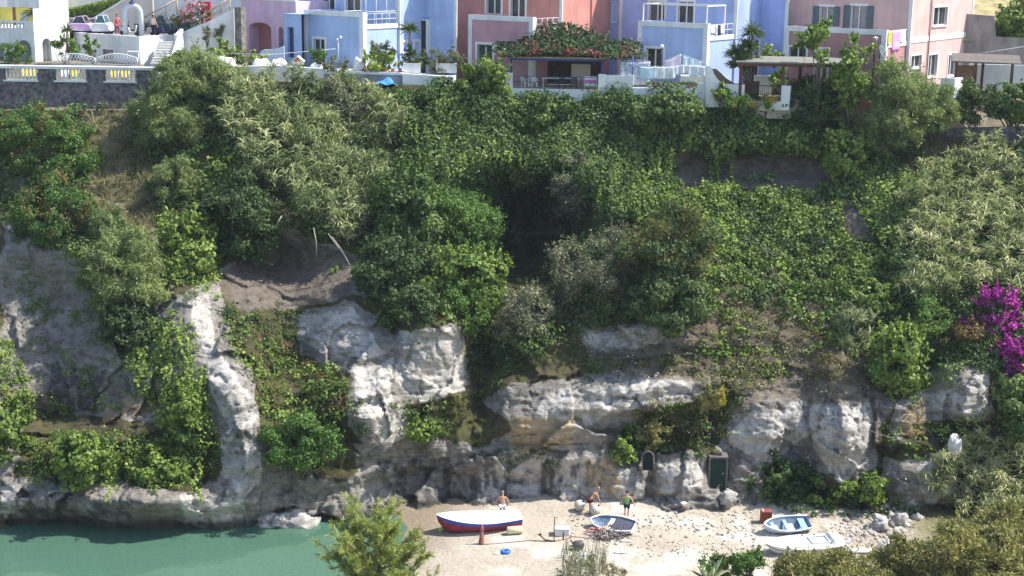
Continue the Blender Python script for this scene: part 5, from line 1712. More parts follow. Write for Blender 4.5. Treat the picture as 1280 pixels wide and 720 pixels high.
# rubble and tarp below the grey parapet
q = WV(483, 106, 117.6)
n = 10; vs = []; fs = []
for j in range(n + 1):
    for i in range(n + 1):
        s, t = i / n - .5, j / n - .5
        vs.append(q + Vector((s * 1.6, t * 1.1, .55 * math.exp(-6 * (s * s + t * t)) + .10 * math.sin(9 * s + 4 * t))))
for j in range(n):
    for i in range(n):
        k = j * (n + 1) + i
        fs.append((k, k + 1, k + n + 2, k + n + 1))
m = MB(); m.add(vs, fs, True)
tag(m.build('tarpaulin', mat('blue_tarp', (.08, .28, .62), .5, .15, 4)), 'crumpled bright blue tarpaulin below the grey parapet', 'tarpaulin')


def palm(name, label, px, pyc, pyb, Y, R, n, seed, L=None, heads=None, mt='palm', trunk_r=.09):
    base = WV(px, pyb, Y); hd = WV(px, pyc, Y)
    root = thing(name, label, 'palm', base)
    lv = Leaves(); tk = MB()
    for (dx, dz) in (heads or [(0, 0)]):
        h = hd + Vector((dx, RNG.normal() * .1, dz))
        tk.tube([base + Vector((0, 0, -.2)), base.lerp(h, .5) + Vector((dx * .2, 0, 0)), h], [trunk_r * 1.3, trunk_r, trunk_r * .9], 7)
        d = unit_rand(n); d[:, 2] = np.abs(d[:, 2]) * 1.1 - .35
        d = nrmz(d)
        P = np.tile(np.array(h), (n, 1)) + d * .08
        lv.add(blade_quads(P, d, R * .62, .085, .45), .5 + .4 * (RNG.random(n) - .5))
    lv.build('crown', LM[mt], root)
    tk.build('trunk', M_bark, root)


palm('palm_tree', 'small palm with spiky head against the light blue side wall', 512, 37, 88, 119.9, 1.25, 130, 1)
palm('yucca_tree', 'tall dark yucca with several spiky heads by the blue house', 938, 47, 100, 116.6, 1.5, 190, 2, heads=[(0.15, .35), (-.05, -.7), (-1.05, -1.2), (-.9, -2.0)])
palm('palm_tree', 'spiky palm on the roof terrace before the yellow house', 45, 16, 30, 127, 2.0, 60, 3, mt='heath')
palm('yucca_tree', 'small spiky palm poking out of the bushy shrub', 84, 38, 62, 120.6, 1.0, 70, 4)

# ---- verandah with flowering roof
Yv = 117.4
A, B = WV(632, 118, Yv), WV(757, 119, Yv - .3)
zf = WV(690, 112, Yv).z
root = thing('verandah', 'verandah with blue posts and white base under red blossom', 'verandah', A)
w = MB(); w.obox(Vector((A.x, A.y, zf - 1.0)), Vector((B.x - A.x, B.y - A.y, 0)), (0, .3, 0), UP * 1.05); w.build('base_wall', M_white, root)
w = MB(); w.obox(Vector((A.x, A.y + .3, zf - 1.0)), Vector((B.x - A.x, B.y - A.y, 0)), (0, 5.0, 0), UP * .98); w.build('floor', M_floor, root)
zpier = WV(636, 91, Yv).z
for px0, px1, yy in ((632, 641, Yv), (748, 757, Yv - .3)):
    a, b = WV(px0, 100, yy), WV(px1, 100, yy)
    w = MB(); w.box(a.x, b.x, a.y - .05, a.y + .55, zf - 1.1, zpier); w.build('pier', M_white, root)
zr = WV(690, 76, Yv).z
for px in (639, 753):
    a = WV(px, 90, Yv + .25)
    w = MB(); w.box(a.x - .08, a.x + .08, a.y - .08, a.y + .08, zpier + .003, zr); w.build('post', M_navy, root)
    a = WV(px, 90, Yv + 4.6)
    w = MB(); w.box(a.x - .08, a.x + .08, a.y - .08, a.y + .08, zf, zr); w.build('post', M_navy, root)
a, b = WV(637, 75, Yv + .1), WV(756, 76, Yv - .1)
w = MB(); w.obox(Vector((a.x, a.y, zr)), Vector((b.x - a.x, b.y - a.y, 0)), (0, .12, 0), UP * .16); w.build('front_beam', M_navy, root)
w = MB(); w.obox(Vector((a.x, a.y + .1, zr + .165)), Vector((b.x - a.x, b.y - a.y, 0)), (0, 4.8, .15), UP * .08); w.build('roof', M_palewood, root)
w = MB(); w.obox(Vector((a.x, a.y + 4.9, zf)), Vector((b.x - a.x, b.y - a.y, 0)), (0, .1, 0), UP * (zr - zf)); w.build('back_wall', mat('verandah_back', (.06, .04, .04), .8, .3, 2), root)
w = MB()
for z in (.55, 1.0):
    w.tube([Vector((A.x + .5, A.y + .15, zf + z)), Vector((B.x - .5, B.y + .15, zf + z))], .022, 5)
for i in range(1, 4):
    c = A.lerp(B, i / 4)
    w.tube([Vector((c.x, c.y + .15, zf)), Vector((c.x, c.y + .15, zf + 1.0))], .022, 5)
w.build('rail', M_navy, root)


def chair(label, px, Y, m, group, turn=0.0, py=110):
    q = WV(px, py, Y); q.z = zf + .0
    root = thing('chair', label, 'chair', q, group)
    c, s = math.cos(turn), math.sin(turn)
    def L(x, y, z): return q + Vector((c * x - s * y, s * x + c * y, z))
    for sx in (-.22, .22):
        for sy in (-.2, .2):
            w = MB(); w.tube([L(sx, sy, 0), L(sx * .95, sy * .95, .44)], .03, 5); w.build('leg', m, root)
        w = MB(); w.tube([L(sx * 1.1, -.22, .44), L(sx * 1.15, -.2, .66), L(sx * 1.15, .22, .68)], .028, 5); w.build('armrest', m, root)
    w = MB(); w.obox(L(-.24, -.23, .43), L(.24, -.23, .43) - L(-.24, -.23, .43), L(-.24, .23, .43) - L(-.24, -.23, .43), UP * .045); w.build('seat', m, root)
    w = MB()
    for i in range(6):
        x0 = -.23 + i * .082
        w.obox(L(x0, .2, .46), L(x0 + .055, .2, .46) - L(x0, .2, .46), L(x0, .23, .46) - L(x0, .2, .46), (L(x0, .32, .92) - L(x0, .2, .46)))
    w.obox(L(-.24, .31, .88), L(.24, .31, .88) - L(-.24, .31, .88), L(-.24, .35, .88) - L(-.24, .31, .88), UP * .06)
    w.build('backrest', m, root)


M_plastic = mat('white_plastic', (.72, .72, .72), .4, .04, 4)
chair('white plastic chair at the left of the verandah', 656, Yv + 1.0, M_plastic, 'white verandah chairs', 2.2)
chair('white plastic chair nearer the middle of the verandah', 668, Yv + 1.3, M_plastic, 'white verandah chairs', 2.9)
for k, px in enumerate((702, 717)):
    chair('dark chair %s at the long verandah table' % ('on the left' if k == 0 else 'on the right'), px, Yv + .9, M_dark, 'dark verandah chairs', math.pi, py=112)
q = WV(706, 110, Yv + 2.2); q.z = zf
tb = thing('long_table', 'long white table inside the verandah', 'table', q)
w = MB(); w.box(q.x - 1.9, q.x + 1.9, q.y - .45, q.y + .45, q.z + .71, q.z + .76); w.build('tabletop', M_white, tb)
for sx in (-1.75, 1.75):
    for sy in (-.36, .36):
        w = MB(); w.box(q.x + sx - .03, q.x + sx + .03, q.y + sy - .03, q.y + sy + .03, q.z, q.z + .71); w.build('leg', M_whitewood, tb)
q = WV(738, 111, Yv + 1.0); q.z = zf
root = thing('drying_rack', 'drying rack with pink and white towels at the right of the verandah', 'drying rack', q)
f = MB()
for sx in (-.5, .5):
    f.tube([q + Vector((sx, -.3, 0)), q + Vector((sx, .1, 1.0))], .02, 5); f.tube([q + Vector((sx, .3, 0)), q + Vector((sx, -.1, 1.0))], .02, 5)
for z in (.45, .7, 1.0):
    f.tube([q + Vector((-.5, -.28 + .38 * z, z)), q + Vector((.5, -.28 + .38 * z, z))], .015, 5)
f.build('frame', M_iron, root)
for k, (z, m) in enumerate(((.98, M_white), (.80, mat('pink_cloth', (.62, .16, .42), .9, .1, 4)), (.5, M_white))):
    w = MB(); w.obox(q + Vector((-.46, -.34 + .3 * z, z - .26)), (.92, 0, 0), (0, .05, 0.0), (0, .08, .26)); w.build('towel', m, root)
q = WV(727, 96, Yv + 3.6); q.z = zf
w = MB(); w.box(q.x - .85, q.x + .7, q.y, q.y + .6, zf, zf + 1.75); o = w.build('sideboard', mat('cream_laminate', (.52, .46, .38), .6, .1, 3)); bevel(o, .03)
tag(o, 'cream cabinet against the back of the verandah', 'cabinet')
# blossom and vines on the verandah roof
lv = Leaves(); lr = Leaves()
n = 11000
tx = RNG.random(n); ty = RNG.random(n) ** .8
P = np.array([WV(626, 74, Yv)]) + 0 * np.zeros((n, 3))
a, b = np.array(WV(630, 75, Yv)), np.array(WV(792, 76, Yv - .2))
hill = .75 + 1.55 * np.exp(-((tx - .45) / .30) ** 2) + .35 * fbm(np.stack([tx * 6, 0 * tx, 0 * tx], -1), 2, 705)
P = a + (b - a) * tx[:, None] + np.stack([0.5 * RNG.normal(size=n), -.25 + 4.6 * ty, .25 + hill * (.15 + .95 * ty) * RNG.random(n) ** .5 + .25 * fbm(np.stack([tx * 9, ty * 4, 0 * tx], -1), 2, 700)], -1)
red = fbm(P * 1.5, 2, 710) + .35 * (.42 - ty) + .9 * (RNG.random(n) - .5) > .34
lv.add(leaf_quads(P[~red], np.tile([0, -.5, .85], ((~red).sum(), 1)), .30, .20, .2, jitter=.9), tints(P[~red], .38, .4, .25))
lr.add(leaf_quads(P[red], np.tile([0, -.5, .85], (red.sum(), 1)), .24, .16, .1, jitter=.9), tints(P[red], .35, .5, .3))
root = thing('flowering_vine', 'vine with dull red blossom heaped on the verandah roof', 'vine', (a[0], a[1], zf))
lv.build('foliage', LM['dark'], root); lr.build('blossom', LM['redfl'], root)
tk = MB()
for k in range(14):
    q = Vector(a).lerp(Vector(b), .15 + .7 * RNG.random()) + Vector((0, 1 + 2.5 * RNG.random(), .6))
    e = q + Vector((RNG.normal() * .9, -.3, 1.3 + .9 * RNG.random()))
    tk.tube([q, q.lerp(e, .5) + Vector((.1, 0, .25)), e], [.03, .02, .01], 4)
tk.build('stem', M_bark, root)

# ---- wall and laundry right of the verandah
strip_wall('parapet', 'white parapet between the verandah and the laundry', [(757, 94, 120, 117.2), (792, 94, 120, 116.9)], M_white, .35)
strip_wall('parapet', 'low white wall carrying flower pots below the laundry', [(790, 110, 124, 116.7), (872, 111, 126, 116.2)], M_white, .6)
strip_wall('parapet', 'white wall under the end of the pot shelf', [(872, 104, 132, 116.3), (882, 104, 134, 116.1)], M_white, .4)
zt_ = WV(830, 112, 117).z
slab('laundry_terrace', 'tiled terrace below the washing lines', [WV(757, 100, 117.3), WV(882, 100, 116.4), WV(900, 90, 121), WV(770, 90, 121.5)], zt_ - 1.5, zt_ - .1, M_floor)


def cloth(name, label, pa, pb, drop, Y, m, group, folds=5, slope=0.0, Yb=None, lean=0.0, hem=0.0):
    """washing hung on a line between two image points"""
    a, b = WV(pa[0], pa[1], Y), WV(pb[0], pb[1], Yb or Y)
    n, r = 16, 8
    vs = []; fs = []
    d = drop / PPX(Y)
    run = b - a; nr_ = Vector((-run.y, run.x, 0)).normalized()
    ph = RNG.random() * 6
    for j in range(r + 1):
        for i in range(n + 1):
            s, t = i / n, j / r
            sag = -.05 * math.sin(math.pi * s)
            vs.append(a.lerp(b, s) + UP * (sag - d * t * (1 + hem * (s - .5))) + nr_ * (t * .10 * math.sin(folds * 6.28 * s / 2 + ph) + lean * t))
    for j in range(r):
        for i in range(n):
            k = j * (n + 1) + i
            fs.append((k, k + 1, k + n + 2, k + n + 1))
    mb = MB(); mb.add(vs, fs, True)
    o = mb.build(name, m)
    so = o.modifiers.new('thick', 'SOLIDIFY'); so.thickness = .012
    return tag(o, label, 'laundry', group)


M_sheet = mat('white_cotton', (.74, .77, .80), .9, .04, 3)
M_pale = mat('pale_lilac_cotton', (.70, .62, .72), .9, .05, 3)
M_aqua = mat('pale_aqua_cotton', (.55, .70, .78), .9, .05, 3)
M_print = mat('blue_printed_cotton', (.28, .33, .46), .9, .3, 9, col2=(.66, .67, .72))
G = 'washing hung out on the terrace lines'
cloth('bed_sheet', 'blue patterned sheet at the left end of the washing line', (775, 77), (813, 77), 27, 117.3, M_print, G, 5)
cloth('bed_sheet', 'pale aqua sheet on the front line right of the blue post', (800, 83), (820, 83), 15, 116.8, M_aqua, G, 2)
cloth('pillow_case', 'white pillow case next to the pale aqua sheet', (820.5, 83), (828, 83.3), 14.5, 116.8, M_sheet, G, 2)
cloth('pillow_case', 'white pillow case in the middle of the front line', (828.5, 83.3), (837, 83.3), 14.5, 116.8, M_sheet, G, 2)
cloth('pillow_case', 'white pillow case right of the middle of the front line', (837.5, 83.3), (845, 83), 14, 116.8, M_sheet, G, 2)
cloth('towel', 'white towel under the peak of the back line', (845.5, 82), (852.5, 80.5), 11, 116.7, M_sheet, G, 2)
cloth('towel', 'white towel right of the peak, on the front line', (853, 81), (860.5, 81), 10, 116.6, M_sheet, G, 2)
cloth('bed_sheet', 'large white sheet at the right of the front line', (861, 81), (873.5, 81.5), 13, 116.5, M_sheet, G, 2)
cloth('towel', 'white towel at the right end of the front line', (874, 82), (882, 83), 12, 116.4, M_sheet, G, 2)
cloth('bed_sheet', 'pale lilac sheet sloping up on the back line', (831, 76), (851.5, 68), 15, 118.0, M_pale, G, 2, hem=.4)
cloth('towel', 'pale blue towel hanging just right of the lilac sheet', (854, 69), (861, 71.5), 14, 118.0, M_aqua, G, 2)
cloth('towel', 'pale blue towel in the middle of the sloping line', (862, 72), (868, 74.2), 10, 118.0, M_aqua, G, 2)
cloth('towel', 'pale blue towel at the lower end of the sloping line', (869, 74.6), (876.5, 77), 8, 118.0, M_aqua, G, 2)
w = MB()
for (a, b, Y) in (((790, 76), (775, 76.5), 117.3), ((790, 76), (813, 76.5), 117.3), ((790, 82.5), (884, 83), 116.75), ((826, 77), (852, 67.5), 118.0), ((852, 67.5), (880, 78), 118.0)):
    w.tube([WV(*a, Y), WV(*b, Y)], .012, 4)
tag(w.build('clothes_line', M_iron), 'thin washing lines strung between the posts', 'clothes line')
w = MB(); w.obox(WV(851, 104, 116.9), (1.9, -.1, 0), (0, .9, 0), UP * .6); o = w.build('freezer_chest', M_white); bevel(o, .06)
tag(o, 'bright white chest below the hanging washing', 'chest')
for k, px in enumerate(range(812, 872, 7)):
    q = WV(px, 110.5, 116.55)
    lab = 'flower pot on the low wall below the washing, ' + ['first', 'second', 'third', 'fourth', 'fifth', 'sixth', 'seventh', 'eighth', 'ninth'][k] + ' from the left'
    root = thing('flower_pot', lab, 'flower pot', q, 'pots below the washing lines')
    m = MB()
    m.lathe(q, [(.11, 0), (.15, .22), (.17, .22), (.17, .27), (.13, .27), (.12, .22)], 9); m.build('pot', M_pot if k % 3 else M_plastic, root)
    lv = Leaves(); d = unit_rand(60); d[:, 2] = abs(d[:, 2])
    lv.add(leaf_quads(np.array(q) + [0, 0, .28] + d * .24, d, .16, .10, .1, jitter=.9), RNG.random(60))
    lv.build('plant', LM[['vine', 'grey', 'heath'][k % 3]], root)
# curved white gable wall by the laundry
pts_img = [(882, 134), (882, 84), (884, 82), (887, 82.5), (890, 86), (893, 93), (897, 99), (902, 103), (904, 106), (904, 134)]
Yg = 115.8
w = MB(); w.prism([WV(a, b, Yg) for a, b in pts_img], (0, .35, 0))
tag(w.build('gable_wall', M_white), 'white wall with a swooping curved top beside the laundry', 'wall')
pts_img = [(889, 86), (895, 86), (901, 91), (908, 98), (918, 104), (929, 105), (905, 110), (897, 101)]
w = MB(); w.prism([WV(a, b, 117.4) for a, b in pts_img], (0, .5, -.1))
tag(w.build('tiled_roof', mat('brown_thatch', (.23, .18, .12), .9, .3, 5, .5)), 'small brown sloping roof behind the curved white wall', 'roof')
strip_wall('parapet', 'white parapet left of the long pergola', [(904, 105, 128, 115.7), (931, 106, 128, 115.5)], M_white, .35)
strip_wall('parapet', 'low white sill wall under the long pergola', [(931, 125, 138, 115.5), (977, 127, 138, 115.0)], M_white, .35)
strip_wall('pillar', 'white pillar with a flaking edge right of the long pergola terrace', [(977, 107, 138, 115.0), (988, 108, 138, 114.8)], M_white, .9, cat='pillar')
S('flower_bush', 'small climbing plant in front of the white curved wall', (890, 103, 912, 128), 'vine', seed=90, tint=.5, Y=115.3, base_py=132, dens=.6)
S('flower_bush', 'flower bed with red and yellow flowers below the long pergola', (896, 118, 978, 138), 'mastic', seed=91, tint=.5, Y=114.9, base_py=140, second=('yellow', .12), depthk=.3)
# ---- long pergola with a pale roof
root = thing('pergola', 'long timber pergola with a flat grey roof on brown posts', 'pergola', WV(950, 125, 116.5))
zr = WV(990, 80, 115.2).z
A, B = WV(920, 80, 115.4), WV(1068, 80, 114.6)
D = WV(938, 71, 118.6) - A; D.z = 0
D2 = Vector((D.x * .4, 3.2, 0))
w = MB(); w.obox(Vector((A.x, A.y, zr)), Vector((B.x - A.x, B.y - A.y, 0)), D2 + UP * .25, UP * .12); w.build('roof', mat('grey_roof_felt', (.21, .205, .18), .85, .12, 2, .2), root)
w = MB(); w.obox(Vector((A.x + .1, A.y + .1, zr - .22)), Vector((B.x - A.x - .2, B.y - A.y, 0)), (0, .14, 0), UP * .215); w.build('beam', M_wood, root)
zf2 = WV(950, 124, 115.5).z
for px, y in ((926, 115.6), (979, 115.3), (1030, 115.0), (1064, 114.8), (941, 118.3), (1000, 118.0), (1050, 117.7)):
    q = WV(px, 90, y)
    w = MB(); w.box(q.x - .11, q.x + .11, q.y - .11, q.y + .11, zf2 - .6, zr - .003 + (.12 if y > 117 else -.21)); w.build('post', M_wood, root)
slab('pergola_terrace', 'tiled terrace under the long pergola', [WV(930, 120, 115.8), WV(1070, 120, 115.0), WV(1075, 110, 119.5), WV(940, 110, 119.8)], zf2 - 1.5, zf2, M_floor)
rl = thing('terrace_railing', 'dark railing under the long pergola', 'railing', WV(932, 124, 115.6))
a, b = WV(932, 104, 115.65), WV(976, 105, 115.25); a.z = b.z = zf2 + 1.05
w = MB(); w.tube([a, b], .035, 5); w.tube([a - UP * .95, b - UP * .95], .03, 5)
w.build('rail', M_dark, rl)
w = MB()
for i in range(19):
    c = a.lerp(b, i / 18); w.tube([c, c - UP * .95], .016, 4)
w.build('balusters', M_dark, rl)
w = MB(); q = WV(946, 110, 117.2); w.box(q.x - 1.0, q.x + .2, q.y, q.y + .1, zf2, zf2 + 1.25); tag(w.build('wooden_screen', M_wood), 'dark brown wooden screen under the long pergola', 'screen')
w = MB(); q = WV(952, 96, 118.9); w.box(q.x - .55, q.x + .85, q.y, q.y + .5, zf2, zf2 + 1.55); tag(w.build('barbecue_hearth', M_white), 'white masonry block at the back under the long pergola', 'hearth')
S('citrus_tree', 'green bush seen through under the long pergola', (955, 84, 985, 112), 'vine', seed=92, tint=.6, Y=119.4, base_py=118, dens=.7)
S('citrus_tree', 'bushes around the foot of the tall yucca', (915, 62, 950, 92), 'vine', seed=93, tint=.5, Y=117.4, base_py=100, dens=.7)
S('citrus_tree', 'leafy plants under the small blue window behind the pergola', (950, 62, 985, 76), 'vine', seed=94, tint=.6, Y=119.0, base_py=80, dens=.7)

# ---- things round the pink house
q = WV(1101, 65, 115.2)
root = thing('satellite_dish', 'grey satellite dish seen edge on below the street lamp', 'satellite dish', WV(1101, 80, 115.2))
m = MB(); ax = Vector((.75, -.55, .35)).normalized()
m.lathe(q, [(.001, 0), (.2, .02), (.38, .07), (.52, .14), (.52, .155), (.36, .09), (.18, .04), (.001, .02)], 18, ax); m.build('dish', mat('dish_grey', (.10, .14, .14), .5, .1, 3), root)
m = MB(); m.tube([q - ax * .02, q - Vector((0, 0, 1.2)) - ax * .2], .04, 6); m.tube([q + ax * .05 - UP * .45, q + ax * .55], .02, 5); m.build('mast', M_dark, root)
fl = HP['fl']; Rr = HP['R']
sh = HP['dep']
def on_rail(s0, s1, name, label, m, drop):
    a, b = Rr.P(s0, fl + 1.0, .06), Rr.P(s1, fl + 1.0, .06)
    n, r = 8, 7; vs = []; fs = []
    for j in range(r + 1):
        for i in range(n + 1):
            s, t = i / n, j / r
            vs.append(a.lerp(b, s) - UP * drop * t + Rr.n * (.05 * t * math.sin(7 * s)))
    for j in range(r):
        for i in range(n):
            k = j * (n + 1) + i; fs.append((k, k + 1, k + n + 2, k + n + 1))
    mb = MB(); mb.add(vs, fs, True); o = mb.build(name, m)
    so = o.modifiers.new('thick', 'SOLIDIFY'); so.thickness = .02
    return tag(o, label, 'laundry', 'washing on the pink balcony')


w = MB(); w.tube([Rr.P(.4, fl + 1.0, .06), Rr.P(sh, fl + 1.0, .06)], .025, 5)
for i in range(4):
    s = .5 + (sh - .6) * i / 3; w.tube([Rr.P(s, fl, .06), Rr.P(s, fl + 1.0, .06)], .025, 5)
w.build('balcony_rail', M_iron, HP['root'])
s1, s2 = Rr.u(1115), Rr.u(1124)
on_rail(s1, s2, 'towel', 'long pink towel hanging over the pink house balcony', mat('pink_towel', (.80, .32, .60), .9, .08, 5), WV(1119, 40, 118).z - WV(1119, 66, 118).z)
on_rail(s2 + .1, Rr.u(1131), 'towel', 'white cloth hanging beside the long pink towel', M_sheet, 1.0)
on_rail(Rr.u(1109), s1 - .1, 'towel', 'yellow green cloth left of the long pink towel', mat('olive_cloth', (.45, .45, .12), .9, .1, 5), 1.1)
# clothes on the blue house balcony
Rb = HB['R']; fb = HB['fl']
for k, (px0, px1, m, lab, d) in enumerate(((888, 892, M_sheet, 'white garment at the left of the blue house balcony rail', .75), (893, 896, M_print, 'dark patterned garment on the blue house balcony rail', .95), (897, 899.5, M_dark, 'black garment on the blue house balcony rail', 1.0), (900, 904, M_sheet, 'white garment at the right of the blue house balcony rail', .8))):
    a, b = Rb.P(Rb.u(px0), fb + .95, .03), Rb.P(Rb.u(px1), fb + .95, .03)
    mb = MB(); vs = []; fs = []
    for j in range(6):
        for i in range(5):
            vs.append(a.lerp(b, i / 4) - UP * d * j / 5 * (1 if i % 2 else .9) + Rb.n * (.05 * j / 5 * math.sin(i * 2.)))
    for j in range(5):
        for i in range(4):
            q = j * 5 + i; fs.append((q, q + 1, q + 6, q + 5))
    mb.add(vs, fs, True); o = mb.build('garment', m); so = o.modifiers.new('thick', 'SOLIDIFY'); so.thickness = .02
    tag(o, lab, 'laundry', 'washing on the blue balcony')
# white box wall and small pergola right of the pink house
strip_wall('garden_wall', 'white corner wall below the door of the pink house', [(1176, 97, 124, 114.8), (1194, 98, 130, 114.0), (1204, 97, 128, 115.5)], M_white, .3)
strip_wall('garden_wall', 'white washed wall behind the small pergola at the right', [(1212, 80, 112, 121), (1300, 82, 112, 120)], M_white, .3)
root = thing('pergola', 'small timber pergola with a sagging roof at the right edge', 'pergola', WV(1220, 105, 117.5))
zr = WV(1230, 79, 116.0).z
A, B = WV(1190, 78, 116.6), WV(1277, 79, 115.8)
w = MB(); w.obox(Vector((A.x, A.y, zr)), Vector((B.x - A.x, B.y - A.y, -.08)), Vector((.8, 3.0, .45)), UP * .10); w.build('roof', mat('reed_mat_roof', (.15, .13, .11), .9, .25, 4, .4), root)
for px, y in ((1195, 116.8), (1219, 116.5), (1265, 116.0), (1228, 118.8)):
    q = WV(px, 90, y); w = MB(); w.box(q.x - .09, q.x + .09, q.y - .09, q.y + .09, zr - 4, zr - .01); w.build('post', M_wood, root)
w = MB(); q = WV(1196, 90, 117.6); w.box(q.x, q.x + 1.6, q.y, q.y + .06, zr - 2.6, zr - .3); tag(w.build('wooden_screen', mat('bamboo_screen', (.30, .17, .10), .8, .3, 6)), 'brown slatted screen under the small pergola', 'screen')
# retaining wall and dry slope at the right edge
strip_wall('retaining_wall', 'weathered grey concrete retaining wall at the right edge', [(1205, 17, 100, 131), (1243, 20, 100, 130), (1245, 46, 100, 130), (1340, 50, 100, 128)], M_conc, .5)
xs = np.linspace(WV(1190, 40, 131).x, WV(1420, 40, 131).x, 26); ys = np.linspace(130.5, 165, 22)
XX, YY = np.meshgrid(xs, ys)
z0 = WV(1240, 44, 130).z
ZZ = z0 - .6 + (YY - 130) * .42 + .5 * fbm(np.stack([XX, YY, 0 * XX], -1) * .2, 3, 801)
ii = np.arange(XX.size).reshape(XX.shape)
me = quads_mesh('hill', np.stack([XX, YY, ZZ], -1).reshape(-1, 3), np.stack([ii[:-1, :-1], ii[:-1, 1:], ii[1:, 1:], ii[1:, :-1]], -1).reshape(-1, 4), smooth=True)
tag(link('hill', me, mat('dry_hill', (.36, .30, .15), .95, .3, 1.5, .5)), 'dry straw coloured hillside above the retaining wall', kind='structure')
S('fig_tree', 'spreading green tree above the grey retaining wall', (1242, 2, 1320, 52), 'vine', seed=95, tint=.4, Y=131.5, base_py=56)
strip_wall('retaining_wall', 'low dark stone wall along the cliff lip at the right', [(1120, 166, 182, 115.6), (1200, 160, 182, 115.2), (1320, 158, 182, 114.6)], M_stone, .5)
w = MB(); w.tube([WV(1216, 68, 118), WV(1250, 63, 117.5), WV(1330, 50, 116.5)], .02, 4); tag(w.build('overhead_cable', M_iron), 'thin pale cable running from the pink house to the right', 'cable')
w = MB(); w.tube([WV(265, 66, 120.5), WV(340, 68, 120.5), WV(420, 61, 120.3)], .018, 4); tag(w.build('overhead_cable', M_iron), 'thin white cable crossing in front of the mauve house', 'cable')

# ---- car park: cars, scooters, people, arch
def car(label, px0, px1, pyb, Y, body, glass, h=1.45, yaw=0.0, group='cars on the car park'):
    a, b = WV(px0, pyb, Y), WV(px1, pyb, Y)
    L = (b - a).length; c = (a + b) / 2; c.z = zp
    root = thing('parked_car', label, 'car', c, group)
    W_ = 1.65
    def X(x, y, z): return c + Vector((x * L / 2, y * W_ / 2, z * h))
    prof = [(-1, .18), (-1.0, .48), (-.92, .58), (-.58, .63), (.62, .63), (.95, .56), (1, .45), (1, .18)]
    m = MB(); m.prism([X(x, -1, z) for x, z in prof], (0, W_, 0)); o = m.build('body', body, root); bevel(o, .07, 3)
    cab = [(-.60, .63), (-.32, .96), (.30, 1.0), (.60, .63)]
    m = MB()
    vs = [X(x, -.92 if z < .8 else -.78, z) for x, z in cab] + [X(x, .92 if z < .8 else .78, z) for x, z in cab]
    m.add(vs, [(0, 1, 2, 3), (7, 6, 5, 4), (0, 4, 5, 1), (2, 6, 7, 3)]); m.build('window', glass, root)
    m = MB(); m.add([v + UP * .012 for v in (vs[1], vs[2], vs[6], vs[5])] + [v + UP * .06 for v in (vs[1], vs[2], vs[6], vs[5])], [(3, 2, 1, 0), (4, 5, 6, 7), (0, 1, 5, 4), (1, 2, 6, 5), (2, 3, 7, 6), (3, 0, 4, 7)])
    for i, j in ((0, 1), (3, 2), (4, 5), (7, 6)):
        m.tube([vs[i], vs[j]], .03, 5)
    m.build('roof', body, root)
    for x in (-.62, .62):
        for y in (-1, 1):
            m = MB(); m.lathe(X(x, y * .86, .21) , [(.001, -.1), (.2, -.1), (.31, -.08), (.31, .08), (.2, .1), (.001, .1)], 14, (0, 1, 0)); o = m.build('wheel', M_dark, root)
    for y in (-.7, .7):
        m = MB(); m.ball(X(-.985, y, .45), .12, 8, (.5, 1.2, .8)); m.build('headlight', M_curtain, root)


car('pinkish lilac parked car beside the bushy shrub', 88, 117, 47, 127.5, mat('lilac_paint', (.62, .42, .66), .3, .04, 2), M_glass)
car('white parked van with a large windscreen beside the lilac car', 118, 140, 47, 126.5, M_plastic, mat('blue_glass', (.05, .12, .13), .08, .3, 1), 1.6)
car('dark parked car behind the wooden railing', 190, 214, 20, 130.5, mat('dark_green_paint', (.03, .06, .07), .3, .1, 2), M_glass)
car('dark blue parked car behind the pink oleander', 212, 240, 16, 131.0, mat('dark_blue_paint', (.04, .08, .14), .3, .1, 2), M_glass)
w = MB(); q = WV(102, 30, 130); w.box(q.x - 1.5, q.x + 1.6, q.y, q.y + 2.2, q.z - .15, q.z + .45); o = w.build('shed_roof', mat('grey_canopy', (.20, .19, .21), .8, .2, 3)); tag(o, 'grey flat canopy roof behind the lilac car', 'canopy')


def scooter(label, px, pyb, Y, m, s=1):
    q = WV(px, pyb, Y); q.z = zp
    root = thing('scooter', label, 'scooter', q, 'scooters on the car park')
    for x in (-.6, .6):
        w = MB(); w.lathe(q + Vector((x * s, -.05, .25)), [(.001, -.05), (.16, -.05), (.25, -.04), (.25, .04), (.16, .05), (.001, .05)], 12, (0, 1, 0)); w.build('wheel', M_dark, root)
    w = MB(); w.prism([q + Vector((x * s, -.16, z)) for x, z in ((-.75, .45), (-.7, .75), (-.1, .72), (.0, .38), (.35, .36), (.5, .9), (.58, .9), (.5, .28), (-.2, .24))], (0, .32, 0)); o = w.build('body', m, root); bevel(o, .04)
    w = MB(); w.box(q.x - .7 if s > 0 else q.x + .05, q.x - .05 if s > 0 else q.x + .7, q.y - .15, q.y + .15, q.z + .755, q.z + .86); o = w.build('seat', M_dark, root); bevel(o, .04)
    w = MB(); w.tube([q + Vector((.5 * s, 0, .88)), q + Vector((.42 * s, 0, 1.05))], .03, 5); w.tube([q + Vector((.42 * s, -.32, 1.03)), q + Vector((.42 * s, .32, 1.03))], .025, 5); w.build('handlebar', M_dark, root)


scooter('white scooter at the left under the arch', 163, 45, 125.2, M_plastic)
scooter('pale scooter right of the white arch', 183, 45, 125.4, mat('pale_paint', (.62, .60, .55), .4, .05, 3), -1)
scooter('dark scooter right of the person in a white shirt', 205, 44, 125.8, mat('violet_paint', (.05, .05, .12), .4, .1, 3))
scooter('dark scooter behind the white scooter', 168, 43, 128.2, mat('black_paint', (.03, .03, .03), .4, .1, 3), -1)
scooter('dark scooter up the ramp by the railing', 188, 40, 129.6, mat('black_paint', (.03, .03, .03), .4, .1, 3))
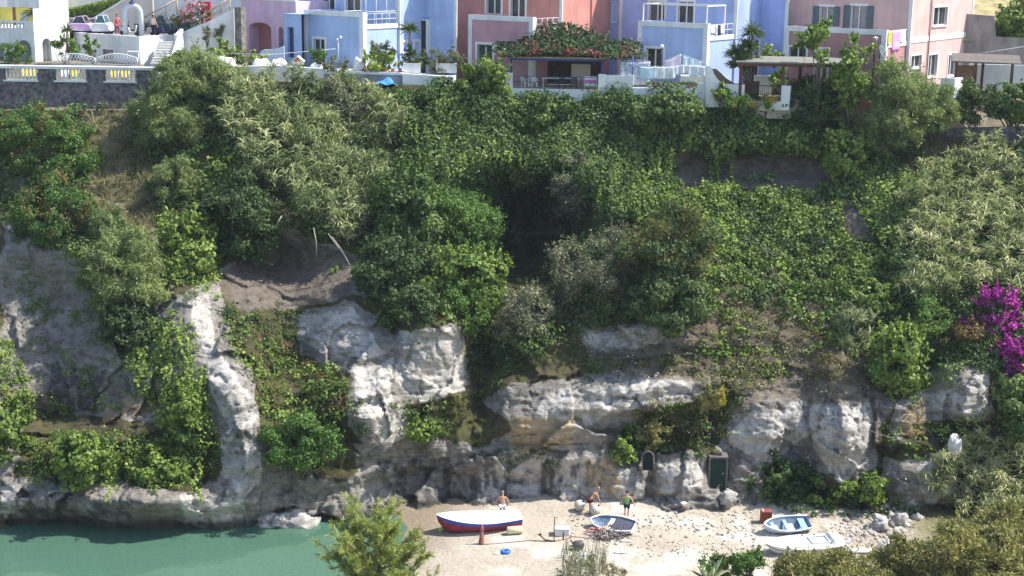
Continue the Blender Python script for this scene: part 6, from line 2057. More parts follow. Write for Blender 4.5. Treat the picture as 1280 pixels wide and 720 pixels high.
# white monument arch with an ornament
q = WV(167, 45, 124.4); q.z = zp
root = thing('monument_arch', 'white horseshoe arch with a dark ornament on top', 'monument', q)
r0 = 9.5 / PPX(124.4); pts = []
hs = WV(167, 16, 124.4).z - zp
for i in range(13):
    a = math.pi * (1 - i / 12); pts.append(q + Vector((r0 * math.cos(a), 0, hs + r0 * .9 * math.sin(a))))
pts = [q + Vector((-r0, 0, 0))] + pts + [q + Vector((r0, 0, 0))]
m = MB(); m.tube(pts, .2, 8); m.build('arch', mat('pale_blue_white', (.62, .66, .74), .7, .06, 2), root)
m = MB(); t = q + UP * (hs + r0 * .9 + .15)
m.lathe(t, [(.25, 0), (.25, .15), (.08, .2), (.08, .45), (.3, .5), (.32, .75), (.1, .85), (.05, 1.1), (.01, 1.2)], 10); m.build('ornament', M_navy, root)
w = MB(); q = WV(258, 9, 127.0); w.box(q.x - .5, q.x + .35, q.y, q.y + .6, zp - 1, q.z + .45); o = w.build('kiosk_sign', mat('red_panel', (.62, .05, .09), .6, .1, 4)); tag(o, 'red panel behind the pink oleander', 'sign')

strip_wall('garden_wall', 'terracotta wall glimpsed between the blue house and the pink house', [(950, -70, 100, 129), (1000, -70, 100, 129)], M_terra, .3)
# ------------------------------------------------------------------ people
def skin_mesh(name, joints, edges, material, parent=None, base=None, root_i=0, levels=2):
    """one continuous skin grown round a skeleton: joints {key: (pos, radius)}"""
    keys = list(joints)
    off = offset(parent) if parent is not None else Vector(base)
    me = bpy.data.meshes.new(name)
    me.from_pydata([Vector(joints[k][0]) - off for k in keys], [(keys.index(a), keys.index(b)) for a, b in edges], [])
    o = link(name, me, material, parent, None if parent is not None else off)
    m = o.modifiers.new('skin', 'SKIN'); m.use_smooth_shade = True
    if not me.skin_vertices:
        me.attributes  # layer is made by the modifier below
    return o, keys


def grow(o, keys, joints, root_key, levels=2):
    me = o.data
    if not me.skin_vertices:
        bm = __import__('bmesh').new(); bm.from_mesh(me); bm.verts.layers.skin.verify(); bm.to_mesh(me); bm.free()
    for i, k in enumerate(keys):
        r = joints[k][1]
        me.skin_vertices[0].data[i].radius = (r, r) if not hasattr(r, '__len__') else r
        me.skin_vertices[0].data[i].use_root = (k == root_key)
    s = o.modifiers.new('smooth', 'SUBSURF'); s.levels = levels; s.render_levels = levels


M_skin = mat('tanned_skin', (.50, .26, .17), .6, .06, 8)
M_skinlight = mat('pink_skin', (.62, .34, .26), .6, .06, 8)
M_hairw = mat('grey_hair', (.30, .25, .20), .8, .1, 9)
M_hairb = mat('brown_hair', (.05, .03, .02), .7, .2, 9)


def person(label, pose, parts, base, skin=None, hair=None):
    """pose: joint name -> world point.  parts: list of (name, material, [(joint, joint, r0, r1, t0, t1)...])"""
    root = thing('person', label, 'person', base)
    P = {k: Vector(v) for k, v in pose.items()}
    J = {'pelvis': (P['pelvis'], (.155, .115)), 'waist': (P['pelvis'].lerp(P['chest'], .45), (.135, .10)), 'chest': (P['chest'], (.165, .115)),
         'neck': (P['neck'], .058), 'jaw': (P['neck'].lerp(P['head'], .55), .07), 'head': (P['head'], .098)}
    up = (P['head'] - P['neck']).normalized()
    J['crown'] = (P['head'] + up * .07, .085)
    E = [('pelvis', 'waist'), ('waist', 'chest'), ('chest', 'neck'), ('neck', 'jaw'), ('jaw', 'head'), ('head', 'crown')]
    fwd = Vector(pose.get('face', (0, -1, 0))).normalized()
    J['nose'] = (P['head'] + fwd * .115 - up * .015, .018); E.append(('head', 'nose'))
    side = up.cross(fwd).normalized()
    for s, sg in (('l', 1), ('r', -1)):
        J['sh' + s] = (P['sh' + s], .068); J['el' + s] = (P['el' + s], .047); J['wr' + s] = (P['wr' + s], .033)
        E += [('chest', 'sh' + s), ('sh' + s, 'el' + s), ('el' + s, 'wr' + s)]
        d = (P['wr' + s] - P['el' + s]).normalized()
        J['pa' + s] = (P['wr' + s] + d * .07, .036); E.append(('wr' + s, 'pa' + s))
        ax = d.cross(Vector((.2, 1, .3))).normalized()
        for f, (o_, ln) in enumerate(((-.03, .075), (-.01, .09), (.01, .085), (.03, .065))):
            k1, k2 = 'f%s%da' % (s, f), 'f%s%db' % (s, f)
            bend = d.cross(ax) * .25
            J[k1] = (P['wr' + s] + d * (.09 + ln * .45) + ax * o_, .0105); J[k2] = (P['wr' + s] + (d + bend).normalized() * (.09 + ln) + ax * o_, .009)
            E += [('pa' + s, k1), (k1, k2)]
        J['th' + s] = (P['wr' + s] + d * .07 - ax * .065, .011); E.append(('pa' + s, 'th' + s))
        J['hi' + s] = (P['hi' + s], .095); J['kn' + s] = (P['kn' + s], .06); J['ca' + s] = (P['kn' + s].lerp(P['an' + s], .3), .06); J['an' + s] = (P['an' + s], .04)
        ft = Vector(pose.get('foot' + s, (0, -1, 0))).normalized()
        J['he' + s] = (P['an' + s] - ft * .04 - UP * .035, .035); J['to' + s] = (P['an' + s] + ft * .17 - UP * .045, .032)
        E += [('pelvis', 'hi' + s), ('hi' + s, 'kn' + s), ('kn' + s, 'ca' + s), ('ca' + s, 'an' + s), ('an' + s, 'he' + s), ('an' + s, 'to' + s)]
    o, keys = skin_mesh('body', J, E, skin or M_skin, root)
    grow(o, keys, J, 'pelvis')
    # hair: a cap over the back and top of the head
    h = MB(); c = P['head'] + up * .05 - fwd * .025
    h.ball(c, .103, 12, (1, 1, .9)); h.build('hair', hair or M_hairb, root)
    for e in (-1, 1):
        h = MB(); h.ball(P['head'] + fwd * .092 + side * .036 * e + up * .01, .013, 6); h.build('eye', M_dark, root)
    for (nm, m, segs) in parts:
        JJ = {}; EE = []
        for i, (a, b, r0, r1, t0, t1) in enumerate(segs):
            A_ = P.get(a) or J[a][0]; B_ = P.get(b) or J[b][0]
            ka, kb = (a, t0), (b, t1) if t1 == 1 else (a, b, t1)
            ka = a if t0 == 0 else (a, b, t0); kb = b if t1 == 1 else (a, b, t1)
            JJ.setdefault(ka, (A_.lerp(B_, t0), r0)); JJ[kb] = (A_.lerp(B_, t1), r1)
            EE.append((ka, kb))
        oc, kk = skin_mesh(nm, JJ, EE, m, root)
        grow(oc, kk, JJ, kk[0])
    return root


def stand(q, yaw, H=1.74, stride=0.0, armL=(.32, 0, 0), armR=(.32, 0, 0), lean=0.0, bend_l=0, bend_r=0, twist=0):
    """a standing or walking pose at ground point q; yaw: way the figure faces (0 = towards the camera)"""
    c, s = math.cos(yaw), math.sin(yaw)
    def L(x, y, z): return Vector(q) + Vector((c * x - s * y, s * x + c * y, z)) # local -y is forward
    k = H / 1.74
    hz = .92 * k
    f = -lean
    p = {'pelvis': L(0, 0, hz), 'chest': L(0, f * .42, hz + .40 * k * math.cos(lean * .9)), 'neck': L(0, f * .60, hz + .58 * k * math.cos(lean * .9)),
         'head': L(0, f * .72 - .03, hz + .74 * k * math.cos(lean * .7))}
    p['face'] = L(0, -1, -.15 - lean * .5) - L(0, 0, 0)
    ch = p['chest']
    for t, sg, arm in (('l', 1, armL), ('r', -1, armR)):
        sh = L(sg * .19 * k, f * .52, hz + .49 * k * math.cos(lean * .9)); p['sh' + t] = sh
        ox, oy, oz = arm
        p['el' + t] = sh + (L(sg * (.05 + ox * .25), -.02 + oy * .4, 0) - L(0, 0, 0)) + UP * (-.27 * k + oz * .1)
        p['wr' + t] = p['el' + t] + (L(sg * (ox * .22), -.05 + oy * .6, 0) - L(0, 0, 0)) + UP * (-.23 * k + oz * .5)
        st = stride * sg
        p['hi' + t] = L(sg * .10 * k, 0, hz - .06 * k)
        p['kn' + t] = L(sg * .11 * k, -st * .35 - .02, .49 * k); p['an' + t] = L(sg * .11 * k, -st * .75, .08 + (.03 if st < 0 else 0))
        p['foot' + t] = L(0, -1, 0) - L(0, 0, 0)
    return p


def ground(px, py):
    return TV(px, py)


shorts = lambda m, r=.115, t=.55: ('shorts', m, [('pelvis', 'hil', r * 1.35, r, 0, 1), ('hil', 'knl', r, r * .82, 0, t), ('pelvis', 'hir', r * 1.35, r, 0, 1), ('hir', 'knr', r, r * .82, 0, t)])
shirt = lambda m: ('shirt', m, [('pelvis', 'waist', .165, .15, .2, 1), ('waist', 'chest', .15, .182, 0, 1), ('chest', 'shl', .182, .085, 0, 1), ('chest', 'shr', .182, .085, 0, 1), ('chest', 'neck', .182, .075, 0, .6)])
q = ground(783, 648)
person('person in a green sleeveless shirt and dark shorts walking across the beach', stand(q, math.pi * .93, 1.92, .30, (.35, .0, .05), (.5, .1, .12)),
       [shirt(mat('green_cloth', (.22, .46, .14), .9, .08, 6)), shorts(mat('dark_green_cloth', (.015, .06, .05), .9, .1, 6), .125, .6)], q, M_skinlight, M_hairb)
q = ground(737, 642)
person('bare chested person in dark trunks bending over a white buoy', stand(q, math.pi * .62, 1.92, .12, (.2, .0, .0), (.2, -.12, .0), lean=.8),
       [shorts(mat('maroon_cloth', (.10, .02, .03), .9, .2, 8), .125, .45)], q, M_skin, M_hairw)
q = ground(628, 648); q.z -= .05
person('bare chested person with white shorts seen from behind the red boat', stand(q, math.pi * 1.0, 1.9, .05, (.6, 0, .1), (.5, 0, .1), lean=.25),
       [shorts(M_sheet, .125, .5)], q, M_skin, M_hairw)
# sunbather lying against the dinghy
q = ground(744, 667)
def lie(q):
    def L(x, y, z): return q + Vector((x, y, z))
    p = {'pelvis': L(.15, .0, .26), 'chest': L(.62, .08, .38), 'neck': L(.80, .10, .46), 'head': L(.95, .08, .53), 'face': (.3, -.8, .3)}
    for t, sg in (('l', 1), ('r', -1)):
        p['sh' + t] = L(.70, .08 + sg * .17, .40)
        p['hi' + t] = L(.12, sg * .09, .24)
    p['ell'] = L(.62, .42, .22); p['wrl'] = L(.45, .52, .10); p['elr'] = L(.42, -.22, .24); p['wrr'] = L(.16, -.26, .20)
    p['knl'] = L(-.25, .12, .34); p['anl'] = L(-.62, .14, .10); p['knr'] = L(-.28, -.12, .20); p['anr'] = L(-.72, -.14, .09)
    p['footl'] = (-.9, 0, .3); p['footr'] = (-.9, 0, .3)
    return p


person('sunbathing person in dark red trunks lying against the small dinghy', lie(q), [shorts(mat('dark_red_cloth', (.22, .02, .05), .9, .1, 6), .115, .35)], q, M_skinlight, M_hairb)
# people on the car park
for px, lab, top, leg, yw in ((147, 'person in a red top standing beside the white van', (.55, .10, .13), (.35, .10, .16), .6), (192, 'person in a white shirt and dark trousers beside the scooters', (.70, .70, .70), (.02, .025, .05), 2.6)):
    q = WV(px, 45, 125.6 if px < 160 else 124.9); q.z = zp
    person(lab, stand(q, yw, 1.72, .1), [shirt(mat('cotton_top', top, .9, .08, 6)), ('trousers', mat('cotton_legs', leg, .9, .1, 6), [('pelvis', 'hil', .16, .115, 0, 1), ('hil', 'knl', .115, .085, 0, 1), ('knl', 'anl', .085, .065, 0, .92), ('pelvis', 'hir', .16, .115, 0, 1), ('hir', 'knr', .115, .085, 0, 1), ('knr', 'anr', .085, .065, 0, .92)])], q, M_skin, M_hairb)

# ------------------------------------------------------------------ boats
M_boatwhite = mat('white_gelcoat', (.74, .74, .73), .45, .08, 2.5, wear=.18)
M_boatred = mat('red_hull_paint', (.36, .055, .09), .55, .22, 3, wear=.3)
M_boatblue = mat('blue_stripe_paint', (.05, .09, .42), .45, .12, 3)
M_boatdark = mat('dark_antifouling', (.05, .045, .055), .7, .3, 4)
M_skyblue = mat('sky_blue_paint', (.30, .52, .68), .5, .1, 3)


class Boat:
    """lofted open hull: bow at +x, stations from the transom forward"""
    def __init__(s, c, yaw, L, B, D, roll=0.0, trim=0.0, bowrise=.25, full=.75, flat=.5, transom=.8):
        s.c = Vector(c); s.L, s.B, s.D = L, B, D
        s.R = Matrix.Rotation(yaw, 3, 'Z') @ Matrix.Rotation(trim, 3, 'Y') @ Matrix.Rotation(roll, 3, 'X')
        s.br, s.full, s.flat, s.tr = bowrise, full, flat, transom
        s.N, s.M = 22, 10

    def half(s, t):
        if t < .45:
            return s.B / 2 * (s.tr + (1 - s.tr) * math.sin(t / .45 * math.pi / 2))
        q = (t - .45) / .55
        return s.B / 2 * max(.012, (1 - q ** 2.2)) ** s.full

    def sheer(s, t):
        return s.D * (1 + s.br * max(0, t - .3) ** 2 * 2 + .05 * (1 - t))

    def keel(s, t):
        return s.D * .9 * max(0, (t - .80) / .20) ** 2.2

    def pt(s, t, f, inset=0.0, side=1):
        """f: 0 keel .. 1 gunwale"""
        h = max(.004, s.half(t) - inset); z0 = s.keel(t) + inset * .8; z1 = s.sheer(t)
        y = h * (f ** s.flat) if f > 0 else 0
        z = z0 + (z1 - z0) * (f ** 1.25)
        x = (t - .5) * s.L - inset * (1 if t > .9 else 0) + .06 * s.L * f * max(0, t - .6)
        return s.W(x, side * y, z)

    def W(s, x, y, z):
        return s.c + s.R @ Vector((x, y, z))

    def shell(s, f0, f1, inset=0.0, n=6, t0=0.0, t1=1.0):
        mb = MB()
        for side in (1, -1):
            vs = []; fs = []
            for i in range(s.N + 1):
                for j in range(n + 1):
                    vs.append(s.pt(t0 + (t1 - t0) * i / s.N, f0 + (f1 - f0) * j / n, inset, side))
            for i in range(s.N):
                for j in range(n):
                    q = i * (n + 1) + j
                    fc = (q, q + 1, q + n + 2, q + n + 1)
                    fs.append(fc if side > 0 else fc[::-1])
            mb.add(vs, fs, True)
        return mb

    def transom(s, f0, f1, t=0.0, inset=0.0, th=0.0):
        a = [s.pt(t, f0 + (f1 - f0) * j / 8, inset, 1) for j in range(9)] + [s.pt(t, f1 + (f0 - f1) * j / 8, inset, -1) for j in range(9)]
        mb = MB(); mb.add(a, [tuple(range(len(a)))])
        return mb

    def gunwale(s, w=.06, h=.05, f=1.0):
        mb = MB()
        for side in (1, -1):
            vs = []; fs = []
            for i in range(s.N + 1):
                t = i / s.N
                o_ = s.pt(t, f, -.02, side); i_ = s.pt(t, f, w, side)
                up = s.R @ Vector((0, 0, h))
                vs += [o_ - up * .4, i_ - up * .4, i_ + up * .6, o_ + up * .6]
            for i in range(s.N):
                for k in range(4):
                    q = i * 4; k2 = (k + 1) % 4
                    fs.append((q + k, q + k2, q + 4 + k2, q + 4 + k))
            fs.append((0, 3, 2, 1))
            mb.add(vs, fs, True)
        return mb

    def lid(s, camber=.12, inset=.05, f=1.0, t0=0.0, t1=1.0, lift=0.01):
        mb = MB(); vs = []; fs = []; K = 8
        for i in range(s.N + 1):
            t = t0 + (t1 - t0) * i / s.N
            a, b = s.pt(t, f, inset, -1), s.pt(t, f, inset, 1)
            for k in range(K + 1):
                u = k / K
                vs.append(a.lerp(b, u) + s.R @ Vector((0, 0, lift + camber * math.sin(math.pi * u) * min(1, (a - b).length / s.B))))
        for i in range(s.N):
            for k in range(K):
                q = i * (K + 1) + k
                fs.append((q, q + K + 1, q + K + 2, q + 1))
        mb.add(vs, fs, True)
        return mb

    def thwart(s, t, wd, z, th=.04):
        h = s.half(t) * (.93 if z > .5 else .85)
        x = (t - .5) * s.L
        mb = MB()
        mb.obox(s.W(x - wd / 2, -h, z * s.D), s.R @ Vector((wd, 0, 0)), s.R @ Vector((0, 2 * h, 0)), s.R @ Vector((0, 0, th)))
        return mb


# the red, white and blue boat drawn up on the sand (bow to the left)
c = ground(600, 664); c.z -= .08
a, b = at_z(548, 665, c.z), at_z(651, 660, c.z)
L = (b - a).length * 1.0
c = (a + b) / 2; c.z = ground(600, 664).z - .16
yaw = math.pi - math.atan2(-(b.y - a.y), (b.x - a.x)) - .0
yaw = math.atan2(a.y - b.y, a.x - b.x)
bt = Boat(c, yaw, L, 2.25, .92, roll=-.03, trim=.012, bowrise=.5, transom=.62)
root = thing('rowing_boat', 'large red hulled boat with blue stripe and white cover drawn up on the sand', 'boat', c)
bt.shell(0, .22).build('keel', M_boatdark, root)
hl = bt.shell(.22, .80).build('hull', M_boatred, root)
bt.shell(.80, .93, -.012).build('stripe', M_boatblue, root)
bt.shell(.93, 1.0).build('rail', M_boatblue, root)
bt.transom(.22, 1.0).build('transom', mat('sunlit_red_paint', (.62, .28, .33), .5, .1, 3), root)  # red stern painted pinker to show the sun falling on it
bt.lid(.14, -.02, 1.0).build('cover', M_boatwhite, root)
t = MB(); k0 = bt.W(-.5 * L, 0, .1); 
t.tube([bt.W(.0, 0, bt.D * 1.2), bt.W(.02, 1.14, bt.D * 1.02), bt.W(.02, 1.25, .5)], .02, 5); t.build('lashing', M_palewood, root)
q = ground(644, 666)
m = MB(); m.lathe(q + Vector((-.55, -.25, .25)), [(.001, 0), (.2, 0), (.26, .05), (.26, 1.0), (.2, 1.05), (.001, 1.05)], 14, (1, .1, .05)); tag(m.build('boat_roller', mat('cream_plastic', (.60, .56, .36), .6, .1, 4)), 'cream coloured roller under the stern of the red boat', 'roller')
q = ground(551, 664)
m = MB(); m.ball(q + UP * .12, .22, 9, (1, .8, .7)); tag(m.build('boat_fender', mat('yellow_green_plastic', (.50, .55, .10), .6, .15, 4)), 'small yellow green fender beside the bow of the red boat', 'fender')
# sky blue open dinghy on the right (bow left, tipped towards the sea)
c = ground(982, 664); c.z += .02
a, b = at_z(953, 656, c.z + .4), at_z(1010, 652, c.z + .4)
yaw = math.atan2(a.y - b.y, a.x - b.x)
L = (b - a).length * .98
bt = Boat((a + b) / 2 - UP * .42 + Vector((0, -.25, 0)), yaw, L, 1.5, .58, roll=-.36, trim=.03, bowrise=.35, transom=.8)
root = thing('dinghy', 'open light blue dinghy with thwarts lying by a rusty drum', 'boat', bt.c)
bt.shell(0, 1.0).build('hull', mat('pale_blue_hull', (.52, .60, .72), .5, .1, 3), root)
bt.shell(.02, 1.0, .045).build('lining', mat('grey_blue_lining', (.20, .26, .32), .6, .2, 4), root)
bt.transom(0, 1.0).build('transom', M_skyblue, root)
bt.gunwale(.07, .05).build('gunwale', mat('white_blue_rail', (.62, .72, .80), .5, .05, 3), root)
for tt, wd, z in ((.14, .42, .72), (.50, .22, .66), (.80, .26, .74)):
    bt.thwart(tt, wd, z).build('thwart', M_skyblue, root)
q = bt.W(-.25 * L * .5, -.1, .22); m = MB(); m.obox(q, bt.R @ Vector((.55, 0, 0)), bt.R @ Vector((0, .6, 0)), bt.R @ Vector((0, 0, .3))); o = m.build('cool_box', mat('pale_blue_plastic', (.50, .68, .80), .5, .06, 3)); bevel(o, .03)
tag(o, 'pale blue box inside the light blue dinghy', 'box')
q = bt.W(.22 * L, -.1, .2); m = MB(); m.obox(q, bt.R @ Vector((.38, 0, 0)), bt.R @ Vector((0, .45, 0)), bt.R @ Vector((0, 0, .32))); o = m.build('storage_box', M_plastic); bevel(o, .03)
tag(o, 'white box inside the bow half of the light blue dinghy', 'box')
# white decked motor boat
c = ground(1005, 688)
a, b = at_z(958, 683, c.z + .5), at_z(1052, 676, c.z + .5)
yaw = math.atan2(a.y - b.y, a.x - b.x); L = (b - a).length * 1.0
bt = Boat((a + b) / 2 - UP * .50 + Vector((0, -.15, 0)), yaw, L, 1.95, .68, roll=-.12, trim=-.0, bowrise=.25, transom=.86, full=.6)
root = thing('motor_boat', 'white decked motor boat with open cockpit on the sand', 'boat', bt.c)
bt.shell(0, .72).build('hull', mat('grey_white_hull', (.64, .64, .68), .4, .08, 3), root)
bt.shell(.72, .80, -.015).build('rubbing_strake', mat('grey_rubber', (.16, .16, .19), .6, .2, 4), root)
bt.shell(.80, 1.0, -.004).build('topside', M_boatwhite, root)
bt.transom(0, 1.0).build('transom', M_boatwhite, root)
dk = bt.lid(.05, .0, 1.0, .0, 1.0); dk.build('deck', M_boatwhite, root)
x0 = -.30 * L
m = MB()
for (xa, xb, ya, yb) in ((x0, x0 + 1.25, -.46, -.40), (x0, x0 + 1.25, .40, .46), (x0, x0 + .06, -.398, .398), (x0 + 1.19, x0 + 1.25, -.398, .398)):
    m.obox(bt.W(xa, ya, bt.D + .05), bt.R @ Vector((xb - xa, 0, 0)), bt.R @ Vector((0, yb - ya, 0)), bt.R @ Vector((0, 0, .14)))
m.build('coaming', M_boatwhite, root)
m = MB(); m.obox(bt.W(x0 + .06, -.398, bt.D + .065), bt.R @ Vector((1.13, 0, 0)), bt.R @ Vector((0, .796, 0)), bt.R @ Vector((0, 0, .01))); m.build('cockpit_floor', mat('cockpit_grey', (.30, .27, .27), .7, .15, 4), root)
m = MB(); m.prism([bt.W(x, -.6, z) for x, z in ((-.37 * L, bt.D + .03), (-.37 * L + .12, bt.D + .38), (-.37 * L + .22, bt.D + .38), (-.37 * L + .42, bt.D + .03))], bt.R @ Vector((0, 1.2, 0))); o = m.build('seat_box', M_boatwhite, root); bevel(o, .04)
m = MB(); m.obox(bt.W(.10 * L, -.18, bt.D + .055), bt.R @ Vector((.55, 0, 0)), bt.R @ Vector((0, .36, 0)), bt.R @ Vector((0, 0, .03))); m.build('hatch', mat('hatch_grey', (.5, .48, .46), .6, .1, 4), root)
m = MB(); m.obox(bt.W(-.5 * L - .05, -.3, .30), bt.R @ Vector((-.5, 0, .35)), bt.R @ Vector((0, .6, 0)), bt.R @ Vector((.05, 0, .10))); m.build('stern_bracket', M_boatwhite, root)
for xx in (-.18, -.02):
    m = MB(); m.lathe(bt.W(xx * L, -.78, bt.D + .03), [(.06, 0), (.06, .06), (.03, .1)], 8); m.build('cleat', M_dark, root)
# small pale dinghy beside the sunbather
c = ground(768, 668)
a, b = at_z(738, 655, c.z + .35), at_z(790, 664, c.z + .35)
yaw = math.atan2(a.y - b.y, a.x - b.x); L = (b - a).length * 1.02
bt = Boat((a + b) / 2 - UP * .36 + Vector((.15, .55, 0)), yaw, L, 1.75, .52, roll=-.24, trim=.02, bowrise=.2, transom=.72, full=.6)
root = thing('dinghy', 'small white dinghy with blue inside and dark sheet, beside the sunbather', 'boat', bt.c)
bt.shell(0, 1.0).build('hull', mat('weathered_white_hull', (.55, .62, .68), .5, .15, 3), root)
bt.shell(.02, 1.0, .05).build('lining', mat('blue_lining', (.20, .27, .38), .6, .35, 4, wear=.4), root)
bt.transom(0, 1.0).build('transom', mat('weathered_white_hull', (.55, .62, .68), .5, .15, 3), root)
bt.gunwale(.09, .05).build('gunwale', M_boatwhite, root)
bt.thwart(.55, .3, .7).build('thwart', M_boatwhite, root)
m = bt.lid(.12, .09, .82, .03, .46); o = m.build('boat_sheet', mat('dark_sheet', (.07, .07, .10), .8, .2, 4)); tag(o, 'dark grey sheet over the stern half of the small white dinghy', 'sheet')

# ------------------------------------------------------------------ things on the beach
M_buoy = mat('cream_buoy', (.60, .57, .47), .5, .12, 3)
for px, py, lab in ((724.5, 638, 'cream round mooring buoy left of the bending person'), (744, 643, 'cream round mooring buoy under the hands of the bending person')):
    q = ground(px, py)
    root = thing('mooring_buoy', lab, 'buoy', q, 'cream mooring buoys')
    m = MB(); m.ball(q + UP * .36, .385, 18); m.build('body', M_buoy, root)
    m = MB(); ax = Vector((.5, -.3, .8)).normalized()
    m.lathe(q + UP * .36, [(.386, -.05), (.40, -.03), (.40, .03), (.386, .05)], 20, ax); m.build('band', mat('buoy_band', (.45, .42, .30), .5, .1, 4), root)
    m = MB(); m.lathe(q + UP * .36 + ax * .37, [(.07, 0), (.07, .06), (.03, .08), (.03, .12)], 8, ax); m.build('eye', M_dark, root)
q = ground(958, 655)
root = thing('rusty_drum', 'rusty red square tank behind the bow of the blue dinghy', 'tank', q)
m = MB(); m.box(q.x - .36, q.x + .36, q.y, q.y + .6, q.z, q.z + .85); o = m.build('body', mat('rust', (.26, .07, .04), .85, .3, 4, .3), root); bevel(o, .04)
m = MB(); m.lathe(q + Vector((-.25, .2, .85)), [(.08, 0), (.08, .06), (.001, .07)], 8); m.build('cap', M_plastic, root)
q = ground(702, 668)
root = thing('crate', 'white polystyrene crate between the stakes on the sand', 'crate', q)
m = MB(); m.box(q.x - .45, q.x + .5, q.y - .3, q.y + .35, q.z - .02, q.z + .42); o = m.build('body', M_plastic, root); bevel(o, .05)
m = MB(); m.box(q.x - .48, q.x + .53, q.y - .33, q.y + .38, q.z + .425, q.z + .5); o = m.build('lid', M_plastic, root); bevel(o, .03)
for px, pyt, pyb, lab in ((692.5, 645, 676, 'tall thin iron stake in the sand left of the white crate'), (704, 664, 675, 'short iron stake in front of the white crate')):
    q = ground(px, pyb); h = (pyb - pyt) / PPX(q.y) * 1.06
    m = MB(); m.tube([q - UP * .3, q + UP * h * .6, q + UP * h + Vector((.01, 0, 0))], .035 if px < 700 else .05, 6); tag(m.build('iron_stake', mat('rusty_iron', (.09, .055, .045), .8, .3, 5)), lab, 'stake')
rp = [(602, 681), (620, 680), (640, 678), (662, 676), (680, 677), (692, 677), (704, 675), (716, 671), (735, 673), (757, 674)]
m = MB(); m.tube([ground(a, b) + UP * .03 for a, b in rp], .028, 5); tag(m.build('mooring_rope', mat('pink_rope', (.34, .15, .14), .9, .3, 8)), 'pinkish mooring rope lying along the sand between stakes', 'rope')
q = ground(602, 680)
m = MB()
for k in range(26):
    z = k * .028; r = .20 - .005 * k
    a0 = k * 1.9
    m.tube([q + Vector((r * math.cos(a0 + i * .9), r * math.sin(a0 + i * .9), z + .02 * i)) for i in range(7)], .03, 4)
m.tube([q + UP * .5, q + UP * 1.35 + Vector((.02, 0, 0))], .05, 6); m.tube([q + Vector((-.12, 0, .5)), q + Vector((-.02, 0, 1.2))], .03, 5); m.tube([q + Vector((.14, 0, .5)), q + Vector((.05, 0, 1.3))], .03, 5)
tag(m.build('rope_heap', mat('faded_red_rope', (.36, .16, .14), .9, .35, 8)), 'heap of faded red rope tied round a short mooring post', 'rope')
q = ground(685, 677)
root = thing('anchor', 'rusty anchor arm sticking out of the sand beside the tall stake', 'anchor', q)
m = MB(); m.tube([q + Vector((-.55, .1, .42)), q + Vector((-.2, 0, .12)), q + Vector((.5, 0, .03))], .05, 6); m.build('shank', mat('rusty_iron', (.09, .055, .045), .8, .3, 5), root)
m = MB(); m.prism([q + Vector((-.72, .1, .38)), q + Vector((-.45, .1, .55)), q + Vector((-.42, .1, .36))], (0, .05, 0)); m.build('fluke', mat('rusty_iron', (.09, .055, .045), .8, .3, 5), root)
q = ground(632, 691)
m = MB()
rg = [q + Vector((.25 * math.cos(i * .5236), .22 * math.sin(i * .5236), .10)) for i in range(13)]
m.tube(rg, .10, 9, cap=False); o = m.build('swim_ring', mat('blue_vinyl', (.06, .20, .62), .35, .08, 3)); tag(o, 'blue and white inflatable swim ring lying on the sand', 'swim ring')
q2 = ground(621, 692); m = MB(); m.ball(q2 + UP * .03, .26, 10, (1, .6, .2)); tag(m.build('beach_towel', M_sheet), 'crumpled white towel left of the blue swim ring', 'towel')
q = ground(723, 687)
root = thing('outboard_motor', 'dark grey outboard motor head lying on the sand', 'motor', q)
m = MB(); m.lathe(q + Vector((-.3, 0, .28)), [(.001, 0), (.22, .0), (.29, .08), (.29, .5), (.22, .62), (.001, .64)], 12, (1, .1, .1)); m.build('cowl', mat('dark_grey_plastic', (.09, .085, .10), .5, .25, 4), root)
m = MB(); m.lathe(q + Vector((.34, .03, .33)), [(.15, 0), (.16, .02), (.001, .03)], 12, (1, .1, .1)); m.build('end_plate', M_plastic, root)
m = MB(); m.tube([q + Vector((-.3, 0, .3)), q + Vector((-.5, 0, .65))], .05, 6); m.tube([q + Vector((-.3, 0, .25)), q + Vector((-.6, -.05, .25))], .06, 6); m.build('bracket', M_dark, root)
for px, py, lx, ly, h, lab in ((727, 694, 1.1, .5, .16, 'smooth white slab near the dark motor'), (776, 691, .95, .35, .10, 'thin white slab on the sand right of the dark motor'), (782, 677, .8, .3, .12, 'low white driftwood lump below the small dinghy'), (752, 692, .55, .12, .10, 'bent pale driftwood stick between the white slabs'), (1075, 690, 2.6, .6, .22, 'long white plank at the stern of the motor boat'), (1106, 688, 1.0, .8, .7, 'broken white slab at the edge of the dry bushes')):
    q = ground(px, py)
    m = MB(); m.ball(q + UP * h * .4, .5, 12, (lx, ly, h * 1.1))
    for i, v in enumerate(m.v):
        m.v[i] = v + Vector(((_hash(i, 3, 1, 5) - .5) * .08, (_hash(i, 4, 1, 5) - .5) * .06, (_hash(i, 5, 1, 5) - .5) * .05))
    tag(m.build('driftwood' if 'drift' in lab or 'plank' in lab else 'slab', M_boatwhite if 'white' in lab else M_palewood), lab, 'driftwood' if 'drift' in lab or 'plank' in lab else 'slab')
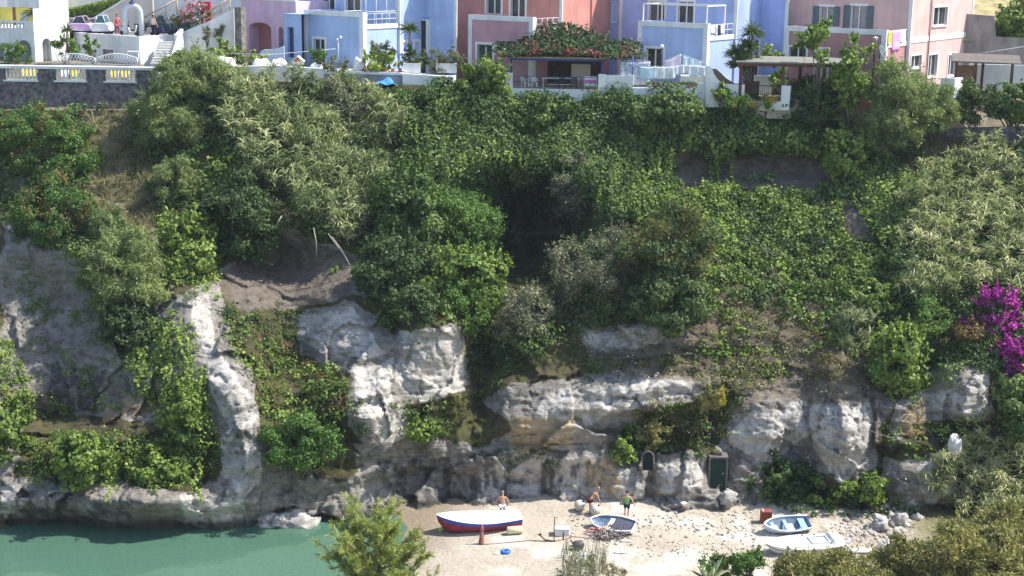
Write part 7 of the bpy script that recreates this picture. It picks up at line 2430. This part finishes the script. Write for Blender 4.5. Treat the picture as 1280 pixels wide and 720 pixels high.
# heap of nets by the dinghy
q = ground(760, 672)
lv = Leaves(); n = 900; P = np.array(q) + RNG.normal(size=(n, 3)) * [.55, .30, .12] + [0, 0, .2]; P[:, 2] = np.maximum(P[:, 2], q.z)
lv.add(leaf_quads(P, np.tile([0, -.4, .8], (n, 1)), .22, .07, .2, jitter=1.0), RNG.random(n))
o = lv.build('net_heap', leafmat('fishing_net', (.10, .09, .10), (.26, .20, .18), (.55, .50, .48), 0.0), base=tuple(q)); tag(o, 'tangled heap of grey fishing net in front of the small white dinghy', 'fishing net')
q = ground(740, 664); m = MB(); m.ball(q + Vector((.4, -.2, .08)), .3, 10, (1, .6, .25)); tag(m.build('cushion', mat('cream_cloth', (.70, .60, .40), .9, .1, 4)), 'cream cushion under the sunbather beside the dinghy', 'cushion')
q = ground(612, 648); m = MB(); m.ball(q + Vector((.3, .2, .35)), .4, 10, (1, .6, .5)); tag(m.build('folded_tarp', mat('lime_cloth', (.20, .42, .06), .8, .2, 5)), 'lime green bundle behind the red boat', 'bundle')

# cave door, window hole, standing rock, cable
def cave_frame(px0, px1, pyt, pyb):
    Y = min(float(np.min(depth(np.linspace(px0, px1, 7), np.full(7, a_)))) for a_ in (pyt + 4., (pyt + pyb) / 2., pyb - 6.)) - .03
    return Y


Y = cave_frame(886, 909, 572, 610)
root = thing('cave_door', 'dark green wooden door of a cave store with grey stone frame', 'door', WV(897, 610, Y))
a, b = WV(887, 610, Y), WV(908, 573, Y)
m = MB(); m.box(a.x, b.x, Y - .02, Y + .12, a.z, b.z); m.build('leaf', mat('dark_green_door', (.008, .030, .024), .6, .3, 4), root)
m = MB()
for k in range(4):
    x = a.x + (b.x - a.x) * (k + .5) / 4
    m.box(x - .015, x + .015, Y - .035, Y - .022, a.z + .05, b.z - .05)
m.build('batten', mat('green_batten', (.011, .040, .030), .6, .3, 4), root)
M_cave = mat('tuff_frame', (.15, .14, .13), .9, .25, 3, .6)
m = MB(); m.box(a.x - .13, a.x - .003, Y - .08, Y + 1.0, a.z - .1, b.z + .12); m.box(b.x + .003, b.x + .13, Y - .08, Y + 1.0, a.z - .1, b.z + .12); m.box(a.x - .001, b.x + .001, Y - .07, Y + 1.0, b.z + .003, b.z + .10)
m.build('frame', M_cave, root)
m = MB(); m.lathe(Vector((b.x - .2, Y - .03, (a.z + b.z) / 2)), [(.04, 0), (.04, .05), (.001, .06)], 8, (0, -1, 0)); m.build('handle', M_iron, root)
Y = cave_frame(800, 820, 560, 590)
root = thing('cave_window', 'small arched window in the tuff, its dark hole painted on a black panel', 'window', WV(810, 588, Y))
pts = [(803, 588), (803, 571), (804.5, 567), (807, 565), (810, 564), (813, 565), (815.5, 567), (817, 571), (817, 588)]
m = MB(); m.prism([WV(x, y, Y - .03) for x, y in pts], (0, .1, 0)); m.build('opening', mat('hole_dark_paint', (.008, .016, .014), .9, .2, 4), root)  # flat black panel stands in for the darkness inside the window
m = MB()
for i in range(len(pts) - 1):
    m.tube([WV(*pts[i], Y - .02), WV(*pts[i + 1], Y - .02)], .05, 6)
m.build('frame', M_cave, root)


def rock(name, label, box, Y, m, seed, sc=(1, .8, 1), parent=None):
    x0, y0, x1, y1 = box
    a, b = WV(x0, y1, Y), WV(x1, y0, Y); c = (a + b) / 2
    rx, rz = (b.x - a.x) / 2, (b.z - a.z) / 2
    n, s = 26, 18
    V = []
    for j in range(s + 1):
        for i in range(n):
            th = math.pi * j / s; ph = 2 * math.pi * i / n
            V.append((math.sin(th) * math.cos(ph), math.sin(th) * math.sin(ph), math.cos(th)))
    V = np.array(V)
    r = 1 + .55 * cells(V * 1.3 + seed, 950) + .20 * fbm(V * 1.4 + seed, 3, 900 + seed) + .10 * fbm(V * 5 + seed, 3, 920 + seed, ridged=True)
    V = V * r[:, None] * [rx, max(rx, rz * .5) * sc[1], rz] + np.array(c)
    F = [(j * n + i, j * n + (i + 1) % n, (j + 1) * n + (i + 1) % n, (j + 1) * n + i) for j in range(s) for i in range(n)]
    me = quads_mesh(name, V, [f[::-1] for f in F], tuple(c), smooth=True)
    return tag(link(name, me, m, None, c), label, 'rock')


M_wrock = mat('fresh_white_rock', (.66, .64, .60), .9, .15, 2, .6, 7)
M_grock = mat('grey_rock', (.34, .32, .29), .9, .35, 2.2, .8, 6, col2=(.52, .5, .46))
Y = float(depth(np.array([1191.]), np.array([574.]))[0])
rock('standing_rock', 'bright white standing rock on the green right slope', (1183, 545, 1201, 578), Y - .3, M_wrock, 1)
for i, (bx, lab) in enumerate((((316, 646, 360, 666), 'flat grey rock at the waterline left of the pointed one'), ((345, 640, 392, 662), 'flat pale rock sticking out at the waterline'), ((222, 664, 250, 668), 'small dark rock awash below the boulder'), ((1088, 646, 1112, 664), 'grey broken boulder at the back right of the beach'), ((1116, 642, 1134, 658), 'smaller grey boulder beside the dry bushes'), ((898, 612, 920, 632), 'grey boulder below the cave door'))):
    px, py = (bx[0] + bx[2]) / 2, bx[3] - 2
    q = TV(px, py)
    rock('boulder', lab, bx, q.y + .1, M_grock, 10 + i, (1, .9, 1))
# scattered pebbles and stones on the beach: one mass
pb = []; fc = []; n0 = 0
q = sample_poly([[(690, 642), (960, 640), (960, 690), (860, 700), (720, 690)], [(1040, 650), (1120, 640), (1110, 690), (1050, 690)], [(830, 640), (960, 640), (950, 668), (850, 668)], [(1040, 650), (1120, 640), (1110, 690), (1050, 690)]], 4.1, .6, 40)
P = T(q[:, 0], q[:, 1])
n = len(P)
oct_ = np.array([(1, 0, 0), (0, 1, 0), (-1, 0, 0), (0, -1, 0), (0, 0, .8), (0, 0, -.6)])
of = np.array([(0, 1, 4), (1, 2, 4), (2, 3, 4), (3, 0, 4), (1, 0, 5), (2, 1, 5), (3, 2, 5), (0, 3, 5)])
sz = (.04 + .13 * RNG.random(n) ** 3)[:, None, None]
V = P[:, None, :] + oct_[None] * sz * (.7 + .6 * RNG.random((n, 6, 3)))
F = (np.arange(n) * 6)[:, None, None] + of[None]
me = quads_mesh('pebbles', V.reshape(-1, 3), F.reshape(-1, 3), tuple(P.mean(0)), np.repeat(RNG.random(n), 8))
tag(link('pebbles', me, leafmat('pebble_stone', (.20, .17, .14), (.37, .33, .28), (.54, .51, .46), 0.0, .9), None, tuple(P.mean(0))), 'loose pale pebbles strewn over the back of the beach', kind='stuff')
q = sample_poly([[(1050, 650), (1085, 636), (1150, 630), (1140, 665), (1075, 684)]], 4.2, .6, 41)
P = T(q[:, 0], q[:, 1]); n = len(P)
sz = (.10 + .34 * RNG.random(n) ** 2.5)[:, None, None]
V = P[:, None, :] + oct_[None] * sz * (.6 + .8 * RNG.random((n, 6, 3)))
F = (np.arange(n) * 6)[:, None, None] + of[None]
me = quads_mesh('rubble', V.reshape(-1, 3), F.reshape(-1, 3), tuple(P.mean(0)), np.repeat(RNG.random(n), 8))
tag(link('rubble', me, bpy.data.materials['pebble_stone'], None, tuple(P.mean(0))), 'heap of broken pale rubble at the right end of the beach', kind='stuff')
a = TV(1050, 520); b_ = TV(1140, 556)
m = MB(); m.tube([WV(985, 545, a.y - 1.2), WV(1045, 520, a.y - 1.2), WV(1060, 528, a.y - 1.3), WV(1100, 543, a.y - 1.5), WV(1148, 556, b_.y - .6)], .016, 5); tag(m.build('steel_cable', M_conc), 'pale cable slung across the white outcrops', 'cable')
# dead canes hanging over the brown rock
for k, (p0, p1, lab) in enumerate((((405, 235), (372, 292), 'pale dead cane stem hanging left over the brown rock'), ((392, 285), (396, 322), 'short dead cane dangling below the thicket'), ((410, 292), (450, 352), 'long dead cane stem slanting right over the pale rock wall'), ((415, 296), (436, 330), 'dead cane stem just left of the long slanting one'), ((352, 270), (346, 280), 'small broken cane over the shaded bush'))):
    Yk = float(depth(np.array([p0[0] * 1.]), np.array([p0[1] * 1.]))[0]) - 2.0
    a, b = WV(*p0, Yk), WV(*p1, Yk - .8)
    m = MB(); m.tube([a, a.lerp(b, .5) + Vector((.08, -.1, .12)), b], [.04, .03, .015], 5); tag(m.build('dead_cane', M_greywood), lab, 'branch', 'dead canes hanging from the thicket')

# ------------------------------------------------------------------ foreground plants
def pine(label, px, pyt, Y, tiers, seed):
    top = WV(px, pyt, Y); base = Vector((top.x + .4, top.y + .2, -0.5))
    base.z = -1.2
    root = thing('pine_tree', label, 'tree', base)
    tk = MB(); tk.tube([base, base.lerp(top, .5) + Vector((.2, 0, 0)), top - UP * .6, top], [.26, .17, .07, .02], 7)
    br = MB(); lv = Leaves(); cones = []
    rr = np.random.default_rng(seed)
    H = top.z - base.z
    for i in range(tiers):
        t = (i + .5) / tiers
        z = top.z - .5 - t * 5.2
        c = Vector((base.x + (top.x - base.x) * ((z - base.z) / H), base.y + (top.y - base.y) * ((z - base.z) / H), z))
        ln = (.75 + 2.1 * t ** .6) * (.6 + .7 * rr.random())
        a = i * 2.4 + rr.random() * .9
        d = Vector((math.cos(a), math.sin(a), .75 - .6 * t + .3 * rr.random()))
        e = c + d * ln
        mid = c.lerp(e, .5) - UP * .15 * ln
        br.tube([c, mid, e], [.05 + .03 * t, .035, .015], 5)
        ns = int(4 + ln * 9.5)
        for k in range(ns):
            s = .15 + .85 * rr.random()
            p = (c.lerp(mid, s * 2) if s < .5 else mid.lerp(e, s * 2 - 1)) + Vector(rr.normal(size=3)) * .06
            td = (d + Vector(rr.normal(size=3)) * .75 + UP * .45).normalized()
            tl = .30 + .4 * rr.random()
            br.tube([p, p + td * tl], [.012, .006], 3, cap=False)
            m_ = 46
            s2 = rr.random(m_)[:, None]
            Pn = np.array(p) + np.array(td) * tl * (.15 + .9 * s2) + rr.normal(size=(m_, 3)) * .02
            A_ = np.array(td) * .9 + .8 * nrmz(rr.normal(size=(m_, 3)))
            lv.add(blade_quads(Pn, A_, .22, .026, .15), np.clip(.58 + .35 * (rr.random() - .5) + .25 * (rr.random(m_) - .5) + .15 * (s2[:, 0]), 0, 1))
            if rr.random() < .05 and len(cones) < 60:
                cones.append(MB().lathe(p, [(.01, -.08), (.055, -.04), (.06, .02), (.03, .09), (.005, .11)], 7, tuple(rr.normal(size=3))))
    lv.build('crown', LM['pine'], root); tk.build('trunk', M_bark, root); br.build('branch', M_greywood, root)
    MC = mat('pine_cone', (.16, .13, .11), .9, .3, 6)
    for cm in cones: cm.build('cone', MC, root)


pine('light green pine tree with cones in the foreground at the shore', 470, 645, 62.0, 46, 5)


def fgbush(name, label, box, Y, species, **k):
    return S(name, label, box, species, Y=Y, base_py=min(box[3] + 6, 745), **k)


fgbush('mastic_bush', 'low dark green bush behind the agave, taller at its right end', (872, 692, 918, 735), 80.5, 'mastic', seed=101, tint=.6, dens=1.3)
fgbush('mastic_bush', 'upright dark green bush right of the agave', (910, 680, 955, 735), 80.0, 'mastic', seed=102, tint=.55, dens=1.3)
fgbush('heath_bush', 'olive and rust coloured dry bush filling the bottom right corner', (1125, 650, 1300, 770), 80.0, 'heath', seed=103, tint=.62, blobs=150, dens=.8, leafk=1.35)
fgbush('heath_bush', 'dry bush rising at the right edge of the photo', (1205, 626, 1325, 710), 83.0, 'heath', seed=104, tint=.68, blobs=110, dens=.8, leafk=1.35)
fgbush('heath_bush', 'low olive bush along the bottom in front of the motor boat', (945, 699, 1130, 775), 79.0, 'heath', seed=105, tint=.56, blobs=150, dens=.8, leafk=1.35)
fgbush('heath_bush', 'rounded dry bush between the broken boulder and the bottom edge', (1090, 668, 1180, 745), 81.5, 'heath', seed=106, tint=.6, blobs=90, dens=.8, leafk=1.35)
fgbush('thyme_tuft', 'thin grey green stalks at the bottom edge below the motor', (700, 684, 752, 735), 80.0, 'grey', seed=107, tint=.5, dens=.35, trunk=True)
fgbush('thyme_tuft', 'sparse dry stalks at the bottom edge right of the grey green ones', (752, 706, 785, 735), 80.0, 'dry', seed=108, tint=.4, dens=.3)
blades('rushes', 'upright stalks growing out of the bottom edge tuft', [[(700, 695), (755, 695), (755, 735), (700, 735)]], 4, 1.2, .03, 'grey', .25, .15, 3, .5, 109)
# agave
q = WV(886, 728, 79.5)
root = thing('agave', 'pale green agave with broad pointed leaves at the bottom edge', 'agave', q)
for k in range(13):
    a = k * 2.4 + .3; t = .35 + .6 * ((k * 7) % 13) / 13
    d = Vector((math.cos(a) * t, math.sin(a) * t * .8, 1.15 - .55 * t)).normalized()
    s = d.cross(UP).normalized() if abs(d.z) < .98 else Vector((1, 0, 0))
    nn = s.cross(d)
    L_ = 1.55 + .3 * math.sin(k * 1.7)
    vs = []; fs = []
    for i in range(9):
        u_ = i / 8
        wd = .20 * (1 - u_ ** 2.2) * (.55 + .9 * math.sin(min(1, u_ * 1.6) * math.pi / 2)) * .9 + .004
        c = q + d * L_ * u_ - UP * .35 * t * u_ ** 2.2
        vs += [c - s * wd + nn * .05 * (1 - u_), c - nn * .03, c + s * wd + nn * .05 * (1 - u_), c - nn * (.03 + .05 * (1 - u_))]
    for i in range(8):
        for k2 in range(4):
            fs.append((i * 4 + k2, i * 4 + (k2 + 1) % 4, i * 4 + 4 + (k2 + 1) % 4, i * 4 + 4 + k2))
    m = MB(); m.add(vs, fs, True); m.build('leaf', mat('agave_skin', (.42, .48, .30), .5, .15, 3) if k == 0 else bpy.data.materials['agave_skin'], root)

# ------------------------------------------------------------------ sea air
hz = MB(); hz.box(-116, 116, -15, 184, -6.5, 42)
mh = bpy.data.materials.new('sea_air'); mh.use_nodes = True
nt = mh.node_tree
nt.nodes.remove(nt.nodes['Principled BSDF'])
pv = nt.nodes.new('ShaderNodeVolumePrincipled')
pv.inputs['Color'].default_value = (0.80, 0.90, 1.0, 1)
pv.inputs['Density'].default_value = 0.00015
pv.inputs['Anisotropy'].default_value = 0.2
nt.links.new(pv.outputs[0], nt.nodes['Material Output'].inputs['Volume'])
tag(hz.build('haze', mh), 'thin bluish sea haze in the air before the cliff', kind='stuff')
